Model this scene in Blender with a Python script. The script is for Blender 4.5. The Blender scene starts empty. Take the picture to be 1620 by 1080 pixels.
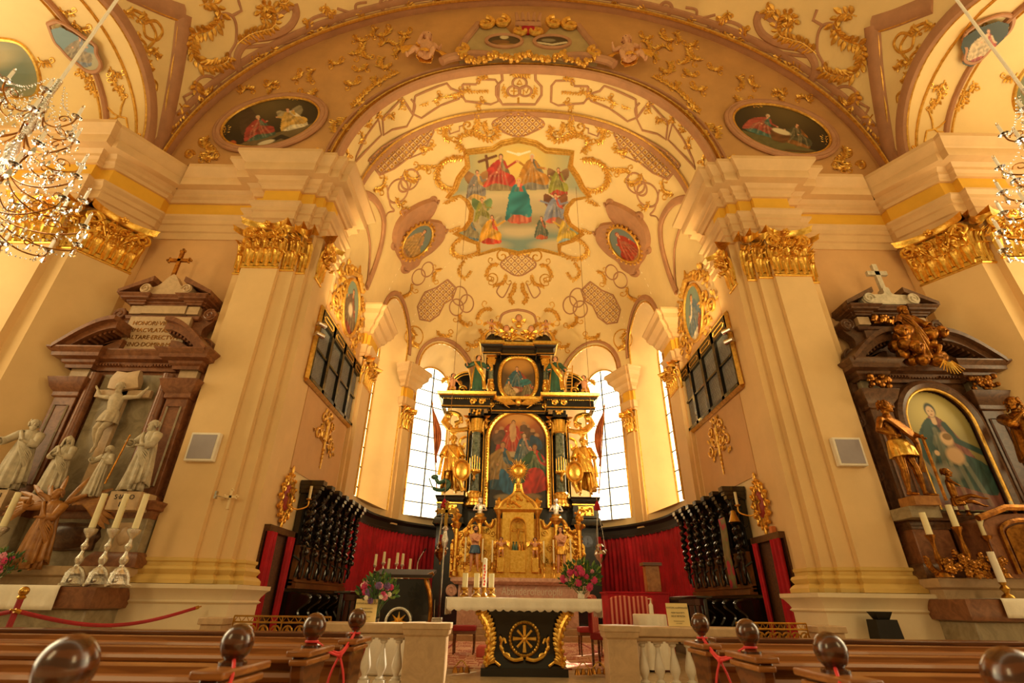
import bpy, math, random
import numpy as np
from mathutils import Vector, Matrix
SC = bpy.context.scene
random.seed(7)
PI = math.pi
# ---------------------------------------------------------------- camera
CAM = np.array([-.312, 0, 1.3]); FPX = 776.6
_p = math.radians(28); _r = math.radians(.788)
_yw = math.radians(-.144)
EX = np.array([math.cos(_yw), math.sin(_yw), 0]); EY = np.array([-math.sin(_yw), math.cos(_yw), 0]); EZ = np.array([0, 0, 1.])
CD = EY*math.cos(_p)+EZ*math.sin(_p); CU = -EY*math.sin(_p)+EZ*math.cos(_p)
RR = EX*math.cos(_r)+CU*math.sin(_r); UU = CU*math.cos(_r)-EX*math.sin(_r)
cam = bpy.data.cameras.new('camera'); co = bpy.data.objects.new('camera', cam); SC.collection.objects.link(co)
cam.sensor_width = 36; cam.lens = FPX/1620*36; cam.clip_start = .05; cam.clip_end = 300
co.matrix_world = Matrix(((RR[0], UU[0], -CD[0], CAM[0]), (RR[1], UU[1], -CD[1], CAM[1]), (RR[2], UU[2], -CD[2], CAM[2]), (0, 0, 0, 1)))
cam.dof.use_dof = True; cam.dof.focus_distance = 13; cam.dof.aperture_fstop = 2.4
SC.camera = co
# ---------------------------------------------------------------- light
w = bpy.data.worlds.new('world'); SC.world = w; w.use_nodes = True
bg = w.node_tree.nodes['Background']; bg.inputs[1].default_value = 1.0
_N = w.node_tree.nodes; _L = w.node_tree.links
_t = _N.new('ShaderNodeTexCoord'); _s = _N.new('ShaderNodeSeparateXYZ'); _m = _N.new('ShaderNodeMapRange'); _x = _N.new('ShaderNodeMixRGB')
_L.new(_t.outputs['Generated'], _s.inputs[0]); _L.new(_s.outputs['Y'], _m.inputs[0]); _m.inputs[1].default_value = -.15; _m.inputs[2].default_value = .25
_x.inputs[1].default_value = (.30, .195, .07, 1); _x.inputs[2].default_value = (4.2, 3.5, 2.15, 1)   # dim nave behind, open sky beyond the apse
_L.new(_m.outputs[0], _x.inputs[0]); _L.new(_x.outputs[0], bg.inputs[0])
def lamp(name, kind, loc, target, energy, color, **k):
    l = bpy.data.lights.new(name, kind); l.energy = energy; l.color = color
    for a, b in k.items(): setattr(l, a, b)
    o = bpy.data.objects.new(name, l); SC.collection.objects.link(o); o.location = loc
    o.rotation_euler = (Vector(target)-Vector(loc)).to_track_quat('-Z', 'Y').to_euler()
    return o
lamp('sun', 'SUN', (30, 40, 40), (0, 0, 4.0), 17, (1, .86, .62), angle=.012)
for s in (-1, 1):
    lamp('spotlight_beam', 'SPOT', (s*4.4, 9.9, 6.7), (-s*.8, 15.5, 14), 850, (1, .70, .30), spot_size=2.2, spot_blend=.9, shadow_soft_size=.2)
    lamp('spotlight_beam', 'SPOT', (s*4.4, 9.9, 6.5), (s*.6, 17.5, 6), 650, (1, .74, .36), spot_size=1.3, spot_blend=.8, shadow_soft_size=.15)
    lamp('chapel_daylight', 'AREA', (s*12.4, 5.8, 6.5), (0, 8, 7), 190, (1, .76, .40), shape='RECTANGLE', size=2.4, size_y=5)
    lamp('nave_daylight', 'AREA', (s*8.3, -5, 7), (-s*2, 9, 8), 230, (1, .74, .36), shape='RECTANGLE', size=2.4, size_y=5)
SC.view_settings.view_transform = 'Standard'; SC.view_settings.look = 'None'
SC.view_settings.exposure = 0.3; SC.view_settings.gamma = 1
# ---------------------------------------------------------------- surfaces measured in the place
def ray(px, py):
    a = (px-810)/FPX; b = (py-540)/FPX
    return CD + a*RR - b*UU
def upl(px, py, X=None, Y=None, Z=None):
    d = ray(px, py)
    for i, v in enumerate((X, Y, Z)):
        if v is not None: return CAM+(v-CAM[i])/d[i]*d
YS, RA = 15.6, 4.85            # apse centre, chancel half width
VZ, VB, VN = 9.6, 5.25, 2.5    # chancel vault springing, rise, power
AA, AZ, AB, AN = 4.8, 10.3, 4.6, 2.3   # chancel arch
NA, NZ, NB = 9.1, 10.45, 7.8   # nave vault
YE = 8.85                      # face over the chancel arch
def G(P, kind):                # > 0 outside the surface
    x, y, z = P[..., 0], P[..., 1], P[..., 2]
    if kind == 'vault':
        rho = np.where(y > YS, np.sqrt(x*x+(y-YS)**2), np.abs(x))
        return (rho/RA)**VN+(np.maximum(z-VZ, 0)/VB)**VN-1
    if kind == 'soffit': return (np.abs(x)/AA)**AN+(np.maximum(z-AZ, 0)/AB)**AN-1
    if kind == 'nave': return (x/NA)**2+(np.maximum(z-NZ, 0)/NB)**2-1
    if kind == 'east': return y-YE
    if kind == 'chapel': return np.where(np.abs(x) < 8.62, -1., (np.maximum(y-6.2, 0)/2.05)**2+(np.maximum(z-NZ, 0)/1.85)**2-1)
    if kind[0] in 'xX': return (np.abs(x)-float(kind[1:]))
    if kind[0] == 'y': return y-float(kind[1:])
def onto(px, py, kind, off=.0):
    d = ray(px, py); ts = np.linspace(3, 40, 3000)
    P = CAM+ts[:, None]*d; g = G(P, kind); i = int(np.argmax(g > 0))
    if not g[i] > 0: return None, None
    a, b = ts[max(i-1, 0)], ts[i]
    for _ in range(24):
        m = (a+b)/2
        if G(CAM+m*d, kind) > 0: b = m
        else: a = m
    p = CAM+a*d; e = 1e-3
    n = np.array([G(p+np.eye(3)[k]*e, kind)-G(p-np.eye(3)[k]*e, kind) for k in range(3)]); n = -n/(np.linalg.norm(n)+1e-9)
    return p+n*off, n
# ---------------------------------------------------------------- materials
def lin(c): return tuple((x/12.92 if x <= .04045 else ((x+.055)/1.055)**2.4) for x in c)
def hexc(h): return lin(tuple(int(h[i:i+2], 16)/255 for i in (0, 2, 4)))
MAT = {}
def mat(name, col, rough=.6, metal=0., var=.08, scale=3., bump=0., bscale=40., kind='noise', col2=None, emit=0, trans=0, coat=0):
    m = bpy.data.materials.new(name); m.use_nodes = True; nt = m.node_tree; N = nt.nodes; L = nt.links
    b = N['Principled BSDF']; c = hexc(col); b.inputs['Roughness'].default_value = rough; b.inputs['Metallic'].default_value = metal
    if coat: b.inputs['Coat Weight'].default_value = coat
    if trans: b.inputs['Transmission Weight'].default_value = trans
    tc = N.new('ShaderNodeTexCoord')
    c2 = hexc(col2) if col2 else tuple(x*(1-var*3) for x in c)
    if var or col2:
        if kind == 'wood':
            t = N.new('ShaderNodeTexWave'); t.inputs['Scale'].default_value = scale; t.inputs['Distortion'].default_value = 6; t.inputs['Detail'].default_value = 3; t.bands_direction = 'Z'; t.inputs['Detail Scale'].default_value = 1.5
            mp = N.new('ShaderNodeMapping'); mp.inputs['Scale'].default_value = (.25, 1, 1); L.new(tc.outputs['Object'], mp.inputs[0]); L.new(mp.outputs[0], t.inputs[0]); out = t.outputs['Fac']
        else:
            t = N.new('ShaderNodeTexNoise'); t.inputs['Scale'].default_value = scale; t.inputs['Detail'].default_value = 6; t.inputs['Roughness'].default_value = .65
            if kind == 'marble': t.inputs['Distortion'].default_value = 1.6
            L.new(tc.outputs['Object'], t.inputs[0]); out = t.outputs['Fac']
        r = N.new('ShaderNodeValToRGB'); r.color_ramp.elements[0].position = .35; r.color_ramp.elements[1].position = .65
        r.color_ramp.elements[0].color = (*c, 1); r.color_ramp.elements[1].color = (*c2, 1)
        L.new(out, r.inputs[0]); L.new(r.outputs[0], b.inputs['Base Color'])
    else: b.inputs['Base Color'].default_value = (*c, 1)
    if bump:
        t2 = N.new('ShaderNodeTexNoise'); t2.inputs['Scale'].default_value = bscale; t2.inputs['Detail'].default_value = 3; L.new(tc.outputs['Object'], t2.inputs[0])
        bp = N.new('ShaderNodeBump'); bp.inputs['Strength'].default_value = bump; bp.inputs['Distance'].default_value = .02; L.new(t2.outputs['Fac'], bp.inputs['Height']); L.new(bp.outputs[0], b.inputs['Normal'])
    if emit: b.inputs['Emission Color'].default_value = (*c, 1); b.inputs['Emission Strength'].default_value = emit
    MAT[name] = m; return m
mat('plaster', 'EFD3A0', .8, var=.03, scale=.8, bump=.08, bscale=60)
mat('plaster_pier', 'E8C48C', .8, var=.04, scale=.6, bump=.06, bscale=60)
mat('plaster_wall', 'D8AA74', .85, var=.05, scale=.7, bump=.06)
mat('plaster_vault', 'F0D69C', .8, var=.03, scale=.6)
mat('plaster_tan', 'CC9C62', .8, var=.06, scale=.8)
mat('stucco_pink', 'BB8A66', .7, var=.06, scale=3)
mat('yellow', 'E8B338', .65, var=.04, scale=1.2)
mat('plinth_stone', 'EBD7B2', .6, var=.03, scale=2)
mat('base_yellow', 'DDB968', .65, var=.03, scale=1.2)
mat('stone', 'DBB684', .6, var=.04, scale=2)
mat('marble_beige', 'C9A982', .35, var=.07, scale=5, kind='marble')
mat('marble_white', 'E6DCCB', .3, var=.05, scale=5, kind='marble')
mat('marble_red', '8F5C3A', .3, kind='marble', col2='6B3E26', scale=6)
mat('marble_dark', '6E4A30', .28, kind='marble', col2='452A1A', scale=7)
mat('marble_grey', 'A69678', .4, kind='marble', col2='83755C', scale=4)
mat('marble_green', '2E3A35', .15, kind='marble', col2='77806F', scale=5)
mat('marble_pink', 'EBC4B0', .35, kind='marble', col2='C79784', scale=5)
mat('statue_white', 'CDBfA4', .55, var=.12, scale=8)
mat('gold', 'F8CC68', .28, .88, col2='DDA43C', scale=14, bump=.25, bscale=30)
mat('gold_stucco', 'F0C262', .35, .75, col2='CB9840', scale=12, bump=.2, bscale=30)
mat('gold_dark', 'B5772A', .3, .9, col2='6F4116', scale=10, bump=.2, bscale=30)
mat('brass', 'C99A46', .3, 1., var=.1, scale=20)
mat('silver', 'D8D2C8', .2, 1., var=.1, scale=20)
mat('silver_light', 'F0EBE0', .25, .85, var=.1, scale=20, bump=.5, bscale=50)
mat('iron', '2A2622', .5, .6, var=.1)
mat('black_wood', '17120F', .25, 0, var=.15, scale=10, coat=.3)
mat('stall_wood', '21160F', .22, 0, col2='120B08', scale=8, coat=.5)
mat('cornice_wood', '2C1D12', .65, 0, var=.1)
mat('shield_stucco', 'B8A274', .75, var=.06, scale=2)
mat('stall_panel', '8A5A30', .3, 0, col2='5E3A1C', scale=3)
mat('pew_wood', 'A0642A', .38, 0, kind='wood', col2='8A5220', scale=4, coat=.15)
mat('pew_dark', '70401C', .3, 0, kind='wood', col2='582E12', scale=5, coat=.3)
mat('finial_wood', '5C2E0E', .22, 0, kind='wood', col2='42200A', scale=9, coat=.4)
mat('carved_wood', 'B27A3A', .35, 0, col2='8A5624', scale=8)
mat('red_velvet', 'C4122A', .8, 0, col2='960A1C', scale=2)
mat('red_rope', 'B3202A', .6, bump=.5, bscale=160)
mat('red_cord', 'E33A3A', .6, var=.05)
mat('red_fabric', 'A4272A', .7, var=.08)
mat('red_light', 'D8685C', .7, var=.05)
mat('carpet', 'B86B57', .95, col2='D9B48F', scale=9)
mat('linen', 'EFE6D4', .75, var=.03, scale=6, bump=.1)
mat('candle', 'EFE3B6', .45, var=.03)
mat('candle_orange', 'E8894A', .5, var=.05)
mat('skin_paint', 'D79A72', .5, var=.06, scale=12)
mat('skin_stucco', 'D8A57E', .6, var=.06, scale=12)
mat('skin_stone', 'C6B394', .6, var=.1, scale=12)
mat('green_paint', '2E5A48', .35, var=.15)
mat('blue_paint', '2E5678', .4, var=.15)
mat('hair_brown', '4A2C18', .6, var=.1)
mat('leaf', '3E6B25', .5, col2='23451A', scale=20)
mat('leaf_light', '86A03A', .5, col2='5E7A2A', scale=20)
mat('flower_pink', 'D6336E', .5, col2='B01E55', scale=30)
mat('flower_rose', 'E58AA0', .5, var=.08, scale=30)
mat('flower_white', 'F1E6D2', .5, var=.05, scale=30)
mat('flower_purple', '7A5490', .5, var=.15, scale=60)
mat('flag', 'CC7C4C', .7, col2='97502E', scale=4)
mat('paper', 'E9CF8E', .7, var=.03)
mat('grey_panel', 'A29AA0', .6, var=.03)
mat('door_brown', '6A4020', .6, col2='3E2412', scale=30)
mat('glass_frost', '8E918A', .35, 0, col2='6A6E6A', scale=9)
mat('ink', '2A1A10', .7, var=0)
mat('marble_floor', 'C9B592', .25, kind='marble', col2='B39C78', scale=3)
mat('oval_red', 'A03022', .5, var=.1)
def simple_glass(name, col, rough=0, ior=1.5):
    m = bpy.data.materials.new(name); m.use_nodes = True; b = m.node_tree.nodes['Principled BSDF']
    b.inputs['Base Color'].default_value = (*hexc(col), 1); b.inputs['Transmission Weight'].default_value = 1; b.inputs['Roughness'].default_value = rough; b.inputs['IOR'].default_value = ior; MAT[name] = m
simple_glass('crystal', 'FFFFFF', .0, 1.6)
simple_glass('glass_vase', 'DCE8D8', .02, 1.45)
def pane_mat():
    m = bpy.data.materials.new('window_pane'); m.use_nodes = True; N = m.node_tree.nodes; L = m.node_tree.links
    N.remove(N['Principled BSDF']); o = N['Material Output']
    t = N.new('ShaderNodeBsdfTransparent'); t.inputs[0].default_value = (1, .98, .94, 1)
    d = N.new('ShaderNodeBsdfTranslucent'); d.inputs[0].default_value = (1, .97, .9, 1)
    mx = N.new('ShaderNodeMixShader'); mx.inputs[0].default_value = .35
    L.new(t.outputs[0], mx.inputs[1]); L.new(d.outputs[0], mx.inputs[2]); L.new(mx.outputs[0], o.inputs[0]); MAT['window_pane'] = m
pane_mat()
def paint_mat():
    m = bpy.data.materials.new('painted_picture'); m.use_nodes = True; N = m.node_tree.nodes; L = m.node_tree.links
    a = N.new('ShaderNodeVertexColor'); a.layer_name = 'Col'; b = N['Principled BSDF']; b.inputs['Roughness'].default_value = .5
    L.new(a.outputs[0], b.inputs['Base Color']); MAT['painted_picture'] = m
paint_mat()
# ---------------------------------------------------------------- mesh builder
def rotz(a): return Matrix.Rotation(a, 4, 'Z')
def frame(o, xd, yd, zd):
    xd, yd, zd, o = Vector(xd), Vector(yd), Vector(zd), Vector(o)
    return Matrix(((xd[0], yd[0], zd[0], o[0]), (xd[1], yd[1], zd[1], o[1]), (xd[2], yd[2], zd[2], o[2]), (0, 0, 0, 1)))
class MB:
    def __init__(s, xf=None): s.v = []; s.f = []; s.xf = xf
    def add(s, vs, fs, flip=False):
        n = len(s.v)
        if s.xf is not None:
            X = np.array(s.xf)
            A = np.array([tuple(v) for v in vs], float)
            A = A@X[:3, :3].T+X[:3, 3]; s.v += [tuple(a) for a in A]
        else: s.v += [tuple(float(c) for c in v) for v in vs]
        for f in fs:
            f = tuple(i+n for i in f); s.f.append(f[::-1] if flip else f)
    def box(s, c, d, rot=None, taper=1.):
        x, y, z = d[0]/2, d[1]/2, d[2]/2; t = taper
        vs = [Vector((a*x*(t if k > 0 else 1), b*y*(t if k > 0 else 1), k*z)) for k in (-1, 1) for b in (-1, 1) for a in (-1, 1)]
        if rot is not None: vs = [(rot@v) for v in vs]
        vs = [v+Vector(c) for v in vs]
        s.add(vs, [(0, 2, 3, 1), (4, 5, 7, 6), (0, 1, 5, 4), (2, 6, 7, 3), (0, 4, 6, 2), (1, 3, 7, 5)])
    def rings(s, rg, closed=True, cap=True):
        n = len(rg[0]); vs = [p for r in rg for p in r]; fs = []
        for i in range(len(rg)-1):
            for j in range(n if closed else n-1):
                k = (j+1) % n; fs.append((i*n+j, i*n+k, (i+1)*n+k, (i+1)*n+j))
        if cap and closed: fs.append(tuple(range(n))[::-1]); fs.append(tuple((len(rg)-1)*n+j for j in range(n)))
        s.add(vs, fs)
    def lathe(s, prof, c=(0, 0, 0), n=16, a0=0, a1=2*PI):
        full = abs(a1-a0-2*PI) < 1e-6
        rg = []
        for r, z in prof:
            rg.append([(c[0]+r*math.cos(a0+(a1-a0)*j/(n if full else n-1)), c[1]+r*math.sin(a0+(a1-a0)*j/(n if full else n-1)), c[2]+z) for j in range(n)])
        s.rings(rg, closed=full, cap=full)
    def tube(s, pts, r, n=8, flat=1., nrm=None, cap=True):
        P = [Vector(p) for p in pts]; m = len(P)
        if m < 2: return
        if not hasattr(r, '__len__'): r = [r]*m
        rg = []; up = None
        for i in range(m):
            t = (P[min(i+1, m-1)]-P[max(i-1, 0)])
            if t.length < 1e-9: t = Vector((0, 0, 1))
            t.normalize()
            if nrm is not None: u = Vector(nrm[i] if hasattr(nrm[0], '__len__') else nrm)
            else:
                if up is None: up = Vector((0, 0, 1)) if abs(t.z) < .9 else Vector((1, 0, 0))
                u = up
            u = u-t*u.dot(t)
            if u.length < 1e-6: u = t.orthogonal()
            u.normalize(); up = u; w_ = t.cross(u)
            rg.append([P[i]+(w_*math.cos(2*PI*j/n)+u*math.sin(2*PI*j/n)*flat)*r[i] for j in range(n)])
        s.rings(rg, cap=cap)
    def sphere(s, c, r, n=10, m=7, rot=None):
        if not hasattr(r, '__len__'): r = (r, r, r)
        rg = []
        for i in range(m+1):
            a = -PI/2+PI*i/m; q = max(math.cos(a), .02)
            ring = [Vector((r[0]*q*math.cos(2*PI*j/n), r[1]*q*math.sin(2*PI*j/n), r[2]*math.sin(a))) for j in range(n)]
            if rot is not None: ring = [rot@v for v in ring]
            rg.append([v+Vector(c) for v in ring])
        s.rings(rg)
    def prism(s, poly, y0, y1):       # polygon in (x,z), extruded along y
        n = len(poly); vs = [(x, y0, z) for x, z in poly]+[(x, y1, z) for x, z in poly]
        fs = [tuple(range(n)), tuple(range(n, 2*n))[::-1]]+[(i, i+n, (i+1) % n+n, (i+1) % n) for i in range(n)]
        s.add(vs, fs)
    def sweep(s, path, prof, closed=False):   # plan path [(x,y)], profile [(offset,z)], offset to the left of travel
        n = len(path); rg = []
        nor = []
        for i in range(n):
            def seg(a, b):
                dx, dy = path[b][0]-path[a][0], path[b][1]-path[a][1]; l = math.hypot(dx, dy) or 1e-9; return (-dy/l, dx/l)
            if i == 0: m = seg(0, 1)
            elif i == n-1: m = seg(n-2, n-1)
            else:
                a, b = seg(i-1, i), seg(i, i+1); mx, my = a[0]+b[0], a[1]+b[1]; l = mx*mx+my*my
                k = 2/l if l > .3 else 2/.3
                m = (mx*k, my*k)
            nor.append(m)
        for i in range(n): rg.append([(path[i][0]+nor[i][0]*o, path[i][1]+nor[i][1]*o, z) for o, z in prof])
        vs = [p for r in rg for p in r]; m_ = len(prof); fs = []
        for i in range(n-1):
            for j in range(m_-1): fs.append((i*m_+j, (i+1)*m_+j, (i+1)*m_+j+1, i*m_+j+1))
        s.add(vs, fs)
    def leaf(s, p, d, n, L=.1, W=.06, bulge=.03, curl=.02):
        p, d, n = Vector(p), Vector(d).normalized(), Vector(n).normalized(); t = d.cross(n)
        vs = [p+n*.0, p+d*L*.35+t*W*.5+n*.004, p+d*L*.35+n*bulge, p+d*L*.35-t*W*.5+n*.004, p+d*L*.75+t*W*.4+n*(bulge*.6), p+d*L*.75+n*(bulge+.2*curl), p+d*L*.75-t*W*.4+n*(bulge*.6), p+d*L+n*curl]
        s.add(vs, [(0, 2, 1), (0, 3, 2), (1, 2, 5, 4), (2, 3, 6, 5), (4, 5, 7), (5, 6, 7), (0, 1, 4, 7, 6, 3)])
    def build(s, name, m, parent=None, smooth=35, mods=None, label=None):
        me = bpy.data.meshes.new(name)
        me.from_pydata(s.v, [], s.f); me.update()
        if smooth:
            me.polygons.foreach_set('use_smooth', [True]*len(me.polygons)); me.set_sharp_from_angle(angle=math.radians(smooth))
        me.materials.append(MAT[m] if isinstance(m, str) else m)
        o = bpy.data.objects.new(name, me); SC.collection.objects.link(o)
        if parent is not None: o.parent = parent
        if label: o['label'] = label
        return o
def mirror(mb):
    r = MB(); r.v = [(-x, y, z) for x, y, z in mb.v]; r.f = [f[::-1] for f in mb.f]; return r
def bevel(o, wd=.01, seg=2):
    b = o.modifiers.new('bevel', 'BEVEL'); b.width = wd; b.segments = seg; b.limit_method = 'ANGLE'; b.angle_limit = math.radians(40); return o
def thing(name, label, cat, loc=(0, 0, 0), rz=0, group=None):
    o = bpy.data.objects.new(name, None); SC.collection.objects.link(o); o.location = loc; o.rotation_euler = (0, 0, rz)
    o.empty_display_size = .1; o['label'] = label; o['category'] = cat
    if group: o['group'] = group
    return o
def tag(o, label, cat, group=None):
    o['label'] = label; o['category'] = cat
    if group: o['group'] = group
    return o
def struct(name, mb, m, parent=None, smooth=30):
    o = mb.build(name, m, parent, smooth)
    if parent is None: o['kind'] = 'structure'
    return o
def kids(o): return [c for c in bpy.data.objects if c.parent == o]
def dup(root, loc=None, rz=None, label=None, scale=None):
    def cp(o, par):
        c = o.copy(); SC.collection.objects.link(c)
        if par is not None: c.parent = par
        for ch in kids(o): cp(ch, c)
        return c
    r = cp(root, None)
    if loc is not None: r.location = loc
    if rz is not None: r.rotation_euler = (0, 0, rz)
    if label: r['label'] = label
    if scale: r.scale = scale
    return r
def spl(pts, k=6):                 # smooth curve through points
    P = [np.array(p, float) for p in pts]; out = []
    if len(P) < 3: return [P[0]+(P[-1]-P[0])*i/k for i in range(k+1)]
    for i in range(len(P)-1):
        a, b, c, d = P[max(i-1, 0)], P[i], P[i+1], P[min(i+2, len(P)-1)]
        for j in range(k):
            t = j/k; out.append(.5*((2*b)+(-a+c)*t+(2*a-5*b+4*c-d)*t*t+(-a+3*b-3*c+d)*t**3))
    out.append(P[-1]); return out
def sect(a, zc, b, n, phi):
    c, s_ = math.cos(phi), math.sin(phi)
    return a*math.copysign(abs(c)**(2/n), c), zc+b*abs(s_)**(2/n)
# ================================================================ the church shell
mb = MB(); mb.box((0, 0.35, -.06), (26, 19, .12)); f0 = struct('floor', mb, 'marble_floor')
FZ = .38
mb = MB(); pts = [(-4.85, 9.3)]
mb.box((0, 8.3, FZ/2), (11.6, 2.8, FZ-.001)); mb.box((0, 14.9, FZ/2), (9.7, 10.4, FZ-.003))
struct('floor_chancel', mb, 'marble_floor')
mb = MB(); mb.box((0, 7.2, .19/2+.0), (2.4, 1.2, .19)); mb.box((0, 6.7, .05), (2.6, 1.2, .1)); struct('trim_1', mb, 'marble_beige')
# plan of the east side, right half (mirrored for the left)
PL = [(13, 8.0), (10.5, 8.0), (10.5, 7.8), (9.5, 7.8), (9.5, 7.95), (9.2, 7.95), (8.62, 8.8), (8.62, 9.0), (6.35, 9.0), (6.35, 8.75), (6.05, 8.75), (6.05, 8.5), (5.28, 8.5), (5.28, 8.6), (4.98, 8.6),
      (4.98, 8.7), (4.78, 8.7), (4.78, 8.84), (4.62, 8.84), (4.62, 9.2), (4.85, 9.2), (4.85, 10.3)]
PLE = [(4.62, 9.72) if p == (4.62, 9.2) else ((4.85, 9.72) if p == (4.85, 9.2) else p) for p in PL]
PL = PL[::-1]; PLE = PLE[::-1]                      # travel outwards so the left normal points at the nave... (checked by offset sign)
def both(fn, name, m, smooth=30, knd=True):
    out = []
    for s in (1, -1):
        b = MB(); fn(b)
        if s < 0: b = mirror(b)
        out.append((struct if knd else MB.build)(*( (name % ('right' if s > 0 else 'left'), b, m) if knd else (b, name, m))))
    return out
def ext(path, z0, z1): return lambda b: b.sweep(path, [(0, z0), (0, z1)])
both(ext(PL, 0, 10.45), 'wall_%s', 'plaster_pier')
# the back of the shell keeps daylight from leaking around the piers
def backw(b):
    b.box((9.0, 9.6, 9.5), (8.2, .3, 19)); 
both(backw, 'wall_back_%s', 'plaster')
def prof_face(pr): return [(-0-o if False else o, z) for o, z in pr]
SG = 1   # side of the plan path the mouldings stand on
ENT = [(0, 8.6), (.05, 8.6), (.05, 8.78), (.09, 8.8), (.09, 8.98), (.13, 9.0), (.13, 9.1), (.2, 9.17), (.2, 9.22), (0.02, 9.22), (.02, 9.68)]
COR = [(.02, 9.68), (.08, 9.68), (.1, 9.76), (.16, 9.8), (.16, 9.88), (.24, 9.95), (.4, 9.97), (.42, 10.02), (.42, 10.17), (.46, 10.2), (.5, 10.28), (.58, 10.36), (.58, 10.45), (0, 10.47)]
def mir(pr, s=-1): return [(s*o, z) for o, z in pr]
NS = [None]
_d = MB(); _d.sweep(PL, [(0.1, 0), (0.1, 1)])
# orientation test: the pilaster face must move towards the nave (smaller y)
_i = PL.index((6.05, 8.5)); NS = 1 if _d.v[_i*2][1] < 8.5 else -1
def swp(path, pr): return lambda b: b.sweep(path, [(NS*o, z) for o, z in pr])
n_trim = [2]
def trim(path, pr, m):
    for s in (1, -1):
        b = MB(); swp(path, pr)(b)
        if s < 0: b = mirror(b)
        struct('trim_%d' % n_trim[0], b, m); n_trim[0] += 1
trim(PLE, ENT[:-1], 'stone'); trim(PLE, [(.021, 9.2), (.021, 9.7)], 'yellow'); trim(PLE, COR, 'stone')
for s_ in (1, -1):
    b_ = MB(); b_.box((s_*4.72, 9.45, 9.55), (.25, .53, 1.88)); struct('wall_block', b_, 'stone')
i0 = PL.index((4.85, 9.2)); i1 = PL.index((6.35, 9.0)); j0 = PL.index((8.62, 9.0))
PIER = PL[i0:i1+1]; CPIER = PL[j0:]
BASEY = [(0, 1.87), (.04, 1.86), (.04, 1.82), (.02, 1.8), (.02, 1.76), (.07, 1.74), (.09, 1.7), (.07, 1.66), (.05, 1.63), (.09, 1.6), (.12, 1.56), (.12, 1.5)]
PLIN = [(.12, 1.49), (.24, 1.49), (.24, 1.43), (.2, 1.4), (.15, 1.33), (.13, 1.28), (.16, 1.25), (.12, 1.22), (.12, .25), (.16, .22), (.16, 0)]
PIER_S = [p for p in PIER if p not in ((6.35, 8.75), (6.05, 8.75))]
PIER_S = [(4.85, 9.2), (4.62, 9.2), (4.62, 8.84), (4.78, 8.84), (4.78, 8.7), (4.98, 8.7), (4.98, 8.6), (5.28, 8.6), (5.28, 8.5), (6.05, 8.5), (6.12, 9.0)]
PLP = [(4.85, 9.2), (4.6, 9.2), (4.6, 8.5), (6.05, 8.5), (6.12, 9.0)]
for pth in (PIER_S, CPIER):
    trim(pth, BASEY, 'base_yellow'); trim(PLP if pth is PIER_S else pth, PLIN, 'plinth_stone')
# ---------------------------------------------------------------- chancel and apse shell
S90 = RA*PI/2; SMAX = S90+YS-10.3
def plan(s):                       # arc length from the middle of the apse -> (ux, uy, base) with x = rho*ux
    if abs(s) <= S90:
        a = s/RA; return math.sin(a), math.cos(a), YS
    return math.copysign(1, s), 0., YS-(abs(s)-S90)
def shell(s, rho, z, out=0):
    ux, uy, y = plan(s); r = rho+out; return (r*ux, y+r*uy, z)
def rho_z(z):
    return RA*(max(0, 1-(max(z-VZ, 0)/VB)**VN))**(1/VN)
def z_list(z0, n=26):              # points up the section from z0 to the crown
    t0 = math.asin(min(1, max(0, (z0-VZ)/VB))**(VN/2)) if z0 > VZ else 0
    L = []
    if z0 < VZ: L += [(RA, z0+(VZ-z0)*i/4) for i in range(4)]
    for i in range(n+1):
        t = t0+(PI/2-t0)*i/n; c = max(math.cos(t), 0); L.append((RA*c**(2/VN), VZ+VB*math.sin(t)**(2/VN)))
    return L
WINS = []                          # (s centre, half width, sill, spring of the arch, arch rise)
for sg in (1, -1):
    WINS.append((sg*RA*math.radians(41), 1.34, 4.02, 9.75, 1.5)); WINS.append((sg*RA*math.radians(83), 1.34, 4.02, 10.0, 1.5))
def in_win(s):
    for w_ in WINS:
        if abs(s-w_[0]) < w_[1]-1e-4: return w_
ss = []
edges = sorted([-SMAX, SMAX]+[w_[0]-w_[1] for w_ in WINS]+[w_[0]+w_[1] for w_ in WINS])
def arch_z(w_, s): return w_[3]+w_[4]*math.sqrt(max(0, 1-((s-w_[0])/w_[1])**2))
lo, up = MB(), MB()
for a, b in zip(edges[:-1], edges[1:]):
    w_ = in_win((a+b)/2); n = 20 if w_ else max(4, int((b-a)/.35))
    if w_: sl = [w_[0]-w_[1]*math.cos(PI*i/n) for i in range(n+1)]
    else: sl = [a+(b-a)*i/n for i in range(n+1)]
    if w_:
        lo.rings([[shell(s, RA, FZ), shell(s, RA, w_[2])] for s in sl], closed=False, cap=False)
        cols = []
        for s in sl: cols.append([shell(s, r, z) for r, z in z_list(arch_z(w_, s)) ][-27:])
        zz = []
        for s in sl:
            z0 = arch_z(w_, s); L = z_list(z0)
            L = L[-27:]; zz.append([shell(s, r, z) for r, z in L])
            if z0 < VZ: zz[-1][0] = shell(s, RA, z0)
        up.rings(zz, closed=False, cap=False)
    else: 
        lo.rings([[shell(s, RA, FZ), shell(s, RA, VZ)] for s in sl], closed=False, cap=False)
        up.rings([[shell(s, r, z) for r, z in z_list(VZ)] for s in sl], closed=False, cap=False)
struct('wall_chancel', lo, 'plaster'); struct('ceiling_chancel', up, 'plaster_vault', smooth=60)
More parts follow.
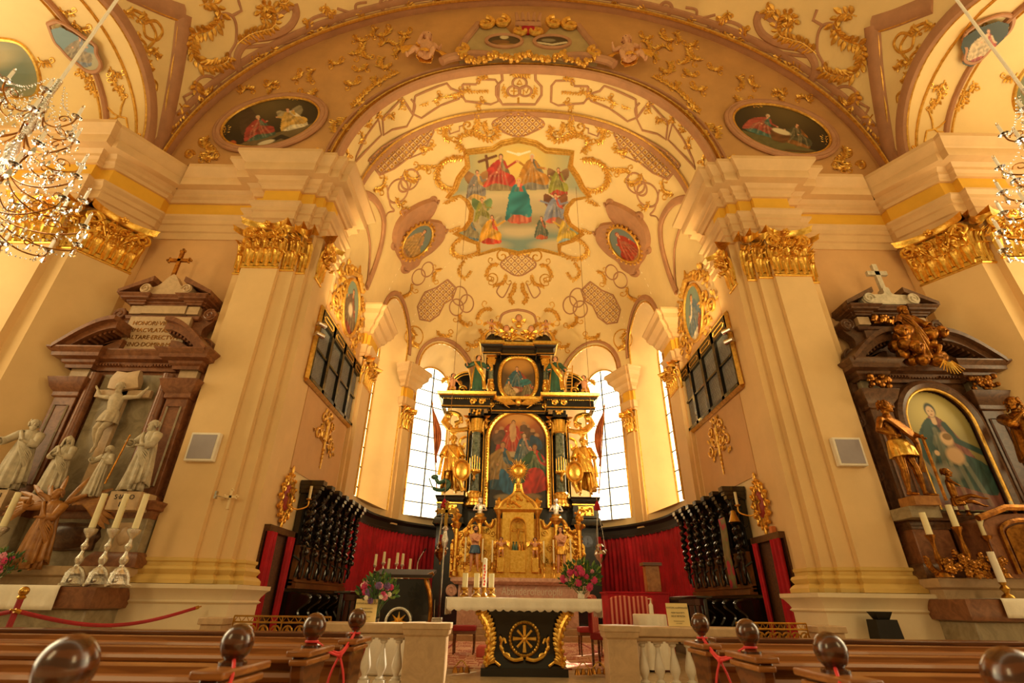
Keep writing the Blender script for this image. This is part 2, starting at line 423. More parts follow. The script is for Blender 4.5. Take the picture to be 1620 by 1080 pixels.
# windows: splayed reveal, frame, bars, pane
def win_outline(w_, k=1., dz=0, n=16):      # (ds, z) points going round
    c, h, z0, z1, rise = w_[0], w_[1], w_[2], w_[3], w_[4]
    P = [(-h*k, z0+dz), (-h*k, z1)]+[(-h*k*math.cos(PI*i/n), z1+rise*k*math.sin(PI*i/n)) for i in range(1, n)]+[(h*k, z1), (h*k, z0+dz)]
    return P
wn = 1
for w_ in WINS:
    sc, h = w_[0], w_[1]
    ux, uy, yb = plan(sc); tx, ty = uy, -ux
    gl = 1.0; 
    def flat(ds, z, dep): # point on the plane of the glass
        r = RA+dep; return (r*ux+ds*tx, yb+r*uy+ds*ty, z)
    def ring(k, dep, dz=0, on=False):
        out = []
        for ds, z in win_outline(w_, k, dz):
            if on:
                out.append(shell(sc+ds, rho_z(z), z))
            else: out.append(flat(ds, z-(0 if k == 1 else (.3 if z > w_[3]-.01 else 0)), dep))
        return out
    kk = .66
    rv = MB(); rv.rings([ring(1, 0, on=True), ring(kk, .75)], cap=False); struct('wall_reveal', rv, 'plaster')
    fr = MB(); R1 = ring(kk, .75); R2 = ring(kk*.97, .72); fr.tube(R1+[R1[0]], .035, 6)
    wo = struct('window_%d' % wn, fr, 'gold_stucco'); wn += 1
    pn = MB(); pn.add(ring(kk, .78), [tuple(range(len(R1)))]); pn.build('pane', 'window_pane', wo, smooth=0)
    bars = MB(); zt = w_[3]+w_[4]*kk
    for i in range(1, 11):
        z = w_[2]+i*(zt-w_[2])/10.2
        hh = h*kk*(1 if z < w_[3]-.3 else math.sqrt(max(.02, 1-((z-w_[3]+.3)/(w_[4]*kk+.1))**2)))
        if z > zt-.5: continue
        bars.tube([flat(-hh, z, .75), flat(hh, z, .75)], .024, 4)
    for q in (-.33, .0, .33)[1:2]: bars.tube([flat(q*h, w_[2], .75), flat(q*h, zt-.35, .75)], .03, 4)
    bars.build('glazing_bar', 'iron', wo)
    # archivolt mouldings around the opening
    mo = MB(); pts = [shell(sc+ds, rho_z(z), z, -.03) for ds, z in win_outline(w_, 1.14) if z >= w_[3]-.01]
    mo.tube(pts, .1, 6, flat=.5); struct('trim_%d' % n_trim[0], mo, 'stucco_pink'); n_trim[0] += 1
    mo = MB(); pts = [shell(sc+ds, rho_z(z), z, -.02) for ds, z in win_outline(w_, 1.02)]
    mo.tube(pts, .035, 6); struct('trim_%d' % n_trim[0], mo, 'gold_stucco'); n_trim[0] += 1
# ---------------------------------------------------------------- chancel arch, east face, nave vault
n = 48
ph = [PI*i/n for i in range(n+1)]
sf = MB(); sf.rings([[ (sect(AA, AZ, AB, AN, p)[0], y, sect(AA, AZ, AB, AN, p)[1]) for y in (YE, 9.3, 9.8, 10.3)] for p in ph], closed=False, cap=False)
struct('ceiling_chancel_arch', sf, 'plaster_vault', smooth=60)
ef = MB(); rg = []
for p in ph:
    a = sect(AA, AZ, AB, AN, p); b = sect(NA, NZ, NB, 2, p); rg.append([(a[0]+(b[0]-a[0])*t, YE, a[1]+(b[1]-a[1])*t) for t in (0, .33, .66, 1)])
ef.rings(rg, closed=False, cap=False); struct('wall_east', ef, 'plaster_tan', smooth=60)
st = MB(); st.rings([[(lambda q: (q[0], 10.3, q[1]))(sect(AA, AZ, AB, AN, p)), (lambda q: (q[0]*1.08, 10.3, q[1]+.12))(sect(AA+.1, VZ, VB, VN, p))] for p in ph], closed=False, cap=False)
struct('wall_arch_step', st, 'stucco_pink')
def archrib(a, zc, b, nn, y, r, m, flat=.5, inn=0, nm=None):
    o = MB(); o.tube([(lambda q: (q[0], y, q[1]))(sect(a-inn, zc, b-inn, nn, PI*i/64)) for i in range(65)], r, 8, flat=flat); e = struct('trim_%d' % n_trim[0], o, m); n_trim[0] += 1; return e
archrib(AA, AZ, AB, AN, YE-.02, .14, 'stucco_pink'); archrib(AA+.2, AZ, AB+.2, AN, YE-.04, .06, 'gold_stucco'); archrib(AA+.36, AZ, AB+.36, AN, YE, .08, 'stucco_pink')
archrib(AA, AZ, AB, AN, 10.28, .13, 'stucco_pink'); archrib(AA, AZ, AB, AN, 10.12, .04, 'gold_stucco', inn=.06)
archrib(NA, NZ, NB, 2, YE-.12, .17, 'stucco_pink'); archrib(NA, NZ, NB, 2, YE-.28, .05, 'gold_stucco', inn=.14); archrib(NA, NZ, NB, 2, YE-.42, .1, 'stucco_pink', inn=.0)
# nave vault with arched openings to the side chapels
CY, CA, CB = 6.2, 2.05, 1.85
def nz(z0, m=30):
    t0 = math.asin(min(1, (z0-NZ)/NB)) if z0 > NZ else 0
    return [(NA*math.cos(t0+(PI/2-t0)*i/m), NZ+NB*math.sin(t0+(PI/2-t0)*i/m)) for i in range(m+1)]
nv = MB()
for s in (1, -1):
    ys = [YE-.0]+[CY+CA*math.cos(PI*i/20) for i in range(21)]+[3.0, 1.9]
    rg = []
    for y in ys:
        z0 = NZ+CB*math.sqrt(max(0, 1-((y-CY)/CA)**2)); rg.append([(s*x, y, z) for x, z in nz(z0)])
    if s < 0: rg = rg[::-1]
    nv.rings(rg, closed=False, cap=False)
struct('ceiling', nv, 'plaster_vault', smooth=60)
for s in (1, -1):
    b = MB(); rg = []
    for i in range(25):
        y = CY+CA*math.cos(PI*i/24); z = NZ+CB*math.sin(PI*i/24)
        x0 = NA*math.sqrt(max(0, 1-((z-NZ)/NB)**2)); rg.append([(x, y, z) for x in (x0, 9.5, 10, 11, 13)])
    b.rings(rg, closed=False, cap=False)
    if s < 0: b = mirror(b)
    struct('ceiling_chapel_%s' % ('right' if s > 0 else 'left'), b, 'plaster_vault', smooth=60)
    for (xx, r, m, inn) in ((None, .16, 'stucco_pink', 0), (None, .05, 'gold_stucco', .12), (9.35, .05, 'gold_stucco', 0), (10.05, .1, 'stucco_pink', 0), (10.2, .04, 'gold_stucco', 0)):
        o = MB(); P = []
        for i in range(33):
            y = CY+(CA-inn)*math.cos(PI*i/32); z = NZ+(CB-inn)*math.sin(PI*i/32)
            x0 = NA*math.sqrt(max(0, 1-((z-NZ)/NB)**2))-.03 if xx is None else xx; P.append((s*x0, y, z))
        o.tube(P, r, 8, flat=.6); struct('trim_%d' % n_trim[0], o, m); n_trim[0] += 1
# ---------------------------------------------------------------- chancel pilasters with their own entablature
def plan_path(s0, s1, out, n=6):
    return [shell(s0+(s1-s0)*i/n, RA-out, 0)[:2] for i in range(n+1)]
CP = []
for sg in (1, -1):
    CP.append((sg, S90+1.35, S90+2.35, .2)); CP.append((sg, RA*math.radians(60), RA*math.radians(67), .16))
CENT = [(0, 7.75), (.05, 7.75), (.05, 7.85), (.09, 7.87), (.09, 8.05), (.13, 8.12), (.02, 8.14)]
CFRZ = [(.02, 8.12), (.02, 8.55)]
CCOR = [(.02, 8.55), (.1, 8.56), (.12, 8.68), (.24, 8.78), (.26, 8.9), (.4, 9.05), (.42, 9.2), (.5, 9.3), (.5, 9.36), (0, 9.37)]
PIL2 = []
for sg, s0, s1, out in CP:
    a, b = (s0, s1)
    core = [shell(sg*a, RA+.02, 0)[:2], shell(sg*a, RA-out*.5, 0)[:2], shell(sg*(a+.12), RA-out*.5, 0)[:2], shell(sg*(a+.12), RA-out, 0)[:2]] + \
           [shell(sg*(b-.12), RA-out, 0)[:2], shell(sg*(b-.12), RA-out*.5, 0)[:2], shell(sg*b, RA-out*.5, 0)[:2], shell(sg*b, RA+.02, 0)[:2]]
    PIL2.append((sg, a, b, out, core))
    b_ = MB(); b_.sweep(core, [(0, 3.6), (0, 8.6)]); struct('wall_pilaster', b_, 'plaster_pier')
    t_ = MB(); t_.sweep(core, [(.1, 0), (.1, 1)]); c = np.array(core); q = np.array([v[:2] for v in t_.v[::2]])
    mid = q[3:5].mean(0); k = 1 if np.hypot(mid[0], mid[1]-YS if mid[1] > YS else 0) < np.hypot(c[3:5].mean(0)[0], c[3:5].mean(0)[1]-YS if mid[1] > YS else 0) else -1
    for pr, m in ((CENT, 'stone'), (CFRZ, 'yellow'), (CCOR, 'stone')):
        b_ = MB(); b_.sweep(core, [(k*o, z) for o, z in pr]); struct('trim_%d' % n_trim[0], b_, m); n_trim[0] += 1
for s_ in (1, -1):
    b_ = MB(); b_.box((s_*4.843, 11.7, 5.9), (.02, 2.9, 4.4)); struct('wall_panel', b_, 'plaster_wall')
for s_ in (1, -1):
    b_ = MB(); b_.box((s_*7.485, 8.992, 4.75), (2.26, .02, 7.8)); struct('wall_panel', b_, 'plaster_wall')
# ribs rising from the chancel pilasters over the wall arch of the first bay
for s in (1, -1):
    P = []
    for px, py in ((578, 455), (590, 425), (602, 385), (606, 350), (600, 328), (588, 312), (570, 306), (556, 308)):
        p, nn = onto(px, py, 'vault', .04); P.append(p)
    P = spl(P, 5); 
    if s > 0: P = [(-p[0], p[1], p[2]) for p in P]
    o = MB(); o.tube(P, .12, 8, flat=.5); struct('trim_%d' % n_trim[0], o, 'stucco_pink'); n_trim[0] += 1
    P = []
    for px, py in ((580, 450), (583, 420), (584, 385), (577, 350), (568, 325), (558, 312)):
        p, nn = onto(px, py, 'vault', .03); P.append(p)
    P = spl(P, 5)
    if s > 0: P = [(-p[0], p[1], p[2]) for p in P]
    o = MB(); o.tube(P, .05, 8, flat=.5); struct('trim_%d' % n_trim[0], o, 'stucco_pink'); n_trim[0] += 1
# ================================================================ capitals
RC = random.Random(11)
def acanthus(mb, p, out, up, tan, H, W, curl):
    p, out, up, tan = map(lambda q: np.array(q, float), (p, out, up, tan)); rows = 7; rg = []
    for i in range(rows):
        t = i/(rows-1); z = H*(math.sin(t*PI*.62)/math.sin(PI*.5)); o = curl*(t**2.2)
        if t > .8: z = H*(1-.14*(t-.8)/.2)
        wd = W*(.55+.45*math.sin(t*PI*1.0))*(1 if t < .95 else .45)*(1.12 if i % 2 else .92)
        rg.append([p+up*z+out*(o+.012)+tan*wd*u+out*(-.18*W*abs(u)*2)*(1-t*.4)*( -1 if abs(u) < .3 else 1) for u in (-.5, -.25, 0, .25, .5)])
    mb.rings(rg, closed=False, cap=False)
def volute(mb, c, out, up, tan, r, w_=.05, sgn=1):
    P = []; R = []
    for i in range(26):
        t = i/25; a = PI*.9-t*2.2*2*PI*.8; q = r*(1-.82*t)
        P.append(np.array(c)+np.array(tan)*sgn*q*math.cos(a)+np.array(up)*q*math.sin(a)); R.append(w_*(1-.5*t))
    mb.tube(P, R, 6, flat=1.0, nrm=out)
def cap_face(mb, a, b, z0, z1, k=1., corner=(1, 1)):
    a = np.array([*a, 0.]); b = np.array([*b, 0.]); d = b-a; W = np.linalg.norm(d); tan = d/W
    out = np.array([-tan[1], tan[0], 0])*NS; up = np.array([0, 0, 1.]); H = z1-z0
    O = lambda u, o, z: a+tan*u*W+out*o+up*(z)
    # necking, bell, abacus
    mb.add([O(0, .0, z0), O(1, .0, z0), O(1, .06*k, z1-.12*H), O(0, .06*k, z1-.12*H)], [(0, 1, 2, 3)])
    for z, o, h in ((z0+.01, .05, .03), ):
        mb.tube([O(-.02, .01, z+.0), O(1.02, .01, z+.0)], h, 6)
    n = max(1, int(round(W/(.19*k))))
    for r, (zz, HH, cu, sh) in enumerate(((z0+.03*H, .40*H, .15*k, 0), (z0+.12*H, .58*H, .19*k, .5))):
        m = n if r == 0 else n+1
        for i in range(m):
            u = (i+.5)/n if r == 0 else i/n
            acanthus(mb, O(min(max(u, .02), .98), .02, zz), out, up, tan, HH, W/n*(.92 if r == 0 else .7), cu)
    if W > .35:
        rr = .14*H*1.05
        for u, sg, ok in ((0.0, 1, corner[0]), (1.0, -1, corner[1])):
            if not ok: continue
            c = O(u, .17*k, z1-.27*H)+tan*sg*.06
            volute(mb, c, out, up, tan, rr, .04*k, -sg)
            mb.tube([O(u+(sg*.35), .08*k, z1-.5*H), O(u+sg*.22, .14*k, z1-.3*H), c+up*rr*.9-tan*sg*.01], [.02, .035*k, .04*k], 6)
        for sg in (-1, 1):
            volute(mb, O(.5, .12*k, z1-.28*H)+tan*sg*.11*k*W, out, up, tan, rr*.62, .03*k, -sg)
        nb = int(W/.09)
        for i in range(nb):
            mb.sphere(O((i+.5)/nb, .1*k, z1-.40*H+.05*H*math.sin(i*2.1)), (.035*k,)*3, 6, 4)
    for i in range(int(70*W)):
        u, zz = RC.random(), z0+H*(.3+.5*RC.random()); mb.leaf(O(u, .1*k+.08*k*RC.random(), zz), tan*(RC.random()-.5)+up*(.6*RC.random()-.1)+out*.5, out, .1*k, .07*k, .03*k, .03*k)
    # concave abacus
    rg = []
    for u, o, ex in [(i/8, .12*k+.20*k*abs(2*i/8-1)**2.4, (2*i/8-1)) for i in range(9)]:
        e = tan*ex*.10*k
        rg.append([O(u, o-.04, z1-.13*H)+e*.6, O(u, o, z1-.11*H)+e, O(u, o+.01, z1-.05*H)+e, O(u, o+.05, z1)+e*1.2, O(u, -.02, z1)+e])
    mb.rings(rg, closed=False, cap=False)
    if W > .4:
        for i in range(5):
            q = 2*PI*i/5; mb.sphere(O(.5, .22*k, z1-.05*H)+tan*.05*k*math.cos(q)+up*.05*k*math.sin(q), (.035*k,)*3, 6, 4)
        mb.sphere(O(.5, .25*k, z1-.05*H), (.03, .03, .03), 6, 4)
CAPL = {(-1, 'p'): 'gilded leafy capital on the big pier left of the chancel arch', (1, 'p'): 'gilded leafy capital on the big pier right of the chancel arch',
        (-1, 'c'): 'gilded leafy capital partly behind the crystals of the left chandelier', (1, 'c'): 'gilded leafy capital partly behind the crystals of the right chandelier'}
for s in (-1, 1):
    b = MB()
    for (p, q, cn) in (((6.35, 8.75), (6.05, 8.75), (1, 0)), ((6.05, 8.5), (5.28, 8.5), (1, 1)), ((5.28, 8.6), (4.98, 8.6), (0, 0)), ((4.98, 8.7), (4.78, 8.7), (0, 1)), ((4.62, 8.84), (4.62, 9.2), (1, 1))):
        cap_face(b, q, p, 7.5, 8.58, 1., cn[::-1])
    if s < 0: b = mirror(b)
    tag(b.build('gilded_capital', 'gold'), CAPL[(s, 'p')], 'capital', 'gilded leafy capitals')
    b = MB()
    for (p, q, cn) in (((10.5, 7.8), (9.5, 7.8), (1, 1)), ((9.5, 7.95), (9.2, 7.95), (1, 1)), ((9.2, 7.95), (8.62, 8.8), (1, 1))):
        cap_face(b, q, p, 7.5, 8.58, 1., cn[::-1])
    if s < 0: b = mirror(b)
    tag(b.build('gilded_capital', 'gold'), CAPL[(s, 'c')], 'capital', 'gilded leafy capitals')
names = {(1, 0): 'small gilded capital right of the chancel, beside the right gallery window', (1, 1): 'small gilded capital between the two right-hand apse windows',
         (-1, 0): 'small gilded capital left of the chancel, beside the left gallery window', (-1, 1): 'small gilded capital between the two left-hand apse windows'}
for i, (sg, s0, s1, out, core) in enumerate(PIL2):
    b = MB(); c = core
    def fc(p, q, cn):
        m = (np.array(p)+np.array(q))/2; cen = np.array([0, min(m[1], YS)])
        d = np.array(q)-np.array(p); o = np.array([-d[1], d[0]])*NS
        if o@(cen-m) < 0: p, q = q, p
        cap_face(b, p, q, 6.95, 7.75, .8, cn)
    fc(c[3], c[4], (1, 1)); fc(c[1], c[2], (0, 0)); fc(c[5], c[6], (0, 0)); 
    fc(c[0], c[1], (0, 0))
    tag(b.build('gilded_capital', 'gold'), names[(sg, i % 2)], 'capital', 'small gilded capitals in the chancel')
# ================================================================ painting tools
def inpoly(X, Y, poly):
    c = np.zeros(X.shape, bool); n = len(poly)
    for i in range(n):
        x1, y1 = poly[i]; x2, y2 = poly[(i+1) % n]
        if y1 == y2: continue
        m = ((y1 > Y) != (y2 > Y)) & (X < (x2-x1)*(Y-y1)/(y2-y1)+x1); c ^= m
    return c
class CV:
    def __init__(s, w, h, bgf, seed=1):
        s.w, s.h = w, h; s.X, s.Y = np.meshgrid(np.linspace(0, 1, w), np.linspace(0, 1, h)); s.asp = h/w; s.rs = np.random.RandomState(seed)
        s.A = np.zeros((h, w, 3)); s.A[:] = bgf if not callable(bgf) else bgf(s.X, s.Y)[..., :]
    def noise(s, sc, seed=0):
        r = np.random.RandomState(seed+5); v = 0
        for k in range(4):
            f = sc*2**k; a, b, c, d = r.rand(4)*2-1; v = v+np.sin((s.X*a+s.Y*b)*f*6+c*9+2*np.sin((s.X*d-s.Y*a)*f*5+b*7))/(k+1)
        return v/2
    def mix(s, m, col, fold=0, sd=0):
        col = np.array(hexc(col) if isinstance(col, str) else col); C = np.broadcast_to(col, s.A.shape).copy()
        if fold: C = C*(1+fold*(np.sin(s.X*70*fold*2+9*s.noise(1.2, sd))+.5*np.sin(s.Y*60+s.X*30+sd)))[..., None]
        s.A = s.A*(1-m[..., None])+np.clip(C, 0, 1)*m[..., None]
    def ell(s, x, y, rx, ry, col, rot=0, soft=.25, fold=0):
        dx, dy = (s.X-x), (s.Y-y)*s.asp; c, q = math.cos(rot), math.sin(rot); u, v = (dx*c+dy*q)/rx, (-dx*q+dy*c)/ry
        d = np.sqrt(u*u+v*v); s.mix(np.clip((1+soft/2-d)/soft, 0, 1), col, fold)
    def poly(s, pts, col, fold=.2, sd=0, smooth=True):
        if smooth and len(pts) > 3:
            q = spl([pts[-1]]+list(pts)+[pts[0], pts[1]], 4); pts = [tuple(a) for a in q[4:-4]]
        s.mix(inpoly(s.X, s.Y, pts).astype(float), col, fold, sd)
    def line(s, pts, wd, col, al=1.):
        for i in range(len(pts)-1):
            a, b = np.array(pts[i]), np.array(pts[i+1]); d = b-a; dx, dy = s.X-a[0], s.Y-a[1]
            D = np.array([d[0], d[1]*s.asp]); L = D@D+1e-9; t = np.clip((dx*D[0]+dy*s.asp*D[1])/L, 0, 1)
            e = np.sqrt((dx-t*D[0])**2+(dy*s.asp-t*D[1])**2); s.mix(np.clip((wd-e)/(wd*.3), 0, 1)*al, col)
    def fig(s, x, y, h, robe, mantle=None, skin='D9A37C', hair='5A3A20', lean=0, arms=((-1, .2, .1), (1, .2, .1)), wide=1., wings=None, kneel=False):
        a = 1/s.asp; H = h           # y = feet, h = height in canvas y units; sizes in x use h*asp
        k = h*s.asp; top = y-h
        hx = x+lean*k
        if wings:
            for q in (-1, 1): s.poly([(hx, top+.25*h), (x+q*.32*k, top+.02*h), (x+q*.36*k, top+.3*h), (x+q*.14*k, top+.55*h)], wings, .25, 3)
        w_ = .2*k*wide
        s.poly([(hx-.08*k, top+.17*h), (hx+.08*k, top+.17*h), (x+w_*.9, top+.5*h), (x+w_*1.35, y-.1*h), (x+w_, y), (x-w_*.8, y), (x-w_*1.3, y-.15*h), (x-w_*.8, top+.5*h)], robe, .22, 1)
        if mantle: s.poly([(hx-.1*k, top+.18*h), (hx+.0*k, top+.2*h), (x+w_*.3, top+.45*h), (x+w_*1.3, top+.62*h), (x+w_*1.2, y-.12*h), (x-w_*.3, y-.2*h), (x-w_*1.4, y-.05*h), (x-w_*1.0, top+.45*h)], mantle, .25, 2)
        rq = random.Random(int(x*997+y*31))
        for i in range(9):
            u = -1+2*(i+.5)/9; uu = u+rq.uniform(-.15, .15); P = [(hx+u*.06*k, top+(.22+.2*rq.random())*h), (x+uu*w_*.7, top+.6*h), (x+(uu*1.15+.1*math.sin(i*2))*w_, y-.04*h)]
            s.line(P, (.018+.016*rq.random())*k, '1A0E08' if i % 2 else 'F6E2B4', .22 if i % 2 else .13)
        s.poly([(x+w_*.5, top+.5*h), (x+w_*1.3, y-.1*h), (x+w_, y), (x+w_*.4, y)], '1A0E08', 0, 1) if False else None
        for q, ex, ey in arms:
            s.line([(hx+q*.09*k, top+.22*h), (hx+q*.15*k, top+.38*h), (hx+q*ex*k, top+.3*h+ey*h)], .035*k, mantle or robe)
            s.ell(hx+q*ex*k, top+.3*h+ey*h, .026*k, .026*k, skin)
        s.line([(hx, top+.12*h), (hx, top+.2*h)], .03*k, skin)
        s.ell(hx, top+.075*h, .058*k, .075*k, hair); s.ell(hx, top+.09*h, .043*k, .057*k, skin)
        s.ell(hx-.015*k, top+.085*h, .007*k, .005*k, '3A2010'); s.ell(hx+.018*k, top+.085*h, .007*k, .005*k, '3A2010'); s.ell(hx, top+.12*h, .012*k, .005*k, '9A4A3A')
def picture(name, cv, posf, outline, parent=None, m='painted_picture', coarse=14):
    """mesh grid coloured from the canvas; posf(u,v)->point; outline polygon in (u,v)"""
    H, W = cv.h, cv.w
    gu = np.linspace(0, 1, coarse); Gp = np.array([[posf(u, v) for u in gu] for v in gu])
    U, V = np.meshgrid(np.linspace(0, 1, W), np.linspace(0, 1, H)); fu = U*(coarse-1); fv = V*(coarse-1)
    iu = np.minimum(fu.astype(int), coarse-2); iv = np.minimum(fv.astype(int), coarse-2); a = (fu-iu)[..., None]; b = (fv-iv)[..., None]
    P = (Gp[iv, iu]*(1-a)*(1-b)+Gp[iv, iu+1]*a*(1-b)+Gp[iv+1, iu]*(1-a)*b+Gp[iv+1, iu+1]*a*b)
    idx = np.arange(H*W).reshape(H, W); cu = (U[:-1, :-1]+U[1:, 1:])/2; cvv = (V[:-1, :-1]+V[1:, 1:])/2
    keep = inpoly(cu, cvv, outline) if outline is not None else np.ones(cu.shape, bool)
    F = np.stack([idx[:-1, :-1], idx[1:, :-1], idx[1:, 1:], idx[:-1, 1:]], -1)[keep]
    used = np.unique(F); rm = -np.ones(H*W, int); rm[used] = np.arange(len(used)); F = rm[F]; PP = P.reshape(-1, 3)[used]; CC = cv.A.reshape(-1, 3)[used]
    me = bpy.data.meshes.new(name); me.vertices.add(len(PP)); me.vertices.foreach_set('co', PP.ravel().astype(np.float32))
    me.loops.add(F.size); me.loops.foreach_set('vertex_index', F.ravel().astype(np.int32)); me.polygons.add(len(F)); me.polygons.foreach_set('loop_start', np.arange(0, F.size, 4, dtype=np.int32))
    me.update(); me.validate()
    at = me.color_attributes.new('Col', 'FLOAT_COLOR', 'POINT'); at.data.foreach_set('color', np.c_[np.clip(CC, 0, 1), np.ones(len(CC))].astype(np.float32).ravel())
    me.materials.append(MAT[m]); o = bpy.data.objects.new(name, me); SC.collection.objects.link(o)
    if parent is not None: o.parent = parent
    return o
def ellip(n=40, r=.5): return [(.5+r*math.cos(2*PI*i/n), .5+r*math.sin(2*PI*i/n)) for i in range(n)]
# ================================================================ stucco drawing tools (pixel polylines dropped on the measured surfaces)
def drop(pts, kind, off=.02, k=5, smooth=True):
    P, N = [], []
    q = spl(pts, k) if smooth and len(pts) > 2 else pts
    for a in q:
        p, n = onto(a[0], a[1], kind, off)
        if p is not None: P.append(p); N.append(n)
    return P, N
def ribbon(mb, pts, kind, r=.04, flat=.6, smooth=True, k=5):
    mark(mb)
    P, N = drop(pts, kind, .01, k, smooth)
    if len(P) > 1: mb.tube(P, r, 6, flat=flat, nrm=N)
RN = random.Random(3)
def garland(mb, pts, kind, L=.13, step=.09, k=6, berries=True, stem=.015):
    mark(mb)
    P, N = drop(pts, kind, .015, k)
    if len(P) < 2: return
    if stem: mb.tube(P, stem, 5, nrm=N)
    acc = 0; sgn = 1
    for i in range(len(P)-1):
        d = P[i+1]-P[i]; l = np.linalg.norm(d)
        if l < 1e-6: continue
        t = d/l; x = 0
        while acc+l-x > step:
            x += step-acc; acc = 0; p = P[i]+t*x; nn = N[i]; sd = np.cross(t, nn)
            sgn = -sgn; dr = t*.5+sd*sgn*(.7+.3*RN.random())
            mb.leaf(p, dr, nn, L*(.8+.4*RN.random()), L*.6, L*.25, L*.3)
            mb.leaf(p, t*.6-sd*sgn*(.6+.3*RN.random()), nn, L*(.7+.3*RN.random()), L*.5, L*.22, L*.25)
            if berries and RN.random() < .5: mb.sphere(p-sd*sgn*L*.3+nn*.01, L*.2, 6, 4)
        acc += l-x
def spiral(cx, cy, r, turns=1.4, a0=0, hand=1, n=20, r1=.15):
    return [(cx+r*(1-(1-r1)*i/n)*math.cos(a0+hand*turns*2*PI*i/n), cy+r*(1-(1-r1)*i/n)*math.sin(a0+hand*turns*2*PI*i/n)) for i in range(n+1)]
def circ(cx, cy, rx, ry, rot=0, n=24):
    return [(cx+rx*math.cos(2*PI*i/n)*math.cos(rot)-ry*math.sin(2*PI*i/n)*math.sin(rot), cy+rx*math.cos(2*PI*i/n)*math.sin(rot)+ry*math.sin(2*PI*i/n)*math.cos(rot)) for i in range(n+1)]
def acan(mb, x, y, ang, size, kind, hand=1, k=1.):   # a gold acanthus spray: S stem with curling leaves
    mark(mb); mk = getattr(mb, 'marks', None)
    if mk is not None: del mb.marks
    c, s_ = math.cos(ang), math.sin(ang)
    def T(u, v): return (x+size*(u*c-v*s_*hand), y+size*(u*s_+v*c*hand))
    garland(mb, [T(0, 0), T(.35, .18), T(.7, .1), T(.95, -.15)], kind, .13*k, .07)
    ribbon(mb, [T(.95, -.15), T(1.05, -.4), T(.85, -.5), T(.75, -.35), T(.85, -.28)], kind, .022*k, .8)
    ribbon(mb, [T(.35, .18), T(.45, .45), T(.3, .6), T(.18, .48), T(.27, .4)], kind, .02*k, .8)
    if mk is not None: mb.marks = mk
def lattice(mb, mg, poly, kind, step=9, ang=PI/4, r=.018):
    xs = [p[0] for p in poly]; ys = [p[1] for p in poly]; cx, cy = sum(xs)/len(xs), sum(ys)/len(ys); R = max(max(xs)-min(xs), max(ys)-min(ys))
    for a in (ang, ang+PI/2):
        d = (math.cos(a), math.sin(a)); n_ = (-d[1], d[0]); m = int(R/step)+1
        for i in range(-m, m+1):
            o = (cx+n_[0]*i*step, cy+n_[1]*i*step); run = []
            for j in range(-30, 31):
                q = (o[0]+d[0]*j*R/30, o[1]+d[1]*j*R/30)
                ins = bool(inpoly(np.array([q[0]]), np.array([q[1]]), poly)[0])
                if ins: run.append(q)
                if (not ins or j == 30) and run:
                    if len(run) > 1: ribbon(mb, [run[0], run[-1]] if len(run) < 6 else [run[0], run[len(run)//2], run[-1]], kind, r, .8, smooth=False)
                    run = []
    m = int(R/step)+1
    for i in range(-m, m+1):
        for j in range(-m, m+1):
            q = (cx+step*((i+.5)*math.cos(ang)-(j+.5)*math.sin(ang)), cy+step*((i+.5)*math.sin(ang)+(j+.5)*math.cos(ang)))
            if inpoly(np.array([q[0]]), np.array([q[1]]), poly)[0]:
                p, n_ = onto(q[0], q[1], kind, .02)
                if p is not None: mg.sphere(p, .04, 6, 4)
    ribbon(mb, list(poly)+[poly[0]], kind, .035, .7, smooth=False)
def mark(mb):
    if hasattr(mb, 'marks'): mb.marks.append(len(mb.v))
PIECE = {'gilded_garland': 'garland_strand', 'gilded_acanthus': 'leaf_spray', 'stucco_strapwork': 'strap'}
def pieces(t, mb, name, m, cen):
    M_ = sorted(set(mb.marks+[0, len(mb.v)]))
    for a, c in zip(M_[:-1], M_[1:]):
        if c <= a: continue
        q = MB(); q.v = [tuple(np.array(v)-cen) for v in mb.v[a:c]]; q.f = [tuple(i-a for i in f) for f in mb.f if a <= f[0] < c]
        q.build(name, m, t)
def pair(name, cat, m, fn, lab):      # builds the left piece and its mirror image on the right
    mb = MB(); mb.marks = []; fn(mb)
    if not mb.v: return
    mm = mirror(mb); mm.marks = mb.marks
    for b, sd in ((mb, 'left'), (mm, 'right')):
        A = np.array(b.v); cen = (A.min(0)+A.max(0))/2
        t = thing(name, lab.replace('<side>', sd), cat, tuple(cen))
        pieces(t, b, PIECE[name], m, cen)
def Z2(*p): return [(540+x/3, y/3) for x, y in p]
def Z1(*p): return [(x/3, y/3) for x, y in p]
# ================================================================ decoration of vaults
def studs(g, o):
    n = 6*5*1
    k = 30
    for i in range(0, len(g.v)-k+1, k):
        q = MB(); q.v = g.v[i:i+k]; q.f = [tuple(a-i for a in f) for f in g.f if i <= f[0] < i+k]; q.build('gilded_stud', 'gold_stucco', o)
CF = [(738, 241), (780, 236), (794, 227), (820.5, 221.4), (847, 227), (863, 238), (904, 242), (901, 263), (912, 279), (920, 296), (931, 310), (908, 314), (897, 326), (894, 338), (900, 353), (914, 363), (920, 368), (904, 379), (884, 385), (884, 400), (853, 392), (820, 397), (790, 391), (759, 400), (757, 383), (741, 377), (721, 367), (735, 361), (745, 347), (747, 332), (739, 316), (727, 308), (710, 311), (721, 298), (727, 281), (741, 263)]
t = thing('ceiling_painting', 'large lobed ceiling painting of a blue-robed woman crowned among angels, in a gilded frame', 'painting')
def sky(X, Y):
    g = np.exp(-(((X-.5)/.3)**2+((Y-.2)/.28)**2))[..., None]
    a = np.array(hexc('93A08C')); b = np.array(hexc('E8C766')); c = np.array(hexc('6E8F8A')); k = np.clip(Y*1.3-.5, 0, 1)[..., None]
    return (a*(1-k)+c*k)*(1-g)+b*g
cv = CV(200, 176, sky)
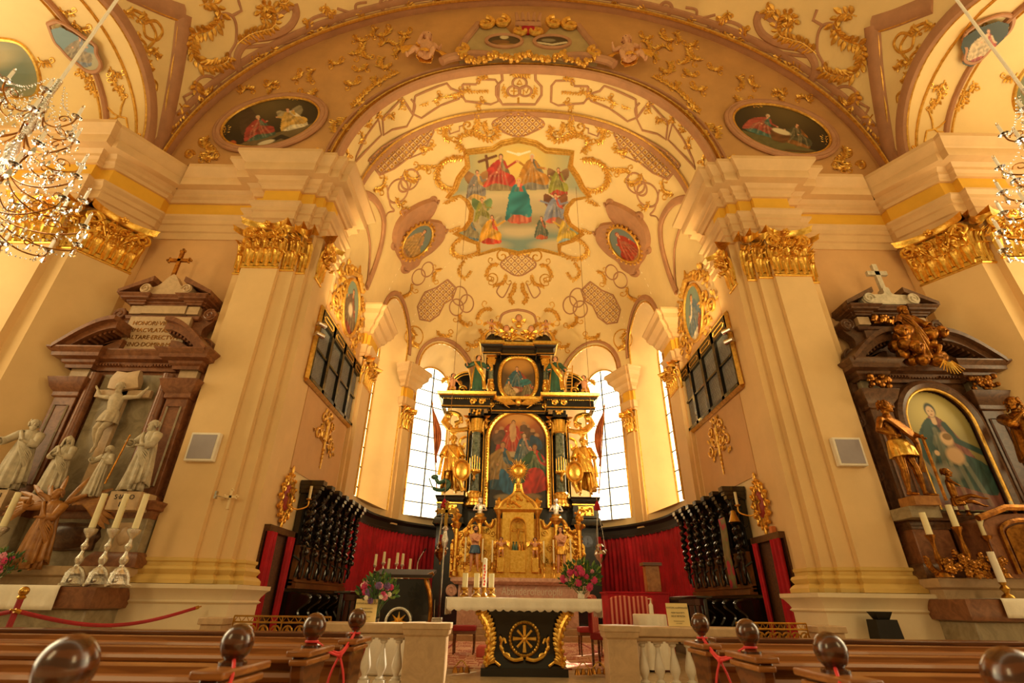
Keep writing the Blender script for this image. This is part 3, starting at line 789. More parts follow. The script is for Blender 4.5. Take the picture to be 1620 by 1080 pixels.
for (x, y, rx, ry, c) in ((.3, .52, .3, .06, 'CDBB90'), (.75, .5, .26, .06, 'CDBB90'), (.5, .6, .3, .08, 'B9AC86'), (.5, .78, .16, .06, 'C9BA92'), (.2, .72, .2, .07, 'B5A680'), (.82, .72, .18, .07, 'B5A680'), (.2, .92, .2, .05, 'C9B78A'), (.78, .92, .17, .05, 'C9B78A'), (.5, .7, .22, .05, '9C9270')): cv.ell(x, y, rx, ry, c, soft=.8)
cv.line([(.27, .14), (.3, .42)], .012, '6E4424'); cv.line([(.22, .19), (.34, .14)], .012, '6E4424')
cv.fig(.36, .44, .32, '8A7A58', 'B23A30', lean=.05, arms=((1, .4, -.1), (-1, .1, .2)), wide=1.5)
cv.fig(.6, .43, .31, '7E7A70', 'B07A2C', hair='C9C2B0', lean=-.02, arms=((-1, .35, -.08), (1, .35, .12)), wide=1.5)
cv.fig(.78, .48, .24, 'A83A28', '8A8A36', wings='8E6A44', lean=0, arms=((-1, .3, 0), (1, .2, .2)), wide=1.2)
cv.fig(.2, .52, .26, 'C9A055', '7E7A78', wings='9A7040', lean=.03, arms=((1, .3, 0), (-1, .1, .2)), wide=1.1)
cv.fig(.5, .72, .4, 'C8604A', '2E7C80', hair='D8B050', arms=((1, .04, .06), (-1, .04, .06)), wide=.95)
cv.poly([(.44, .46), (.56, .46), (.58, .56), (.57, .64), (.45, .64), (.43, .55)], '2E7C80', .25, 3)
cv.fig(.24, .72, .22, 'B8A070', '8A8A3C', wings='6E8A58', arms=((1, .38, .1), (-1, .1, .2)))
cv.fig(.3, .9, .25, 'C8402C', 'D8A030', wings='A9A080', lean=.05, arms=((1, .42, -.1), (-1, .2, .2)), wide=1.3)
cv.fig(.16, .88, .2, '4A7088', '8A8060', arms=((1, .2, .1), (-1, .2, .1)), wide=1.2)
cv.fig(.76, .72, .26, 'B85040', '8088A0', wings='7E5030', arms=((1, .42, 0), (-1, .5, -.05)), wide=1.3)
cv.fig(.84, .9, .24, '88A8B0', 'C8A83C', wings='8E7050', lean=-.05, arms=((-1, .4, -.1), (1, .1, .2)), wide=1.2)
cv.fig(.66, .86, .2, 'A84C2C', '4A5A50', arms=((1, .2, .1), (-1, .2, .1)))
cv.line([(.42, .1), (.5, .13), (.58, .1)], .008, 'F0E8D0'); cv.ell(.5, .125, .02, .012, 'F0E8D0')
bx = (708, 933, 219, 402)
def pf(u, v): return onto(bx[0]+(bx[1]-bx[0])*u, bx[2]+(bx[3]-bx[2])*v, 'vault', .06)[0]
picture('canvas', cv, pf, [((x-bx[0])/(bx[1]-bx[0]), (y-bx[2])/(bx[3]-bx[2])) for x, y in CF], t)
cen = np.array([820, 312.])
def shrink(k): return [tuple(cen+(np.array(p)-cen)*k) for p in CF+[CF[0]]]
for k, r, m in ((1.0, .1, 'gold_stucco'), (1.035, .06, 'gold_stucco'), (.97, .05, 'gold_stucco'), (.948, .04, 'stucco_pink')):
    b = MB(); ribbon(b, shrink(k), 'vault', r, .9, smooth=False); b.build('frame' if m != 'stucco_pink' else 'frame_fillet', m, t)
b = MB()
for s in (1, -1):
    ribbon(b, spiral(820+s*9, 231, 6, 1.3, PI if s > 0 else 0, s), 'vault', .05, .9); ribbon(b, spiral(820+s*10, 389, 7, 1.3, PI if s > 0 else 0, -s), 'vault', .05, .9)
garland(b, [(805, 396), (820, 400), (835, 396)], 'vault', .2, .1); b.build('frame_crest', 'gold_stucco', t)
# round the painting
V = 'vault'
pair('gilded_garland', 'garland', 'gold_stucco', lambda b: (garland(b, [(737, 249), (715, 250), (697, 260), (690, 277), (694, 290), (706, 297), (720, 297)], V, .17, .1)), 'gilded leaf garland looping from the <side> side of the ceiling painting')
pair('gilded_garland', 'garland', 'gold_stucco', lambda b: (garland(b, [(737, 239), (727, 232), (725, 221), (733, 212), (748, 209), (760, 213), (774, 220), (787, 212), (784, 200)], V, .17, .1)), 'gilded leaf garland above the upper <side> corner of the ceiling painting')
pair('gilded_garland', 'garland', 'gold_stucco', lambda b: (garland(b, [(752, 372), (730, 376), (716, 388), (717, 401), (735, 406), (757, 398)], V, .16, .1), garland(b, [(700, 322), (722, 312)], V, .14, .1), garland(b, [(707, 366), (726, 360)], V, .14, .1)), 'gilded leaf garland below the lower <side> corner of the ceiling painting')
def rings3(b):
    for c in ((629, 302, 15, 20, .5), (648, 284, 13, 17, .5), (640, 292, 9, 12, .5)): ribbon(b, circ(*c), V, .035, .6, smooth=False)
    ribbon(b, Z2((215, 880), (230, 970), (250, 1000), (220, 1010), (200, 1050)), V, .03)
    ribbon(b, Z2((500, 580), (515, 635), (560, 620), (560, 600), (590, 590), (580, 560)), V, .03, smooth=False)
pair('stucco_strapwork', 'stucco', 'stucco_pink', rings3, 'pink stucco strapwork of interlaced rings high on the <side> side of the chancel vault')
def sprays(b):
    acan(b, 640, 268, .9, 26, V); acan(b, 655, 272, -.4, 24, V, -1); garland(b, [(662, 266), (675, 264), (688, 263)], V, .12, .09)
    acan(b, 590, 300, -.6, 26, V); garland(b, [(625, 312), (632, 325), (640, 318)], V, .12, .09)
    ribbon(b, spiral(740, 198, 10, 1.3, 0, 1), V, .035); garland(b, [(753, 178), (755, 190), (754, 205)], V, .13, .07); acan(b, 705, 200, 1.4, 24, V); acan(b, 690, 190, .6, 24, V); acan(b, 770, 190, 1.6, 20, V)
    acan(b, 663, 232, 0, 22, V)
pair('gilded_acanthus', 'ornament', 'gold_stucco', sprays, 'gilded acanthus sprays on the upper <side> part of the chancel vault')
P1 = Z2((130, 760), (190, 700), (330, 620), (440, 580), (438, 625), (405, 690), (370, 690), (330, 740), (250, 800), (180, 830))
def latL(b): lattice(b, MB(), P1, V, 8)
for s in (-1, 1):
    b, g = MB(), MB(); lattice(b, g, P1, V, 8)
    if s > 0: b, g = mirror(b), mirror(g)
    o = b.build('lattice_panel', 'stucco_pink'); tag(o, 'pink stucco lattice with gold studs near the chancel arch, %s of the ceiling painting' % ('left' if s < 0 else 'right'), 'stucco'); studs(g, o)
def lobed(cx, cy, rx, ry): return [(cx+rx*(1+.08*math.cos(4*a))*math.cos(a), cy+ry*(1+.08*math.cos(4*a))*math.sin(a)) for a in [2*PI*i/28 for i in range(28)]]
for (q, lb) in ((lobed(820, 196, 38, 18), 'oval stucco lattice panel with gold studs above the ceiling painting'), (lobed(820, 418, 26, 17), 'oval stucco lattice panel with gold studs below the ceiling painting')):
    b, g = MB(), MB(); lattice(b, g, q, V, 8); o = b.build('lattice_panel', 'stucco_pink'); tag(o, lb, 'stucco'); studs(g, o)
P2 = [(708, 442), (690, 455), (672, 462), (660, 485), (664, 505), (680, 508), (694, 498), (703, 480), (716, 472), (722, 456)]
for s in (-1, 1):
    b, g = MB(), MB(); lattice(b, g, P2, V, 7)
    if s > 0: b, g = mirror(b), mirror(g)
    o = b.build('lattice_panel', 'stucco_pink'); tag(o, 'stucco lattice panel above the %s inner apse window' % ('left' if s < 0 else 'right'), 'stucco'); studs(g, o)
def lower(b):
    acan(b, 790, 418, 2.6, 28, V); acan(b, 800, 432, 2.2, 28, V, -1); ribbon(b, spiral(795, 405, 12, 1.4, 0, -1), V, .035); ribbon(b, spiral(778, 440, 10, 1.4, 1, -1), V, .03)
    garland(b, [(815, 445), (812, 460), (806, 470), (812, 480)], V, .14, .08); acan(b, 780, 490, 2.8, 30, V); acan(b, 775, 512, .4, 28, V, -1)
    garland(b, [(735, 410), (725, 428), (735, 440), (745, 428)], V, .12, .08); acan(b, 700, 425, 2.4, 24, V); acan(b, 650, 448, 2.0, 26, V, -1)
    garland(b, [(648, 520), (656, 530), (650, 540), (662, 548)], V, .15, .08); ribbon(b, circ(655, 532, 14, 16), V, .03); acan(b, 690, 522, .5, 24, V); acan(b, 728, 495, 1.2, 24, V); acan(b, 756, 520, 1.3, 22, V, -1); acan(b, 736, 540, .3, 24, V)
pair('gilded_acanthus', 'ornament', 'gold_stucco', lower, 'gilded acanthus sprays on the <side> half of the apse vault')
def lowp(b):
    for c in ((727, 468, 12, 15, 0), (738, 480, 11, 14, 0), (722, 486, 11, 13, 0)): ribbon(b, circ(*c), V, .03, .6, smooth=False)
    for c in ((662, 438, 10, 13, .4), (676, 426, 9, 12, .4)): ribbon(b, circ(*c), V, .03, .6, smooth=False)
    ribbon(b, [(808, 448), (796, 470), (786, 462), (790, 452)], V, .03); ribbon(b, [(790, 510), (794, 498), (806, 492), (820, 490)], V, .06); ribbon(b, [(770, 528), (778, 520), (778, 536), (768, 538), (770, 528)], V, .03, smooth=False)
    ribbon(b, [(648, 250), (660, 245), (672, 240)], V, .03)
pair('stucco_strapwork', 'stucco', 'stucco_pink', lowp, 'pink stucco strapwork of interlaced rings on the <side> half of the apse vault')
# portrait cartouches
for s in (-1, 1):
    t = thing('portrait_cartouche', 'scrolled pink stucco cartouche with a small oval portrait, %s of the ceiling painting' % ('left' if s < 0 else 'right'), 'cartouche')
    mx = (lambda p: p) if s < 0 else (lambda p: np.array([-p[0], p[1], p[2]]))
    OUT = [(640, 333), (662, 320), (684, 313), (689, 322), (676, 344), (698, 350), (702, 372), (684, 394), (664, 408), (656, 420), (640, 428), (634, 414), (626, 400), (620, 376), (626, 352)]
    sm = [tuple(a) for a in spl(OUT+[OUT[0]], 4)]; c0 = np.array([656, 372.]); b = MB(); rg = []
    for k, off in ((1, 0), (.97, .16), (.85, .2), (.6, .12)):
        rg.append([mx(onto(*(c0+(np.array(q)-c0)*k), V, off)[0]) for q in sm[:-1]])
    b.rings(rg if s < 0 else [r[::-1] for r in rg]); b.build('cartouche_plate', 'stucco_pink', t)
    b = MB(); g = MB()
    for q in ((640, 335, 7), (686, 316, 7), (700, 362, 7), (640, 424, 7), (624, 388, 6)):
        b = MB(); ribbon(b, spiral(q[0], q[1], q[2], 1.4, 0, 1), V, .07, 1.2); (mirror(b) if s > 0 else b).build('volute', 'stucco_pink', t)
    P = circ(654, 378, 33, 19, -.87); r3, n3 = drop(P, V, .2, smooth=False); g.tube(r3, .05, 6)
    for i in range(0, len(r3)-1): g.sphere(r3[i]+(r3[i]-np.mean(r3, 0))*.12, .06, 6, 4)
    for q in ((676, 349), (634, 402), (645, 340), (690, 372)): acan(g, q[0], q[1], RN.random()*6, 12, V, 1, 1.5)
    gg = mirror(g) if s > 0 else g; gg.build('gilded_frame', 'gold_stucco', t)
    cv = CV(40, 60, lambda X, Y: np.array(hexc('6E8080'))*(1+0*X[..., None]))
    if s < 0: cv.fig(.5, .98, .85, '8A6A48', 'B08A50', wide=1.3, arms=((1, .2, .1), (-1, .2, .1)))
    else: cv.fig(.5, .98, .85, 'B03A28', 'A83024', wide=1.2, arms=((1, .2, 0), (-1, .2, .1)), hair='A83024')
    ax, ay = np.array([math.cos(-.87), math.sin(-.87)]), np.array([-math.sin(-.87), math.cos(-.87)])
    def pf(u, v):
        q = np.array([654, 378])+ax*33*(1-2*v)*1+ay*19*(2*u-1)
        return mx(onto(q[0], q[1], V, .17)[0])
    picture('portrait', cv, pf, ellip(), t, coarse=8)
# ---------------------------------------------------------------- soffit band of the chancel arch
S = 'soffit'
def strap(b):
    for p in (((575, 400), (640, 400), (650, 375), (730, 378), (748, 402), (745, 480), (710, 495), (590, 480), (575, 455), (575, 400)),
              ((350, 455), (460, 408), (500, 395), (520, 420), (575, 440), (558, 468), (470, 500), (380, 560), (338, 540), (350, 455)),
              ((195, 562), (290, 465), (312, 500), (340, 545), (310, 600), (240, 615), (200, 640), (195, 562)),
              ((70, 740), (120, 640), (175, 565), (190, 640), (140, 690), (60, 775), (70, 740))): ribbon(b, Z2(*p), S, .035, .6, smooth=False)
    ribbon(b, Z2((330, 470), (350, 500), (340, 545)), S, .03)
pair('stucco_strapwork', 'stucco', 'stucco_pink', strap, 'pink stucco strap panels along the <side> half of the chancel arch underside')
def sg_(b):
    for q in ((700, 375, .1), (690, 480, -.4), (620, 435, 0), (520, 445, 3), (430, 480, 2.6), (270, 520, 2), (160, 560, 2), (110, 600, 2.2), (80, 680, 2), (20, 760, 1.6), (250, 570, .5)):
        acan(b, 540+q[0]/3, q[1]/3, q[2]+PI, 18, S, 1, .8)
    for q in (((590, 435), (660, 432), (700, 430)), ((480, 460), (560, 450)), ((370, 500), (410, 490))): garland(b, Z2(*q), S, .08, .08)
pair('gilded_acanthus', 'ornament', 'gold_stucco', sg_, 'small gilded sprays along the <side> half of the chancel arch underside')
b, g = MB(), MB()
ribbon(b, Z2((760, 340), (765, 380), (735, 410), (735, 450), (755, 480), (765, 495), (920, 495), (930, 480), (950, 450), (950, 410), (922, 380), (920, 340)), S, .04, .6, smooth=False)
for c in ((822, 131, 11, 9), (813, 144, 10, 8), (831, 144, 10, 8)): ribbon(b, circ(*c), S, .035, .8, smooth=False)
ribbon(g, [(818, 133), (822, 126), (826, 133), (818, 133)], S, .02, 1, smooth=False); ribbon(g, [(808, 144), (818, 144)], S, .02); ribbon(g, [(813, 138), (813, 150)], S, .02)
ribbon(g, [(828, 149), (828, 141), (833, 147), (836, 140)], S, .02, smooth=False); garland(g, [(806, 119), (820, 116), (838, 119)], S, .12, .08); garland(g, [(797, 133), (797, 145), (802, 152)], S, .1, .08); garland(g, [(845, 135), (848, 145), (842, 152)], S, .1, .08); ribbon(g, [(820, 154), (820, 163)], S, .03)
o = b.build('emblem_panel', 'stucco_pink'); tag(o, 'pink stucco panel with three interlocked rings at the crown of the chancel arch', 'stucco'); g.build('gilded_emblem', 'gold_stucco', o)
# ---------------------------------------------------------------- oval pictures on the east face
for s in (-1, 1):
    c = (-6.74, 12.45) if s < 0 else (6.78, 12.5)
    lab = 'oval painting of a kneeling white-robed angel before a woman, above the left pier' if s < 0 else 'oval painting of a couple bending over a crib, above the right pier'
    t = thing('oval_painting', lab, 'painting', (c[0], YE-.02, c[1]), 0)
    A_, B_, rt = 1.36, .98, s*-.42
    cr, sr = math.cos(rt), math.sin(rt)
    rt0 = math.radians(24)*(-s)
    def el(k, y, n=48, A_=A_, B_=B_, cr=cr, sr=sr): return [((A_*math.cos(2*PI*i/n)*cr-B_*math.sin(2*PI*i/n)*sr)*k, y, (A_*math.cos(2*PI*i/n)*sr+B_*math.sin(2*PI*i/n)*cr)*k) for i in range(n+1)]
    for k, r, m, nm in ((1.0, .07, 'stucco_pink', 'frame'), (.93, .035, 'gold_stucco', 'frame_fillet'), (1.07, .05, 'stucco_pink', 'frame_moulding')):
        b = MB(); b.tube(el(k, -.04), r, 8, nrm=(0, -1, 0)); b.build(nm, m, t)
    cv = CV(110, 80, lambda X, Y: (np.array(hexc('3A3020'))*(1-.6*Y[..., None])+np.array(hexc('6A5A34'))*(.6*np.exp(-((X-.5)/.3)**2-((Y-.15)/.3)**2))[..., None]))
    if s < 0:
        cv.poly([(0, .8), (1, .75), (1, 1), (0, 1)], '6A5A3C', .1); cv.poly([(.25, .1), (.35, .1), (.4, .6), (.2, .6)], '4A3A2A', .1)
        cv.fig(.36, .78, .5, '3E5A50', 'A04038', hair='D8C8A0', lean=.08, arms=((1, .2, .05), (-1, .2, .1)), wide=1.5)
        cv.fig(.7, .76, .48, 'D8CDB0', 'C8A050', wings='9A8E70', lean=-.04, arms=((-1, .35, 0), (1, .15, -.1)), wide=1.4)
        cv.ell(.1, .72, .03, .04, 'B85A30'); cv.line([(.35, .92), (.55, .84), (.6, .92)], .03, '2A2018'); cv.ell(.4, .88, .08, .03, 'CFC4A8')
    else:
        cv.poly([(0, .78), (1, .75), (1, 1), (0, 1)], '5E5A38', .1)
        cv.fig(.3, .74, .48, '3E6A66', 'A04A40', hair='D8CDB0', lean=.12, arms=((1, .35, .15), (-1, .1, .2)), wide=1.6)
        cv.fig(.68, .74, .46, '8A5A2C', '4A4A38', hair='3A2A1A', lean=-.12, arms=((-1, .3, .15), (1, .1, .2)), wide=1.5)
        cv.poly([(.42, .56), (.6, .56), (.57, .76), (.45, .76)], '6A4424', .2); cv.ell(.51, .55, .09, .04, 'DCCFAC'); cv.line([(.6, .9), (.85, .78)], .012, '5A3A1C')
    def pf(u, v, A_=A_, B_=B_, cr=cr, sr=sr):
        x, z = A_*(2*u-1)*.97, B_*(1-2*v)*.97
        return ((x*cr-z*sr), -.02, (x*sr+z*cr))
    picture('canvas', cv, pf, ellip(), t, coarse=3)
E_ = 'east'
def eo(b):
    for q in ((500, 140, 2.6, 26), (545, 128, .2, 24), (480, 150, 2.8, 22), (560, 160, .8, 24), (548, 185, 1.8, 22), (535, 190, 2, 20), (330, 215, 1.6, 24), (318, 240, .6, 26), (345, 240, 2.8, 22), (550, 85, -.4, 30), (580, 100, 2.4, 22), (600, 75, -.3, 26), (620, 100, 2.8, 22), (595, 55, -.2, 24), (650, 60, 2.6, 20), (380, 150, -.6, 22), (520, 235, 2.6, 18), (420, 140, -.5, 20)):
        acan(b, *q[:2], q[2], q[3], E_, 1 if q[0] % 20 else -1)
    for q in ((610, 90, 2.0, 20), (575, 75, 1.2, 22), (640, 80, 2.8, 18), (630, 50, .2, 20), (500, 110, 2.2, 22), (460, 125, -.4, 20), (560, 55, .6, 22), (520, 95, .3, 22), (595, 120, 1.6, 16), (440, 140, 2.8, 18), (350, 215, -.8, 18), (600, 45, 2.4, 18)): acan(b, q[0], q[1], q[2], q[3], E_, 1, .9)
    ribbon(b, spiral(322, 225, 9, 1.4, 0, 1), E_, .04); ribbon(b, spiral(300, 245, 8, 1.4, 0, -1), E_, .04); garland(b, [(556, 172), (575, 150), (600, 130), (630, 115)], E_, .12, .08)
pair('gilded_acanthus', 'ornament', 'gold_stucco', eo, 'gilded leaf sprays around the <side> oval painting over the chancel arch')
# cartouche at the crown of the arch
t = thing('crown_cartouche', 'large scrolled stucco cartouche with two small ovals at the top of the chancel arch', 'cartouche')
CX = .06
b = MB(); W2 = [(-2.0, 15.0), (-1.9, 15.6), (-1.7, 16.1), (-1.55, 16.6), (-1.2, 16.75), (-.75, 16.7), (-.45, 16.2), (-.3, 16.5), (0, 16.65), (.3, 16.5), (.45, 16.2), (.75, 16.7), (1.2, 16.75), (1.55, 16.6), (1.7, 16.1), (1.9, 15.6), (2.0, 15.0), (1.5, 15.15), (1.0, 15.05), (.5, 15.2), (0, 15.1), (-.5, 15.2), (-1.0, 15.05), (-1.5, 15.15)]
sm = [tuple(a) for a in spl(W2+[W2[0]], 3)][:-1]; b.prism([(x+CX, z) for x, z in sm], YE-.28, YE+.05); o = b.build('shield', 'shield_stucco', t); bevel(o, .06, 3)
for s in (-1, 1):
    for (x, z, r) in ((1.25, 16.55, .24), (.78, 16.65, .24), (.25, 16.2, .22), (1.9, 15.2, .2)):
        b = MB(); P = []
        for i in range(24): a = s*i/24*2*PI*1.5+PI/2; q = r*(1-.8*i/24); P.append((s*x+CX+q*math.cos(a), YE-.4+.1*i/24, z+q*math.sin(a)))
        b.tube(P, .075, 8); b.build('volute', 'gold_stucco', t)
    b = MB(); b.tube([(s*.7+CX+.52*math.cos(a), YE-.3, 15.78+.3*math.sin(a)) for a in [2*PI*i/30 for i in range(31)]], .06, 6); b.build('oval_frame', 'stucco_pink', t)
    cv = CV(40, 24, lambda X, Y: np.array(hexc('4A3822'))*(1+0*X[..., None]))
    if s < 0: cv.ell(.5, .2, .12, .1, 'D8C8A0'); cv.ell(.4, .6, .25, .1, '7A5028'); cv.ell(.6, .85, .3, .08, 'A07840')
    else: cv.line([(.1, .6), (.5, .75), (.9, .55)], .05, 'D8CDB0'); cv.ell(.4, .4, .2, .08, '8A8068')
    picture('oval_canvas', cv, lambda u, v, s=s: (s*.7+CX+.52*(2*u-1), YE-.31, 15.78+.3*(1-2*v)), ellip(), t, coarse=3)
for s in (-1, 1):
    b = MB(); b.tube([(s*x+CX, YE-.3, z) for x, z in spl([(1.0, 15.05), (1.5, 15.12), (2.0, 15.02), (2.3, 14.9), (2.45, 14.75)], 4)], .12, 8); b.tube([(s*x+CX, YE-.3, z) for x, z in spl([(2.0, 15.0), (1.9, 15.6), (1.7, 16.1), (1.5, 16.6)], 4)], .1, 8); b.build('side_scroll', 'stucco_pink', t)
b = MB(); b.sphere((CX, YE-.35, 16.35), (.22, .15, .26), 12, 8); b.build('crown_lining', 'red_velvet', t)
b = MB()
for i in range(5): b.tube([(CX+(-.3+.15*i), YE-.45, 16.5), (CX+(-.36+.18*i), YE-.5, 16.85)], [.07, .05], 6)
b.tube([(CX-.36, YE-.42, 16.45), (CX, YE-.5, 16.3), (CX+.36, YE-.42, 16.45)], .07, 8); b.build('crown', 'stucco_pink', t)
tt = MB(); pts = []
for k in range(4):
    x0 = -1.95+k*.975
    for i in range(9): pts.append((CX+x0+.975*i/8, YE-.35, 14.95+.16*0+(.18-.26*math.sin(PI*i/8))+( -.12 if k in (0, 3) else 0)))
for p in pts:
    for q in range(4):
        tt.sphere((p[0]+RN.uniform(-.06, .06), p[1]+RN.uniform(-.05, .05), p[2]+RN.uniform(-.07, .07)), RN.uniform(.05, .085), 7, 5)
tag(tt.build('flower_swag', 'gold_stucco'), 'gilded swag of flowers hanging below the cartouche at the top of the chancel arch', 'garland')
# ---------------------------------------------------------------- nave vault
Nn = 'nave'
for s in (-1, 1):
    b = MB(); ribbon(b, [(252, 248), (262, 200), (274, 140), (284, 80), (291, 22)], Nn, .2, .35); ribbon(b, [(291, 22), (262, 12), (235, 0), (200, -16)], Nn, .2, .35)
    g = MB(); ribbon(g, [(250, 240), (258, 190), (268, 130), (276, 80), (281, 32), (240, 14), (200, -6)], Nn, .04, .8, smooth=False)
    if s > 0: b, g = mirror(b), mirror(g)
    o = b.build('vault_rib', 'stucco_pink'); tag(o, 'broad pink stucco rib bending across the nave vault at upper %s' % ('left' if s < 0 else 'right'), 'rib'); g.build('gilded_edge', 'gold_stucco', o)
def np_(b):
    ribbon(b, Z1((1395, 20), (1405, 70), (1370, 130), (1290, 170), (1200, 185), (1150, 220), (1125, 270), (1135, 330), (1180, 345), (1200, 320)), Nn, .11, .5)
    ribbon(b, Z1((1310, 90), (1340, 60), (1390, 30)), Nn, .06); ribbon(b, Z1((1150, 225), (1250, 215), (1330, 205), (1400, 190), (1450, 170), (1465, 120), (1480, 90), (1540, 70), (1600, 85), (1640, 110), (1650, 140)), Nn, .05)
    ribbon(b, Z1((1040, 90), (1060, 65), (1100, 75), (1120, 120), (1118, 200), (1090, 255), (1100, 300), (1130, 330)), Nn, .04); ribbon(b, Z1((1100, 75), (1145, 50), (1130, 0)), Nn, .04, smooth=False)
    ribbon(b, circ(327, 137, 19, 17), Nn, .04, smooth=False); ribbon(b, Z1((925, 430), (870, 460), (900, 530), (890, 580), (850, 600)), Nn, .04, smooth=False); ribbon(b, Z1((925, 430), (930, 520), (900, 590)), Nn, .035)
    ribbon(b, spiral(283, 197, 6, 1.3, 0, 1), Nn, .05); ribbon(b, Z1((1040, 400), (1080, 390), (1110, 360), (1120, 400), (1090, 410)), Nn, .035)
    ribbon(b, Z1((1560, 120), (1590, 100), (1620, 110), (1610, 150), (1570, 155), (1560, 120)), Nn, .035, smooth=False); ribbon(b, spiral(612, 5, 12, 1.4, 2, 1), Nn, .05); ribbon(b, Z1((1600, 40), (1680, 60), (1690, 20), (1740, 10)), Nn, .04)
    ribbon(b, Z1((2220, 20), (2120, 40), (2060, 20), (2060, -20)), Nn, .04); ribbon(b, Z1((2220, 20), (2300, -5)), Nn, .04)
pair('stucco_strapwork', 'stucco', 'stucco_pink', np_, 'large pink stucco scrollwork on the <side> side of the nave vault')
def ng(b):
    garland(b, Z1((945, 25), (1010, 15), (1045, 60), (1030, 110), (985, 145), (925, 165), (910, 230), (930, 285), (985, 315), (1060, 300), (1090, 265)), Nn, .24, .13)
    garland(b, Z1((1120, 210), (1180, 165), (1240, 145), (1290, 130), (1310, 90), (1300, 40), (1260, 25), (1235, 60), (1265, 90), (1285, 70)), Nn, .22, .12); garland(b, Z1((1310, 10), (1350, 15), (1370, 0)), Nn, .22, .1)
    garland(b, Z1((1130, 330), (1150, 350), (1190, 340)), Nn, .2, .1); garland(b, Z1((1180, 300), (1230, 270), (1290, 275), (1295, 230)), Nn, .18, .1); garland(b, Z1((940, 370), (930, 430), (975, 460), (1010, 430)), Nn, .22, .1)
    garland(b, Z1((850, 490), (870, 530), (840, 560)), Nn, .18, .1); garland(b, Z1((800, 670), (810, 630), (850, 595)), Nn, .18, .1); garland(b, Z1((1040, 470), (1060, 440), (1090, 430)), Nn, .15, .1); garland(b, Z1((930, 550), (960, 500)), Nn, .15, .1)
    acan(b, 482, 52, -1.2, 20, Nn, 1, 1.2); acan(b, 500, 42, .3, 20, Nn, 1, 1.2); acan(b, 515, 5, 1.2, 20, Nn, 1, 1.3); acan(b, 575, 15, 1.7, 20, Nn, 1, 1.2); acan(b, 640, 8, .4, 20, Nn, -1, 1.2); acan(b, 700, 3, 2.8, 18, Nn, 1, 1.2); acan(b, 760, 3, 2.8, 18, Nn, -1)
pair('gilded_garland', 'garland', 'gold_stucco', ng, 'long gilded flower garlands winding over the <side> side of the nave vault')
def nc(b):
    for p in (((490, 20), (530, 55), (600, 60), (640, 50), (700, 90), (740, 170), (700, 230)), ((680, 110), (740, 100), (770, 150), (740, 190), (690, 170), (680, 110)), ((620, 150), (690, 210), (660, 270), (700, 330), (690, 360)), ((690, 360), (740, 390), (740, 430))): ribbon(b, Z1(*p), Nn, .035)
    for q in ((205, 55, .4), (230, 70, 1.4), (250, 75, 1.8), (220, 90, .9), (240, 95, 1.9), (235, 125, 1.8), (195, 15, .5), (215, 25, .3)): acan(b, *q[:2], q[2], 15, Nn, 1, 1)
pair('gilded_acanthus', 'ornament', 'gold_stucco', nc, 'gilded scrolls filling the triangular panel of the nave vault at upper <side>')
# chapel arch ornaments and the soffit medallions
for s in (-1, 1):
    def PX(pts): return pts if s < 0 else [(1656-x+ (0), y+10) for x, y in pts]
    t = thing('cloud_medallion', ('lobed painting of a blue-grey figure on clouds under the left chapel arch' if s < 0 else 'lobed dark painting of a red-robed figure under the right chapel arch'), 'painting')
    q = [(85, 42), (100, 38), (120, 48), (140, 62), (158, 75), (160, 88), (167, 105), (160, 116), (145, 115), (130, 103), (118, 95), (105, 80), (95, 68)] if s < 0 else [(1520, 55), (1545, 38), (1575, 28), (1592, 32), (1590, 48), (1578, 62), (1560, 78), (1545, 95), (1530, 103), (1517, 98), (1520, 82), (1516, 70)]
    cv = CV(60, 60, lambda X, Y: np.array(hexc('6E8890' if s < 0 else '2A3628'))*(1+0*X[..., None]))
    if s < 0: cv.ell(.7, .75, .3, .2, 'A8A080'); cv.fig(.5, .85, .7, '6E7888', '8A7A60', wide=1.6, lean=.1)
    else: cv.fig(.5, .9, .75, 'A03A28', 'C8B088', wide=1.8, lean=.1)
    xs, ys = [a for a, b in q], [b for a, b in q]; B4 = (min(xs), max(xs), min(ys), max(ys))
    picture('canvas', cv, lambda u, v: onto(B4[0]+(B4[1]-B4[0])*u, B4[2]+(B4[3]-B4[2])*v, 'chapel', .13)[0], [((x-B4[0])/(B4[1]-B4[0]), (y-B4[2])/(B4[3]-B4[2])) for x, y in q], t, coarse=6)
    b = MB(); ribbon(b, q+[q[0]], 'chapel', .045, .8); b.v = [tuple(np.array(v)+np.array((0, -.1, -.08))) for v in b.v]; b.build('frame', 'stucco_pink', t)
def cg(b):
    K = 'chapel'
    for q in ((118, 32, .8, 26), (130, 105, 1.2, 26), (145, 130, 1.4, 20), (175, 105, .8, 24), (185, 120, 1.6, 24), (195, 135, 1.7, 18), (165, 215, 2.4, 20), (205, 215, .3, 16), (60, 90, .6, 24), (95, 10, .6, 24)): acan(b, *q[:2], q[2], q[3], K, 1, .8)
    for p in (((148, 130), (152, 150), (165, 155), (165, 165), (180, 180), (190, 185), (192, 170), (198, 155), (190, 150), (182, 130)), ((170, 205), (170, 188), (182, 188), (188, 184), (200, 187), (203, 205))): ribbon(b, p, K, .025, .8, smooth=False)
pair('gilded_acanthus', 'ornament', 'gold_stucco', cg, 'gilded scrolls on the underside of the <side> chapel arch')
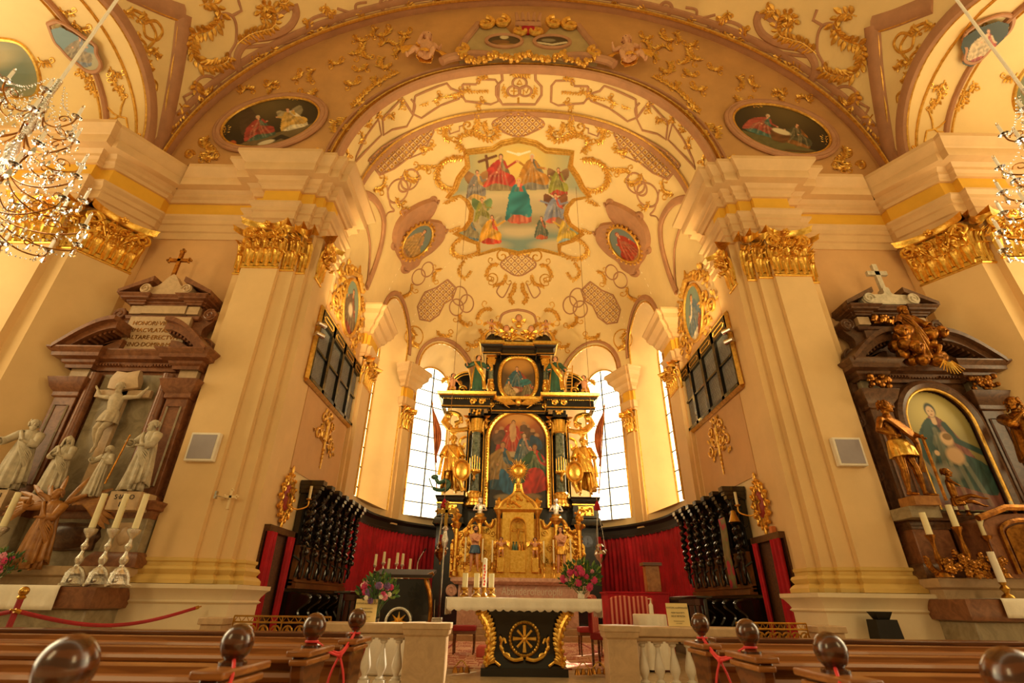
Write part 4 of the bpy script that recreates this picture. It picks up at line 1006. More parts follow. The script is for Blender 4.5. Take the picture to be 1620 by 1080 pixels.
for s in (-1, 1):
    t = thing('chapel_vault_painting', 'gilt-framed cloud painting on the %s chapel vault, behind the chandelier' % ('left' if s < 0 else 'right'), 'painting')
    q = [(-60, 60), (0, 62), (30, 68), (48, 85), (60, 110), (63, 135), (55, 152), (35, 155), (0, 150), (-60, 150)]
    cv = CV(50, 50, lambda X, Y: np.array(hexc('8A8866'))*(1+0*X[..., None])); cv.ell(.6, .6, .4, .3, '6E7A66', soft=.8); cv.ell(.4, .3, .3, .2, 'B0A47C', soft=.8); cv.fig(.35, .9, .6, '8A5A3C', '6A7068', wide=1.5)
    B4 = (-60, 63, 60, 155); mx = (lambda p: p) if s < 0 else (lambda p: np.array([-p[0], p[1], p[2]]))
    picture('canvas', cv, lambda u, v: mx(onto(B4[0]+(B4[1]-B4[0])*u, B4[2]+(B4[3]-B4[2])*v, 'chapel', .03)[0]), [((x-B4[0])/(B4[1]-B4[0]), (y-B4[2])/(B4[3]-B4[2])) for x, y in q], t, coarse=6)
    b = MB(); ribbon(b, q, 'chapel', .05, .8); (mirror(b) if s > 0 else b).build('frame', 'gold_stucco', t)
# ================================================================ figures
def V3(*a): return np.array(a, float)
def ik(S, T, l1, l2, bias):
    S, T = V3(*S), V3(*T); d = T-S; L = np.linalg.norm(d); m = l1+l2
    if L > m*.995: T = S+d/L*m*.995; d = T-S; L = m*.995
    a = (l1*l1-l2*l2+L*L)/(2*L); h = math.sqrt(max(l1*l1-a*a, 0)); u = d/L; b = V3(*bias); b = b-u*(b@u); b = b/(np.linalg.norm(b)+1e-9)
    return S+u*a+b*h, T
def limb(mb, a, b, r0, r1, r2, n=10):     # tapering with a muscle belly
    a, b = V3(*a), V3(*b); mb.tube([a+(b-a)*t for t in (0, .15, .35, .6, .85, 1)], [r0, r0*1.05, (r0+r1)*.54, r1*1.0, r2*1.05, r2], n)
def hand(mb, w_, d, nrm, s, side=1, curl=.5):
    d = V3(*d); d = d/np.linalg.norm(d); nrm = V3(*nrm); nrm = nrm-d*(d@nrm); nrm = nrm/(np.linalg.norm(nrm)+1e-9); t = np.cross(d, nrm); w_ = V3(*w_)
    k = .012*s; pal = [w_+d*x*s for x in (-.005, .02, .045, .052)]
    mb.tube(pal, [k*1.3, k*1.9, k*2.1, k*1.6], 8, flat=.55, nrm=nrm)
    for i, (o, L) in enumerate(((-1.35, .9), (-.45, 1.05), (.45, 1.0), (1.35, .8))):
        b = w_+d*.046*s+t*o*k*1.0; P = [b]; a = 0
        for j, l in enumerate((.018, .014, .011)):
            a += curl*(.5+.35*j); P.append(P[-1]+(d*math.cos(a)-nrm*math.sin(a))*l*L*s)
        mb.tube(P, [k*.62, k*.6, k*.55, k*.42], 6)
    b = w_+d*.012*s-t*side*k*1.3; mb.tube([b, b-t*side*k*1.4+d*.014*s-nrm*.006*s, b-t*side*k*1.3+d*.032*s-nrm*.012*s*curl*2], [k*.8, k*.7, k*.5], 6)
def wing_parts(t, H, m, spread=1., up=.2, sides=(-1, 1), z=.8):
    for s in sides:
        b = MB(); r = V3(s*.05*H, .07*H, z*H)
        for i in range(9):
            a = 1.25-.23*i+up; L = H*(.52-.02*i)*spread; p0 = r+V3(s*.02*i*H*spread, .03*H, -.012*i*H)+V3(s*.12*H, .02*H, .1*H)*min(1, i*.25) 
            d = V3(s*math.cos(a), .25, math.sin(a)-.35)
            d = d/np.linalg.norm(d); P = [p0+d*L*q+V3(0, 0, -.04*H*q*q) for q in (0, .3, .6, .85, 1)]
            b.tube(P, [.015*H, .032*H, .034*H, .026*H, .008*H], 6, flat=.3, nrm=(0, 1, 0))
        b.tube([r, r+V3(s*.1*H, .03*H, .1*H)*spread, r+V3(s*.24*H, .03*H, .16*H)*spread], [.03*H, .035*H, .02*H], 8)
        o = b.build('wing', m, t)
def figure(name, label, cat, loc, rz, H, skin='gold', robe=None, rm=None, mantle=None, hair='gold', arms=None, hs=1., fat=1., sway=0, legs=None, beard=False, halo=False, wings=None, turn=0, look=0, group=None, veil=None, helmet=False, hip=None, lean=0, curl=.6, longhair=False, extra=None, wspread=1., crown=False):
    t = thing(name, label, cat, loc, rz, group); h = H
    HZ = .93 if hs == 1 else .93-.05*(hs-1)
    sh = .81*h-(.08*h*(hs-1)); hipz = (.52*h if hip is None else hip*h); hx = sway*h; ly = lean*h
    b = MB()
    # torso
    rows = [(hipz-.05*h, .085, .068, hx, 0), (hipz, .095, .075, hx, 0), (hipz+.08*h*(1 if hs == 1 else .8), .078, .062, hx*.6, ly*.3), (hipz+(sh-hipz)*.62, .098, .07, hx*.1, ly*.7), (sh-.02*h, .105, .062, 0, ly), (sh+.02*h, .06, .045, 0, ly), (sh+.05*h, .032, .034, 0, ly-.004*h), (sh+.085*h, .03, .034, 0, ly-.012*h)]
    b.rings([[(x+fat*rx*h*math.cos(2*PI*i/16), y+fat*ry*h*math.sin(2*PI*i/16), z) for i in range(16)] for z, rx, ry, x, y in rows])
    # head
    hc = V3(.0, ly-.02*h, sh+(.125*h if hs == 1 else .10*h+.045*h*hs)); R = .062*h*hs; Rt = Matrix.Rotation(turn, 4, 'Z')@Matrix.Rotation(look, 4, 'X')
    def HP(x, y, z): q = Rt@Vector((x*R, y*R, z*R)); return (hc[0]+q[0], hc[1]+q[1], hc[2]+q[2])
    R3 = Rt.to_3x3()
    b.sphere(HP(0, .05, .22), (R*.82, R*.98, R*.92), 16, 12, R3); b.sphere(HP(0, -.22, -.38), (R*.6, R*.62, R*.72), 12, 9, R3)
    b.tube([HP(0, -.86, .25), HP(0, -1.12, -.22), HP(0, -.88, -.3)], [R*.1, R*.19, R*.15], 8)
    b.sphere(HP(0, -.78, -.93), (R*.22, R*.2, R*.18), 8, 6); b.tube([HP(-.24, -.8, -.56), HP(0, -.9, -.57), HP(.24, -.8, -.56)], [R*.06, R*.1, R*.06], 6)
    b.tube([HP(-.5, -.72, .38), HP(-.2, -.88, .4), HP(.2, -.88, .4), HP(.5, -.72, .38)], R*.1, 6)
    for s in (-1, 1): b.sphere(HP(s*.84, .1, -.02), (R*.1, R*.2, R*.28), 8, 6, R3); b.sphere(HP(s*.48, -.5, -.25), (R*.22,)*3, 8, 6)
    arms = arms or {}; E = {}
    for s in (-1, 1):
        S = V3(s*.115*h*fat, ly, sh-.025*h); T = arms.get(s, (s*.17, -.05, .45)); T = V3(*T[:3])*h; bias = (s*.8, .3, -.6) if len(arms.get(s, ())) < 4 else arms[s][3]
        al = 1 if hs == 1 else .85
        el, wr = ik(S, T, .17*h*al, .145*h*al, bias); E[s] = (S, el, wr)
        limb(b, S, el, .036*h*fat, .030*h*fat, .026*h*fat); limb(b, el, wr, .027*h*fat, .022*h*fat, .016*h*fat); b.sphere(S, (.037*h*fat,)*3, 10, 7); b.sphere(el, (.026*h*fat,)*3, 8, 6)
        hand(b, wr, wr-el, (0, 1, .2) if arms.get('palm') is None else arms['palm'], h*.62*(1 if hs == 1 else 1.05), s, curl)
    legs = legs or {-1: ((-.07, -.03, .27), (-.085, -.01, .03)), 1: ((.06, -.06, .28), (.09, -.05, .03))}
    for s in (-1, 1):
        P = V3(s*.055*h*fat+hx, 0, hipz-.02*h); k = V3(*legs[s][0])*h; f = V3(*legs[s][1])*h
        limb(b, P, k, .056*h*fat, .046*h*fat, .036*h*fat); b.sphere(k, (.036*h*fat,)*3, 10, 7)
        b.tube([k+(f-k)*q for q in (0, .25, .5, .8, 1)], [.034*h*fat, .038*h*fat, .031*h*fat, .02*h*fat, .019*h*fat], 10)
        fd = legs[s][2] if len(legs[s]) > 2 else (s*.25, -1, -.12); fd = V3(*fd); fd = fd/np.linalg.norm(fd); b.tube([f-fd*.02*h, f+fd*.05*h-V3(0, 0, .008*h), f+fd*.1*h-V3(0, 0, .012*h)], [.022*h*fat, .024*h*fat, .012*h], 8, flat=.8)
    o = b.build('body', skin, t, smooth=180); m = o.modifiers.new('join', 'REMESH'); m.mode = 'VOXEL'; m.voxel_size = max(.0075*h, .008); m.use_smooth_shade = True
    # eyes
    e = MB()
    for s in (-1, 1): e.sphere(HP(s*.32, -.76, .12), (R*.13,)*3, 8, 6)
    e.build('eye', 'hair_brown' if skin.startswith('skin') and skin != 'skin_stone' else skin, t)
    def drape(z0, z1, w0, w1, d0, d1, folds, amp, xs0, xs1, nm, m, open_=False, a0=0, a1=2*PI, rows=14, dy=0, wav=0, thick=True, taper=None):
        q = MB(); rg = []; n = 60
        for i in range(rows+1):
            u = i/rows; z = z0+(z1-z0)*u; rg.append([])
            for j in range(n if not open_ else n+1):
                a = a0+(a1-a0)*j/n; A = amp*(.15+u)*(math.sin(folds*a+1.7*math.sin(a*2+1)+2.4*u*math.sin(a+.7))+.45*math.sin(folds*1.9*a+3*u+1)); 
                wv = 1+.0*u; rx = (w0+(w1-w0)*u**.8)*(1+A); ry = (d0+(d1-d0)*u**.8)*(1+A)
                bulge = .10*math.exp(-((u-.5)/.3)**2)*max(0, math.cos(a+PI/2+(.5 if nm == 'mantle' else -.4)))
                rg[-1].append((xs0+(xs1-xs0)*u+(rx+bulge*w1)*math.cos(a), dy+ly*(1-u)+(ry+bulge*w1)*math.sin(a)-.02*h*u, z+wav*math.sin(3*a+2)*u))
        q.rings(rg, closed=not open_, cap=False); ob = q.build(nm, m, t, smooth=70)
        sm = ob.modifiers.new('thick', 'SOLIDIFY'); sm.thickness = .012*h; sm.offset = 0
        return ob
    if robe == 'long': drape(sh+.03*h, .02*h, .06*h*fat, .142*h, .055*h, .115*h, 9, .14, 0, hx*.5, 'robe', rm)
    if robe in ('long', 'tunic'):
        for s in (-1, 1):
            S, el, wr = E[s]; q = MB(); w2 = el+(wr-el)*(.55 if robe == 'long' else .1); rg = []
            P = [S+V3(-s*.04*h, 0, .012*h), S, S+(el-S)*.5, el, w2]; RR_ = [.04*h, .05*h, .044*h, .042*h, .052*h if robe == 'long' else .04*h]
            q.tube(P, RR_, 12, cap=False); so = q.build('sleeve', rm, t, smooth=60); sm = so.modifiers.new('thick', 'SOLIDIFY'); sm.thickness = .01*h
    if robe == 'tunic': drape(sh+.03*h, hipz-.16*h, .06*h*fat, .14*h, .055*h, .12*h, 11, .08, 0, hx, 'robe', rm); 
    if robe == 'skirt': drape(hipz+.06*h, .02*h, .085*h, .17*h, .07*h, .14*h, 9, .10, hx, hx*.5, 'robe', rm)
    if robe == 'loin':
        drape(hipz+.05*h, hipz-.13*h, .092*h*fat, .125*h*fat, .078*h*fat, .105*h*fat, 7, .07, hx, hx, 'loincloth', rm)
    if mantle:
        mm = mantle
        drape(sh+.045*h, .10*h, .07*h, .168*h, .06*h, .14*h, 8, .14, 0, .02*h, 'mantle', mm, open_=True, a0=-.35*PI, a1=1.15*PI, dy=.01*h, wav=.03*h)
        q = MB()
        for i in range(6):
            o_ = i*.02*h; P = spl([(-.10*h, -.04*h+ly, sh+.02*h-o_*.5), (-.02*h, -.10*h+ly, sh-.12*h-o_), (.08*h, -.115*h, hipz+.06*h-o_*1.4), (.14*h, -.06*h, hipz-.02*h-o_*2), (.15*h, -.02*h, hipz-.2*h-o_*1.2)], 4)
            q.tube(P, [.016*h*(1+.5*math.sin(i+k_*.3)) for k_ in range(len(P))], 6)
        q.build('sash', mm, t, smooth=60)
    if hair:
        q = MB(); q.sphere(HP(0, .16, .34), (R*.95, R*1.02, R*.92), 14, 9, R3)
        rn = random.Random(int(H*1000)+len(label))
        for i in range(34 if not longhair else 50):
            a = rn.uniform(-.35, PI+.35); z = rn.uniform(-.4, 1.0) if not longhair else rn.uniform(-1.5, .9); rr = 1.0*math.sqrt(max(.12, 1-max(z-.3, 0)**2))
            P = [HP(math.cos(a)*rr*.95, math.sin(a)*rr*1.0+.1, z+.1+.12*k_) for k_ in (1, 0)]+[HP(math.cos(a+.15)*rr*1.08, math.sin(a+.15)*rr*1.08+.1, z-.25)]
            q.tube(P, [R*.13, R*.2, R*.1], 6)
        q.build('hair', hair, t, smooth=60)
    if beard:
        q = MB()
        for i in range(12): a = -PI/2+(i-5.5)*.22; q.tube([HP(math.cos(a)*.6, math.sin(a)*.75, -.6), HP(math.cos(a)*.55, math.sin(a)*.9, -1.0), HP(math.cos(a)*.25, math.sin(a)*.8, -1.6)], [R*.15, R*.17, R*.05], 6)
        q.build('beard', hair or skin, t)
    if veil:
        q = MB(); rg = []
        for i in range(9):
            u = i/8; z = 1.2-3.2*u; rr = (math.sin(min(1, u*2.2)*PI/2)*1.12+.5*max(0, u-.45))
            rg.append([HP(rr*math.cos(a), .1+rr*math.sin(a), z) for a in [-.30*PI+1.6*PI*j/20 for j in range(21)]])
        q.rings(rg, closed=False, cap=False); ob = q.build('veil', veil, t, smooth=80); sm = ob.modifiers.new('thick', 'SOLIDIFY'); sm.thickness = .01*h
    if helmet:
        q = MB(); q.sphere(HP(0, .1, .45), (R*1.05, R*1.15, R*.95), 14, 9, R3); q.tube([HP(-1.1, -.2, .3), HP(-.6, -1.0, .35), HP(.6, -1.0, .35), HP(1.1, -.2, .3), HP(.5, 1.1, .1), HP(-.5, 1.1, .1), HP(-1.1, -.2, .3)], R*.14, 6)
        for i in range(7): a = -.9+.3*i; q.tube([HP(0, .1, 1.2), HP(math.sin(a)*.8, .1+.2*math.cos(a*2), 2.1), HP(math.sin(a)*1.5, .3, 2.4)], [R*.2, R*.32, R*.12], 6)
        q.build('helmet', skin if helmet is True else helmet, t)
    if crown:
        q = MB(); q.tube([HP(1.05*math.cos(a), .1+1.05*math.sin(a), 1.0) for a in [2*PI*i/20 for i in range(21)]], R*.13, 6)
        for i in range(8): a = 2*PI*i/8; q.tube([HP(1.05*math.cos(a), .1+1.05*math.sin(a), 1.0), HP(1.2*math.cos(a), .1+1.2*math.sin(a), 1.6)], [R*.16, R*.06], 6); q.sphere(HP(1.2*math.cos(a), .1+1.2*math.sin(a), 1.65), R*.12, 6, 4)
        q.build('crown', 'gold', t)
    if halo:
        q = MB()
        for i in range(20): a = 2*PI*i/20; r1 = 2.2 if i % 2 else 1.8; q.tube([HP(1.15*math.cos(a), .6, .1+1.15*math.sin(a)), HP(r1*math.cos(a), .6, .1+r1*math.sin(a))], [R*.1, R*.03], 4)
        q.tube([HP(1.35*math.cos(a), .6, .1+1.35*math.sin(a)) for a in [2*PI*i/24 for i in range(25)]], R*.08, 6)
        q.build('halo', 'gold', t)
    if wings: wing_parts(t, H, wings, wspread, z=.8 if hs == 1 else .7)
    t['_dummy'] = 0; del t['_dummy']
    return t, E, HP
def putto(label, loc, rz, H, skin, arms, wings='gold', legs=None, group=None, hair='gold', robe='loin', rm='gold', name='putto', **k):
    return figure(name, label, 'cherub', loc, rz, H, skin=skin, robe=robe, rm=rm, hair=hair, arms=arms, hs=1.65, fat=1.35, wings=wings, legs=legs or {-1: ((-.1, -.1, .27), (-.1, 0, .06)), 1: ((.09, -.14, .3), (.12, -.02, .06))}, group=group, wspread=.75, **k)
# ================================================================ side altars
def P2(pts, Y): return [tuple(upl(x, y, Y=Y)[[0, 2]]) for x, y in pts]
def mould(mb, x0, x1, yf, prof, yb=9.0):     # a cornice box with returns: profile [(off,z)] at front plane yf
    mb.sweep([(x0, yb), (x0, yf), (x1, yf), (x1, yb)], [(s_*o, z) for o, z in prof for s_ in (SGN,)])
_t = MB(); _t.sweep([(0, 1), (0, 0), (1, 0), (1, 1)], [(.1, 0), (.1, 1)]); SGN = 1 if min(v[1] for v in _t.v) < -.01 else -1
def slab(mb, x0, x1, y0, y1, z0, z1): mb.box(((x0+x1)/2, (y0+y1)/2, (z0+z1)/2), (x1-x0, y1-y0, z1-z0))
def cornice_prof(z0, z1, d):
    h = z1-z0; return [(0, z0), (.1*d, z0), (.14*d, z0+.18*h), (.3*d, z0+.28*h), (.34*d, z0+.42*h), (.72*d, z0+.5*h), (.75*d, z0+.7*h), (.86*d, z0+.78*h), (d, z0+.92*h), (d, z1), (-.2, z1)]
def scroll2(mb, pts, y0, y1, r=.06, both_=True):
    P = spl(pts, 5); 
    for y in (y0, y1) if both_ else (y0,): mb.tube([(x, y, z) for x, z in P], r, 8)
def vol_prism(mb, x, z, r, y0, y1, hand=1, a0=0):      # a solid volute with raised spiral
    poly = [(x+r*math.cos(a), z+r*math.sin(a)) for a in [2*PI*i/20 for i in range(20)]]; mb.prism(poly if True else poly, y0, y1)
    P = [(x+r*(1-.85*i/24)*math.cos(a0+hand*i/24*2*PI*1.5), y0-.005, z+r*(1-.85*i/24)*math.sin(a0+hand*i/24*2*PI*1.5)) for i in range(25)]; mb.tube(P, r*.14, 6)
def carved_side(mb, x, s, zs, y0, y1):       # scrolled outline strip going down the side of an altar
    pts = []
    for i in range(41):
        u = i/40; z = zs[0]+(zs[1]-zs[0])*u; pts.append((x+s*(.06+.10*abs(math.sin(u*PI*2.5))+.05*math.sin(u*17)), z))
    poly = [(x, zs[0])]+pts+[(x, zs[1])]; mb.prism(poly if s > 0 else poly[::-1], y0, y1)
    for u in (.12, .5, .86): z = zs[0]+(zs[1]-zs[0])*u; vol_prism(mb, x+s*.11, z, .11, y0-.03, y1, s, 1)
def altar_frame(t, cx, m, m2, right=False):
    X = lambda a: cx+a
    yb = 9.0; out = []
    b = MB(); slab(b, X(-1.3), X(1.3), 8.62, yb, 1.7, 5.1); b.build('back_wall', m, t)
    # pedestal zone
    b = MB()
    for s in (-1, 1): slab(b, X(s*1.02)-.3, X(s*1.02)+.3, 8.32, yb, 1.7, 2.45)
    slab(b, X(-.75), X(.75), 8.5, yb, 1.7, 2.45); bevel(b.build('pedestal', m2, t), .015)
    b = MB()
    for s in (-1, 1): mould(b, X(s*1.02)-.3, X(s*1.02)+.3, 8.32, cornice_prof(2.42, 2.68, .12)); mould(b, X(s*1.02)-.33, X(s*1.02)+.33, 8.3, [(0, 1.7), (.08, 1.7), (.08, 1.8), (.02, 1.9), (0, 1.92)])
    mould(b, X(-.75), X(.75), 8.5, cornice_prof(2.42, 2.68, .1)); b.build('pedestal_cornice', m, t)
    # pilasters with panels
    for s in (-1, 1):
        b = MB(); slab(b, X(s*1.02)-.2, X(s*1.02)+.2, 8.45, yb, 2.68, 4.62); mould(b, X(s*1.02)-.2, X(s*1.02)+.2, 8.45, [(0, 2.68), (.06, 2.68), (.06, 2.76), (.02, 2.8), (0, 2.82)]); mould(b, X(s*1.02)-.2, X(s*1.02)+.2, 8.45, [(0, 4.5), (.04, 4.52), (.04, 4.6), (.1, 4.68), (.14, 4.8), (.16, 4.86), (0, 4.86)]); bevel(b.build('pilaster', m, t), .01)
        b = MB(); P = [(X(s*1.02)-.12, 8.44, 2.95), (X(s*1.02)+.12, 8.44, 2.95), (X(s*1.02)+.12, 8.44, 4.35), (X(s*1.02)-.12, 8.44, 4.35)]; b.tube(P+[P[0]], .018, 4); b.build('pilaster_panel', m2, t)
        b = MB(); slab(b, X(s*1.02)-.17, X(s*1.02)+.17, 8.5, yb, 4.86, 5.1); b.build('frieze_block', 'marble_beige' if not right else 'marble_grey', t)
        b = MB(); carved_side(b, X(s*1.25), s, (1.95, 4.7), 8.66, 8.85); b.build('side_scroll', m, t)
    # entablature
    b = MB(); slab(b, X(-1.2), X(1.2), 8.6, yb, 4.86, 5.1)
    pr = cornice_prof(5.08, 5.42, .3)
    mould(b, X(-1.2), X(1.2), 8.56, pr); 
    for s in (-1, 1): mould(b, X(s*1.0)-.22, X(s*1.0)+.22, 8.44, pr)
    for i in range(44): slab(b, X(-1.22+i*.057), X(-1.22+i*.057)+.03, 8.47 if .3 > abs(-1.22+i*.057) else 8.43, 8.6, 5.15, 5.19)
    b.build('cornice', m, t)
    # broken segmental pediment
    for s in (-1, 1):
        b = MB(); arc = []
        for i in range(13):
            a = i/12; x = 1.42-(1.42-.48)*a; z = 5.42+.62*math.sin(a*PI/2*.98); arc.append((x, z))
        lowc = [(x-.02, max(z-.20, 5.42)) for x, z in arc]
        poly = [(X(s*x), z) for x, z in arc]+[(X(s*x), z) for x, z in lowc[::-1]]
        if s > 0: poly = poly[::-1]
        b.prism(poly, 8.22, 8.9)
        poly2 = [(X(s*x), z+.03) for x, z in arc]+[(X(s*x), z-.06) for x, z in arc[::-1]]
        if s > 0: poly2 = poly2[::-1]
        b.prism(poly2, 8.12, 8.9); poly3 = [(X(s*1.3), 5.42)]+[(X(s*x), z-.1) for x, z in lowc[2:]]+[(X(s*.5), 5.42)]
        if s > 0: poly3 = poly3[::-1]
        b.prism(poly3, 8.5, 8.9)
        for x, z in lowc[1:-1]: slab(b, X(s*x)-.02, X(s*x)+.02, 8.3, 8.5, z-.05, z)
        b.build('broken_pediment', m, t)
    # attic
    b = MB(); slab(b, X(-.72), X(.72), 8.72, yb, 5.42, 6.66); slab(b, X(-.62), X(.62), 8.66, 8.8, 5.5, 6.35); mould(b, X(-.7), X(.7), 8.68, [(0, 6.28), (.04, 6.3), (.06, 6.36), (0, 6.38)])
    pr = cornice_prof(6.6, 6.78, .2); mould(b, X(-.75), X(.75), 8.66, pr); mould(b, X(-.72), X(-.45), 8.6, pr); mould(b, X(.45), X(.72), 8.6, pr); b.build('attic', m, t)
    for s in (-1, 1):
        b = MB(); poly = [(X(s*.95), 6.78), (X(s*.95), 6.86), (X(s*.32), 7.2), (X(s*.32), 7.08)]
        if s < 0: poly = poly[::-1]
        b.prism(poly, 8.42, 8.95); poly = [(X(s*.8), 6.78), (X(s*.35), 7.06), (X(s*.35), 6.78)]
        if s < 0: poly = poly[::-1]
        b.prism(poly, 8.6, 8.95); b.build('gable_half', m, t)
        b = MB()
        P = spl([(s*.75, 6.45), (s*.98, 6.5), (s*1.0, 6.3), (s*.84, 6.1), (s*.9, 5.85), (s*1.12, 5.72), (s*1.15, 5.52)], 4); poly = [(X(x), z) for x, z in P]+[(X(s*.7), 5.45), (X(s*.7), 6.5)]
        if s > 0: poly = poly[::-1]
        b.prism(poly, 8.72, 8.92); vol_prism(b, X(s*.92), 6.42, .13, 8.66, 8.92, s, 1); vol_prism(b, X(s*1.02), 5.66, .2, 8.66, 8.92, -s, 2); b.build('attic_scroll', m, t)
        b = MB(); slab(b, X(s*.58)-.12, X(s*.58)+.12, 8.62, 8.8, 6.4, 6.58); b.build('label_block', 'marble_beige', t)
def txt(t, s, size, loc, rot, m, ext_=.003, name='lettering', fit=None):
    c = bpy.data.curves.new(name, 'FONT'); c.body = s; c.size = size; c.extrude = ext_; c.align_x = 'CENTER'; c.materials.append(MAT[m])
    o = bpy.data.objects.new(name, c); SC.collection.objects.link(o); o.location = loc; o.rotation_euler = rot
    if fit: o.scale = (fit, 1, 1)
    if t is not None: o.parent = t
    # turned into a mesh so that it is plain geometry
    dg = bpy.context.evaluated_depsgraph_get(); me = bpy.data.meshes.new_from_object(o.evaluated_get(dg)); n = bpy.data.objects.new(name, me); SC.collection.objects.link(n)
    n.location = loc; n.rotation_euler = rot; n.scale = o.scale
    if t is not None: n.parent = t
    bpy.data.objects.remove(o); bpy.data.curves.remove(c); return n
AXL, AXR = -7.4, 7.5
tL = thing('marble_altarpiece', 'red-brown marble altarpiece with inscribed tablet and crucifix relief, left of the chancel', 'altarpiece')
altar_frame(tL, AXL, 'marble_red', 'marble_grey')
b = MB(); slab(b, AXL-.58, AXL+.58, 8.58, 8.64, 2.72, 5.02); b.build('relief_ground', 'marble_grey', tL)
for s in (-1, 1): b = MB(); b.tube([(AXL+s*.68, 8.5, z) for z in (2.7, 3.3, 4.0, 4.6, 5.0)], [.1, .1, .095, .09, .1], 12); b.build('column', 'marble_red', tL)
b = MB(); slab(b, AXL-.6, AXL+.62, 8.6, 8.68, 5.5, 6.32); b.build('inscription_tablet', 'marble_beige', tL)
b = MB(); slab(b, AXL-.44, AXL+.44, 8.6, 8.68, 6.4, 6.58); b.build('upper_tablet', 'marble_beige', tL)
for i, (s, z) in enumerate((('HONORI·VIRGINIS', 6.12), ('IMMACVLATAE·MAT', 5.96), ('ALTARE·ERECTVM', 5.80), ('ANNO·DOMINI·MDC', 5.64))): txt(tL, s, .13, (AXL, 8.595, z), (PI/2, 0, 0), 'gold_dark', fit=.95)
b = MB(); poly = [(AXL-.55, 6.8)]+[tuple(q) for q in spl([(AXL-.48, 6.95), (AXL-.25, 7.0), (AXL-.1, 7.2), (AXL, 7.3), (AXL+.1, 7.2), (AXL+.25, 7.0), (AXL+.48, 6.95)], 4)]+[(AXL+.55, 6.8)]
b.prism(poly[::-1], 8.5, 8.66); vol_prism(b, AXL-.42, 6.9, .11, 8.44, 8.6, 1, 0); vol_prism(b, AXL+.42, 6.9, .11, 8.44, 8.6, -1, PI); b.build('crest', 'marble_beige', tL)
b = MB(); slab(b, AXL-.5, AXL+.5, 8.45, 8.55, 1.95, 2.35); b.sphere((AXL, 8.5, 2.15), (.55, .12, .22), 16, 8); b.build('oval_panel', 'marble_dark', tL)
b = MB(); slab(b, AXL+.92, AXL+1.2, 8.3, 8.35, 1.85, 2.35); b.sphere((AXL+1.05, 8.3, 2.15), (.1, .05, .14), 10, 7); b.build('skull_panel', 'marble_beige', tL)
for s, ln in ((-1, ('NEPOM', 'VKS')), (1, ('S·IACO', 'BE'))):
    b = MB(); slab(b, AXL+s*1.05-.24, AXL+s*1.05+.24, 8.02, 8.4, 2.5, 2.78); b.build('statue_plinth', 'marble_beige', tL)
    for k_, w_ in enumerate(ln): txt(tL, w_, .1, (AXL+s*1.05, 8.015, 2.66-.11*k_), (PI/2, 0, 0), 'ink')
def latin_cross(t_, x, y, z, h, w_, r, m, bud=True):
    b = MB(); b.box((x, y, z+h/2), (r*2, r*1.4, h)); b.box((x, y, z+h*.66), (w_, r*1.4, r*2))
    if bud:
        for p in ((x, z+h), (x-w_/2, z+h*.66), (x+w_/2, z+h*.66)):
            for d in ((0, 1), (1, 0), (-1, 0), (0, -1)): b.sphere((p[0]+d[0]*r*1.2, y, p[1]+d[1]*r*1.2), r*.9, 6, 4)
    return b
tag(latin_cross(None, AXL-.05, 8.55, 7.22, .72, .42, .035, 'gold').build('gilded_cross', 'gold_dark'), 'small budded gilded cross standing on top of the left altarpiece', 'cross')
# crucifix relief
b = MB(); slab(b, AXL-.08, AXL+.08, 8.44, 8.52, 2.75, 4.95); slab(b, AXL-.5, AXL+.5, 8.44, 8.52, 4.52, 4.66); tcx = b.build('stone_crucifix', 'marble_beige'); tag(tcx, 'pale stone crucifix in the middle niche of the left altarpiece', 'crucifix')
b = MB(); b.tube([(AXL-.24, 8.42, 4.84), (AXL, 8.4, 4.8), (AXL+.24, 8.42, 4.86)], .09, 6, flat=2.2, nrm=(0, 0, 1)); slab(b, AXL-.22, AXL+.22, 8.38, 8.43, 4.74, 4.92); b.build('title_scroll', 'marble_beige', tcx); txt(tcx, 'INRI', .14, (AXL, 8.375, 4.78), (PI/2, 0, 0), 'ink')
tC, _, _ = figure('crucified_figure', 'stone figure of a man in a loincloth hanging on the left altar crucifix', 'statue', (AXL, 8.36, 3.5), 0, 1.25, skin='skin_stone', robe='loin', rm='skin_stone', hair='skin_stone', beard=True, arms={-1: (-.36, .02, .93), 1: (.36, .02, .93)}, legs={-1: ((-.02, -.12, .28), (-.01, -.02, .06), (0, -.4, -1)), 1: ((.05, -.11, .27), (.02, -.05, .06), (0, -.4, -1))}, turn=-.4, look=.35, sway=.02)
st = 'statue_white'
def Lf(px, py, Y): p = upl(px, py, Y=Y); return tuple(p)
figure('saint_statue', 'white stone bearded saint with outstretched hand, leftmost on the left altar', 'statue', (-8.42, 8.15, 2.78), .35, 1.18, skin=st, robe='long', rm=st, mantle=st, hair=st, beard=True, arms={-1: (-.3, -.12, .62), 1: (.02, -.16, .66)}, turn=.5)
figure('saint_statue', 'white stone veiled woman with bowed head, second from left on the left altar', 'statue', (-7.76, 8.2, 2.72), .15, .98, skin=st, robe='long', rm=st, mantle=st, hair=None, veil=st, arms={-1: (-.02, -.14, .68), 1: (.03, -.15, .64)}, turn=.4, look=.25)
figure('saint_statue', 'smaller white stone figure reaching towards the cross shaft, right of it on the left altar', 'statue', (-7.02, 8.2, 2.7), -.2, .85, skin=st, robe='long', rm=st, mantle=None, hair=st, arms={-1: (-.16, -.16, .74), 1: (.1, -.14, .7)}, turn=-.4)
t_, _, _ = figure('saint_statue', 'white stone saint holding a staff, rightmost on the left altar', 'statue', (-6.38, 8.15, 2.78), -.25, 1.2, skin=st, robe='long', rm=st, mantle=st, hair=st, beard=True, arms={-1: (-.17, -.17, .66), 1: (.05, -.17, .6)}, turn=-.5)
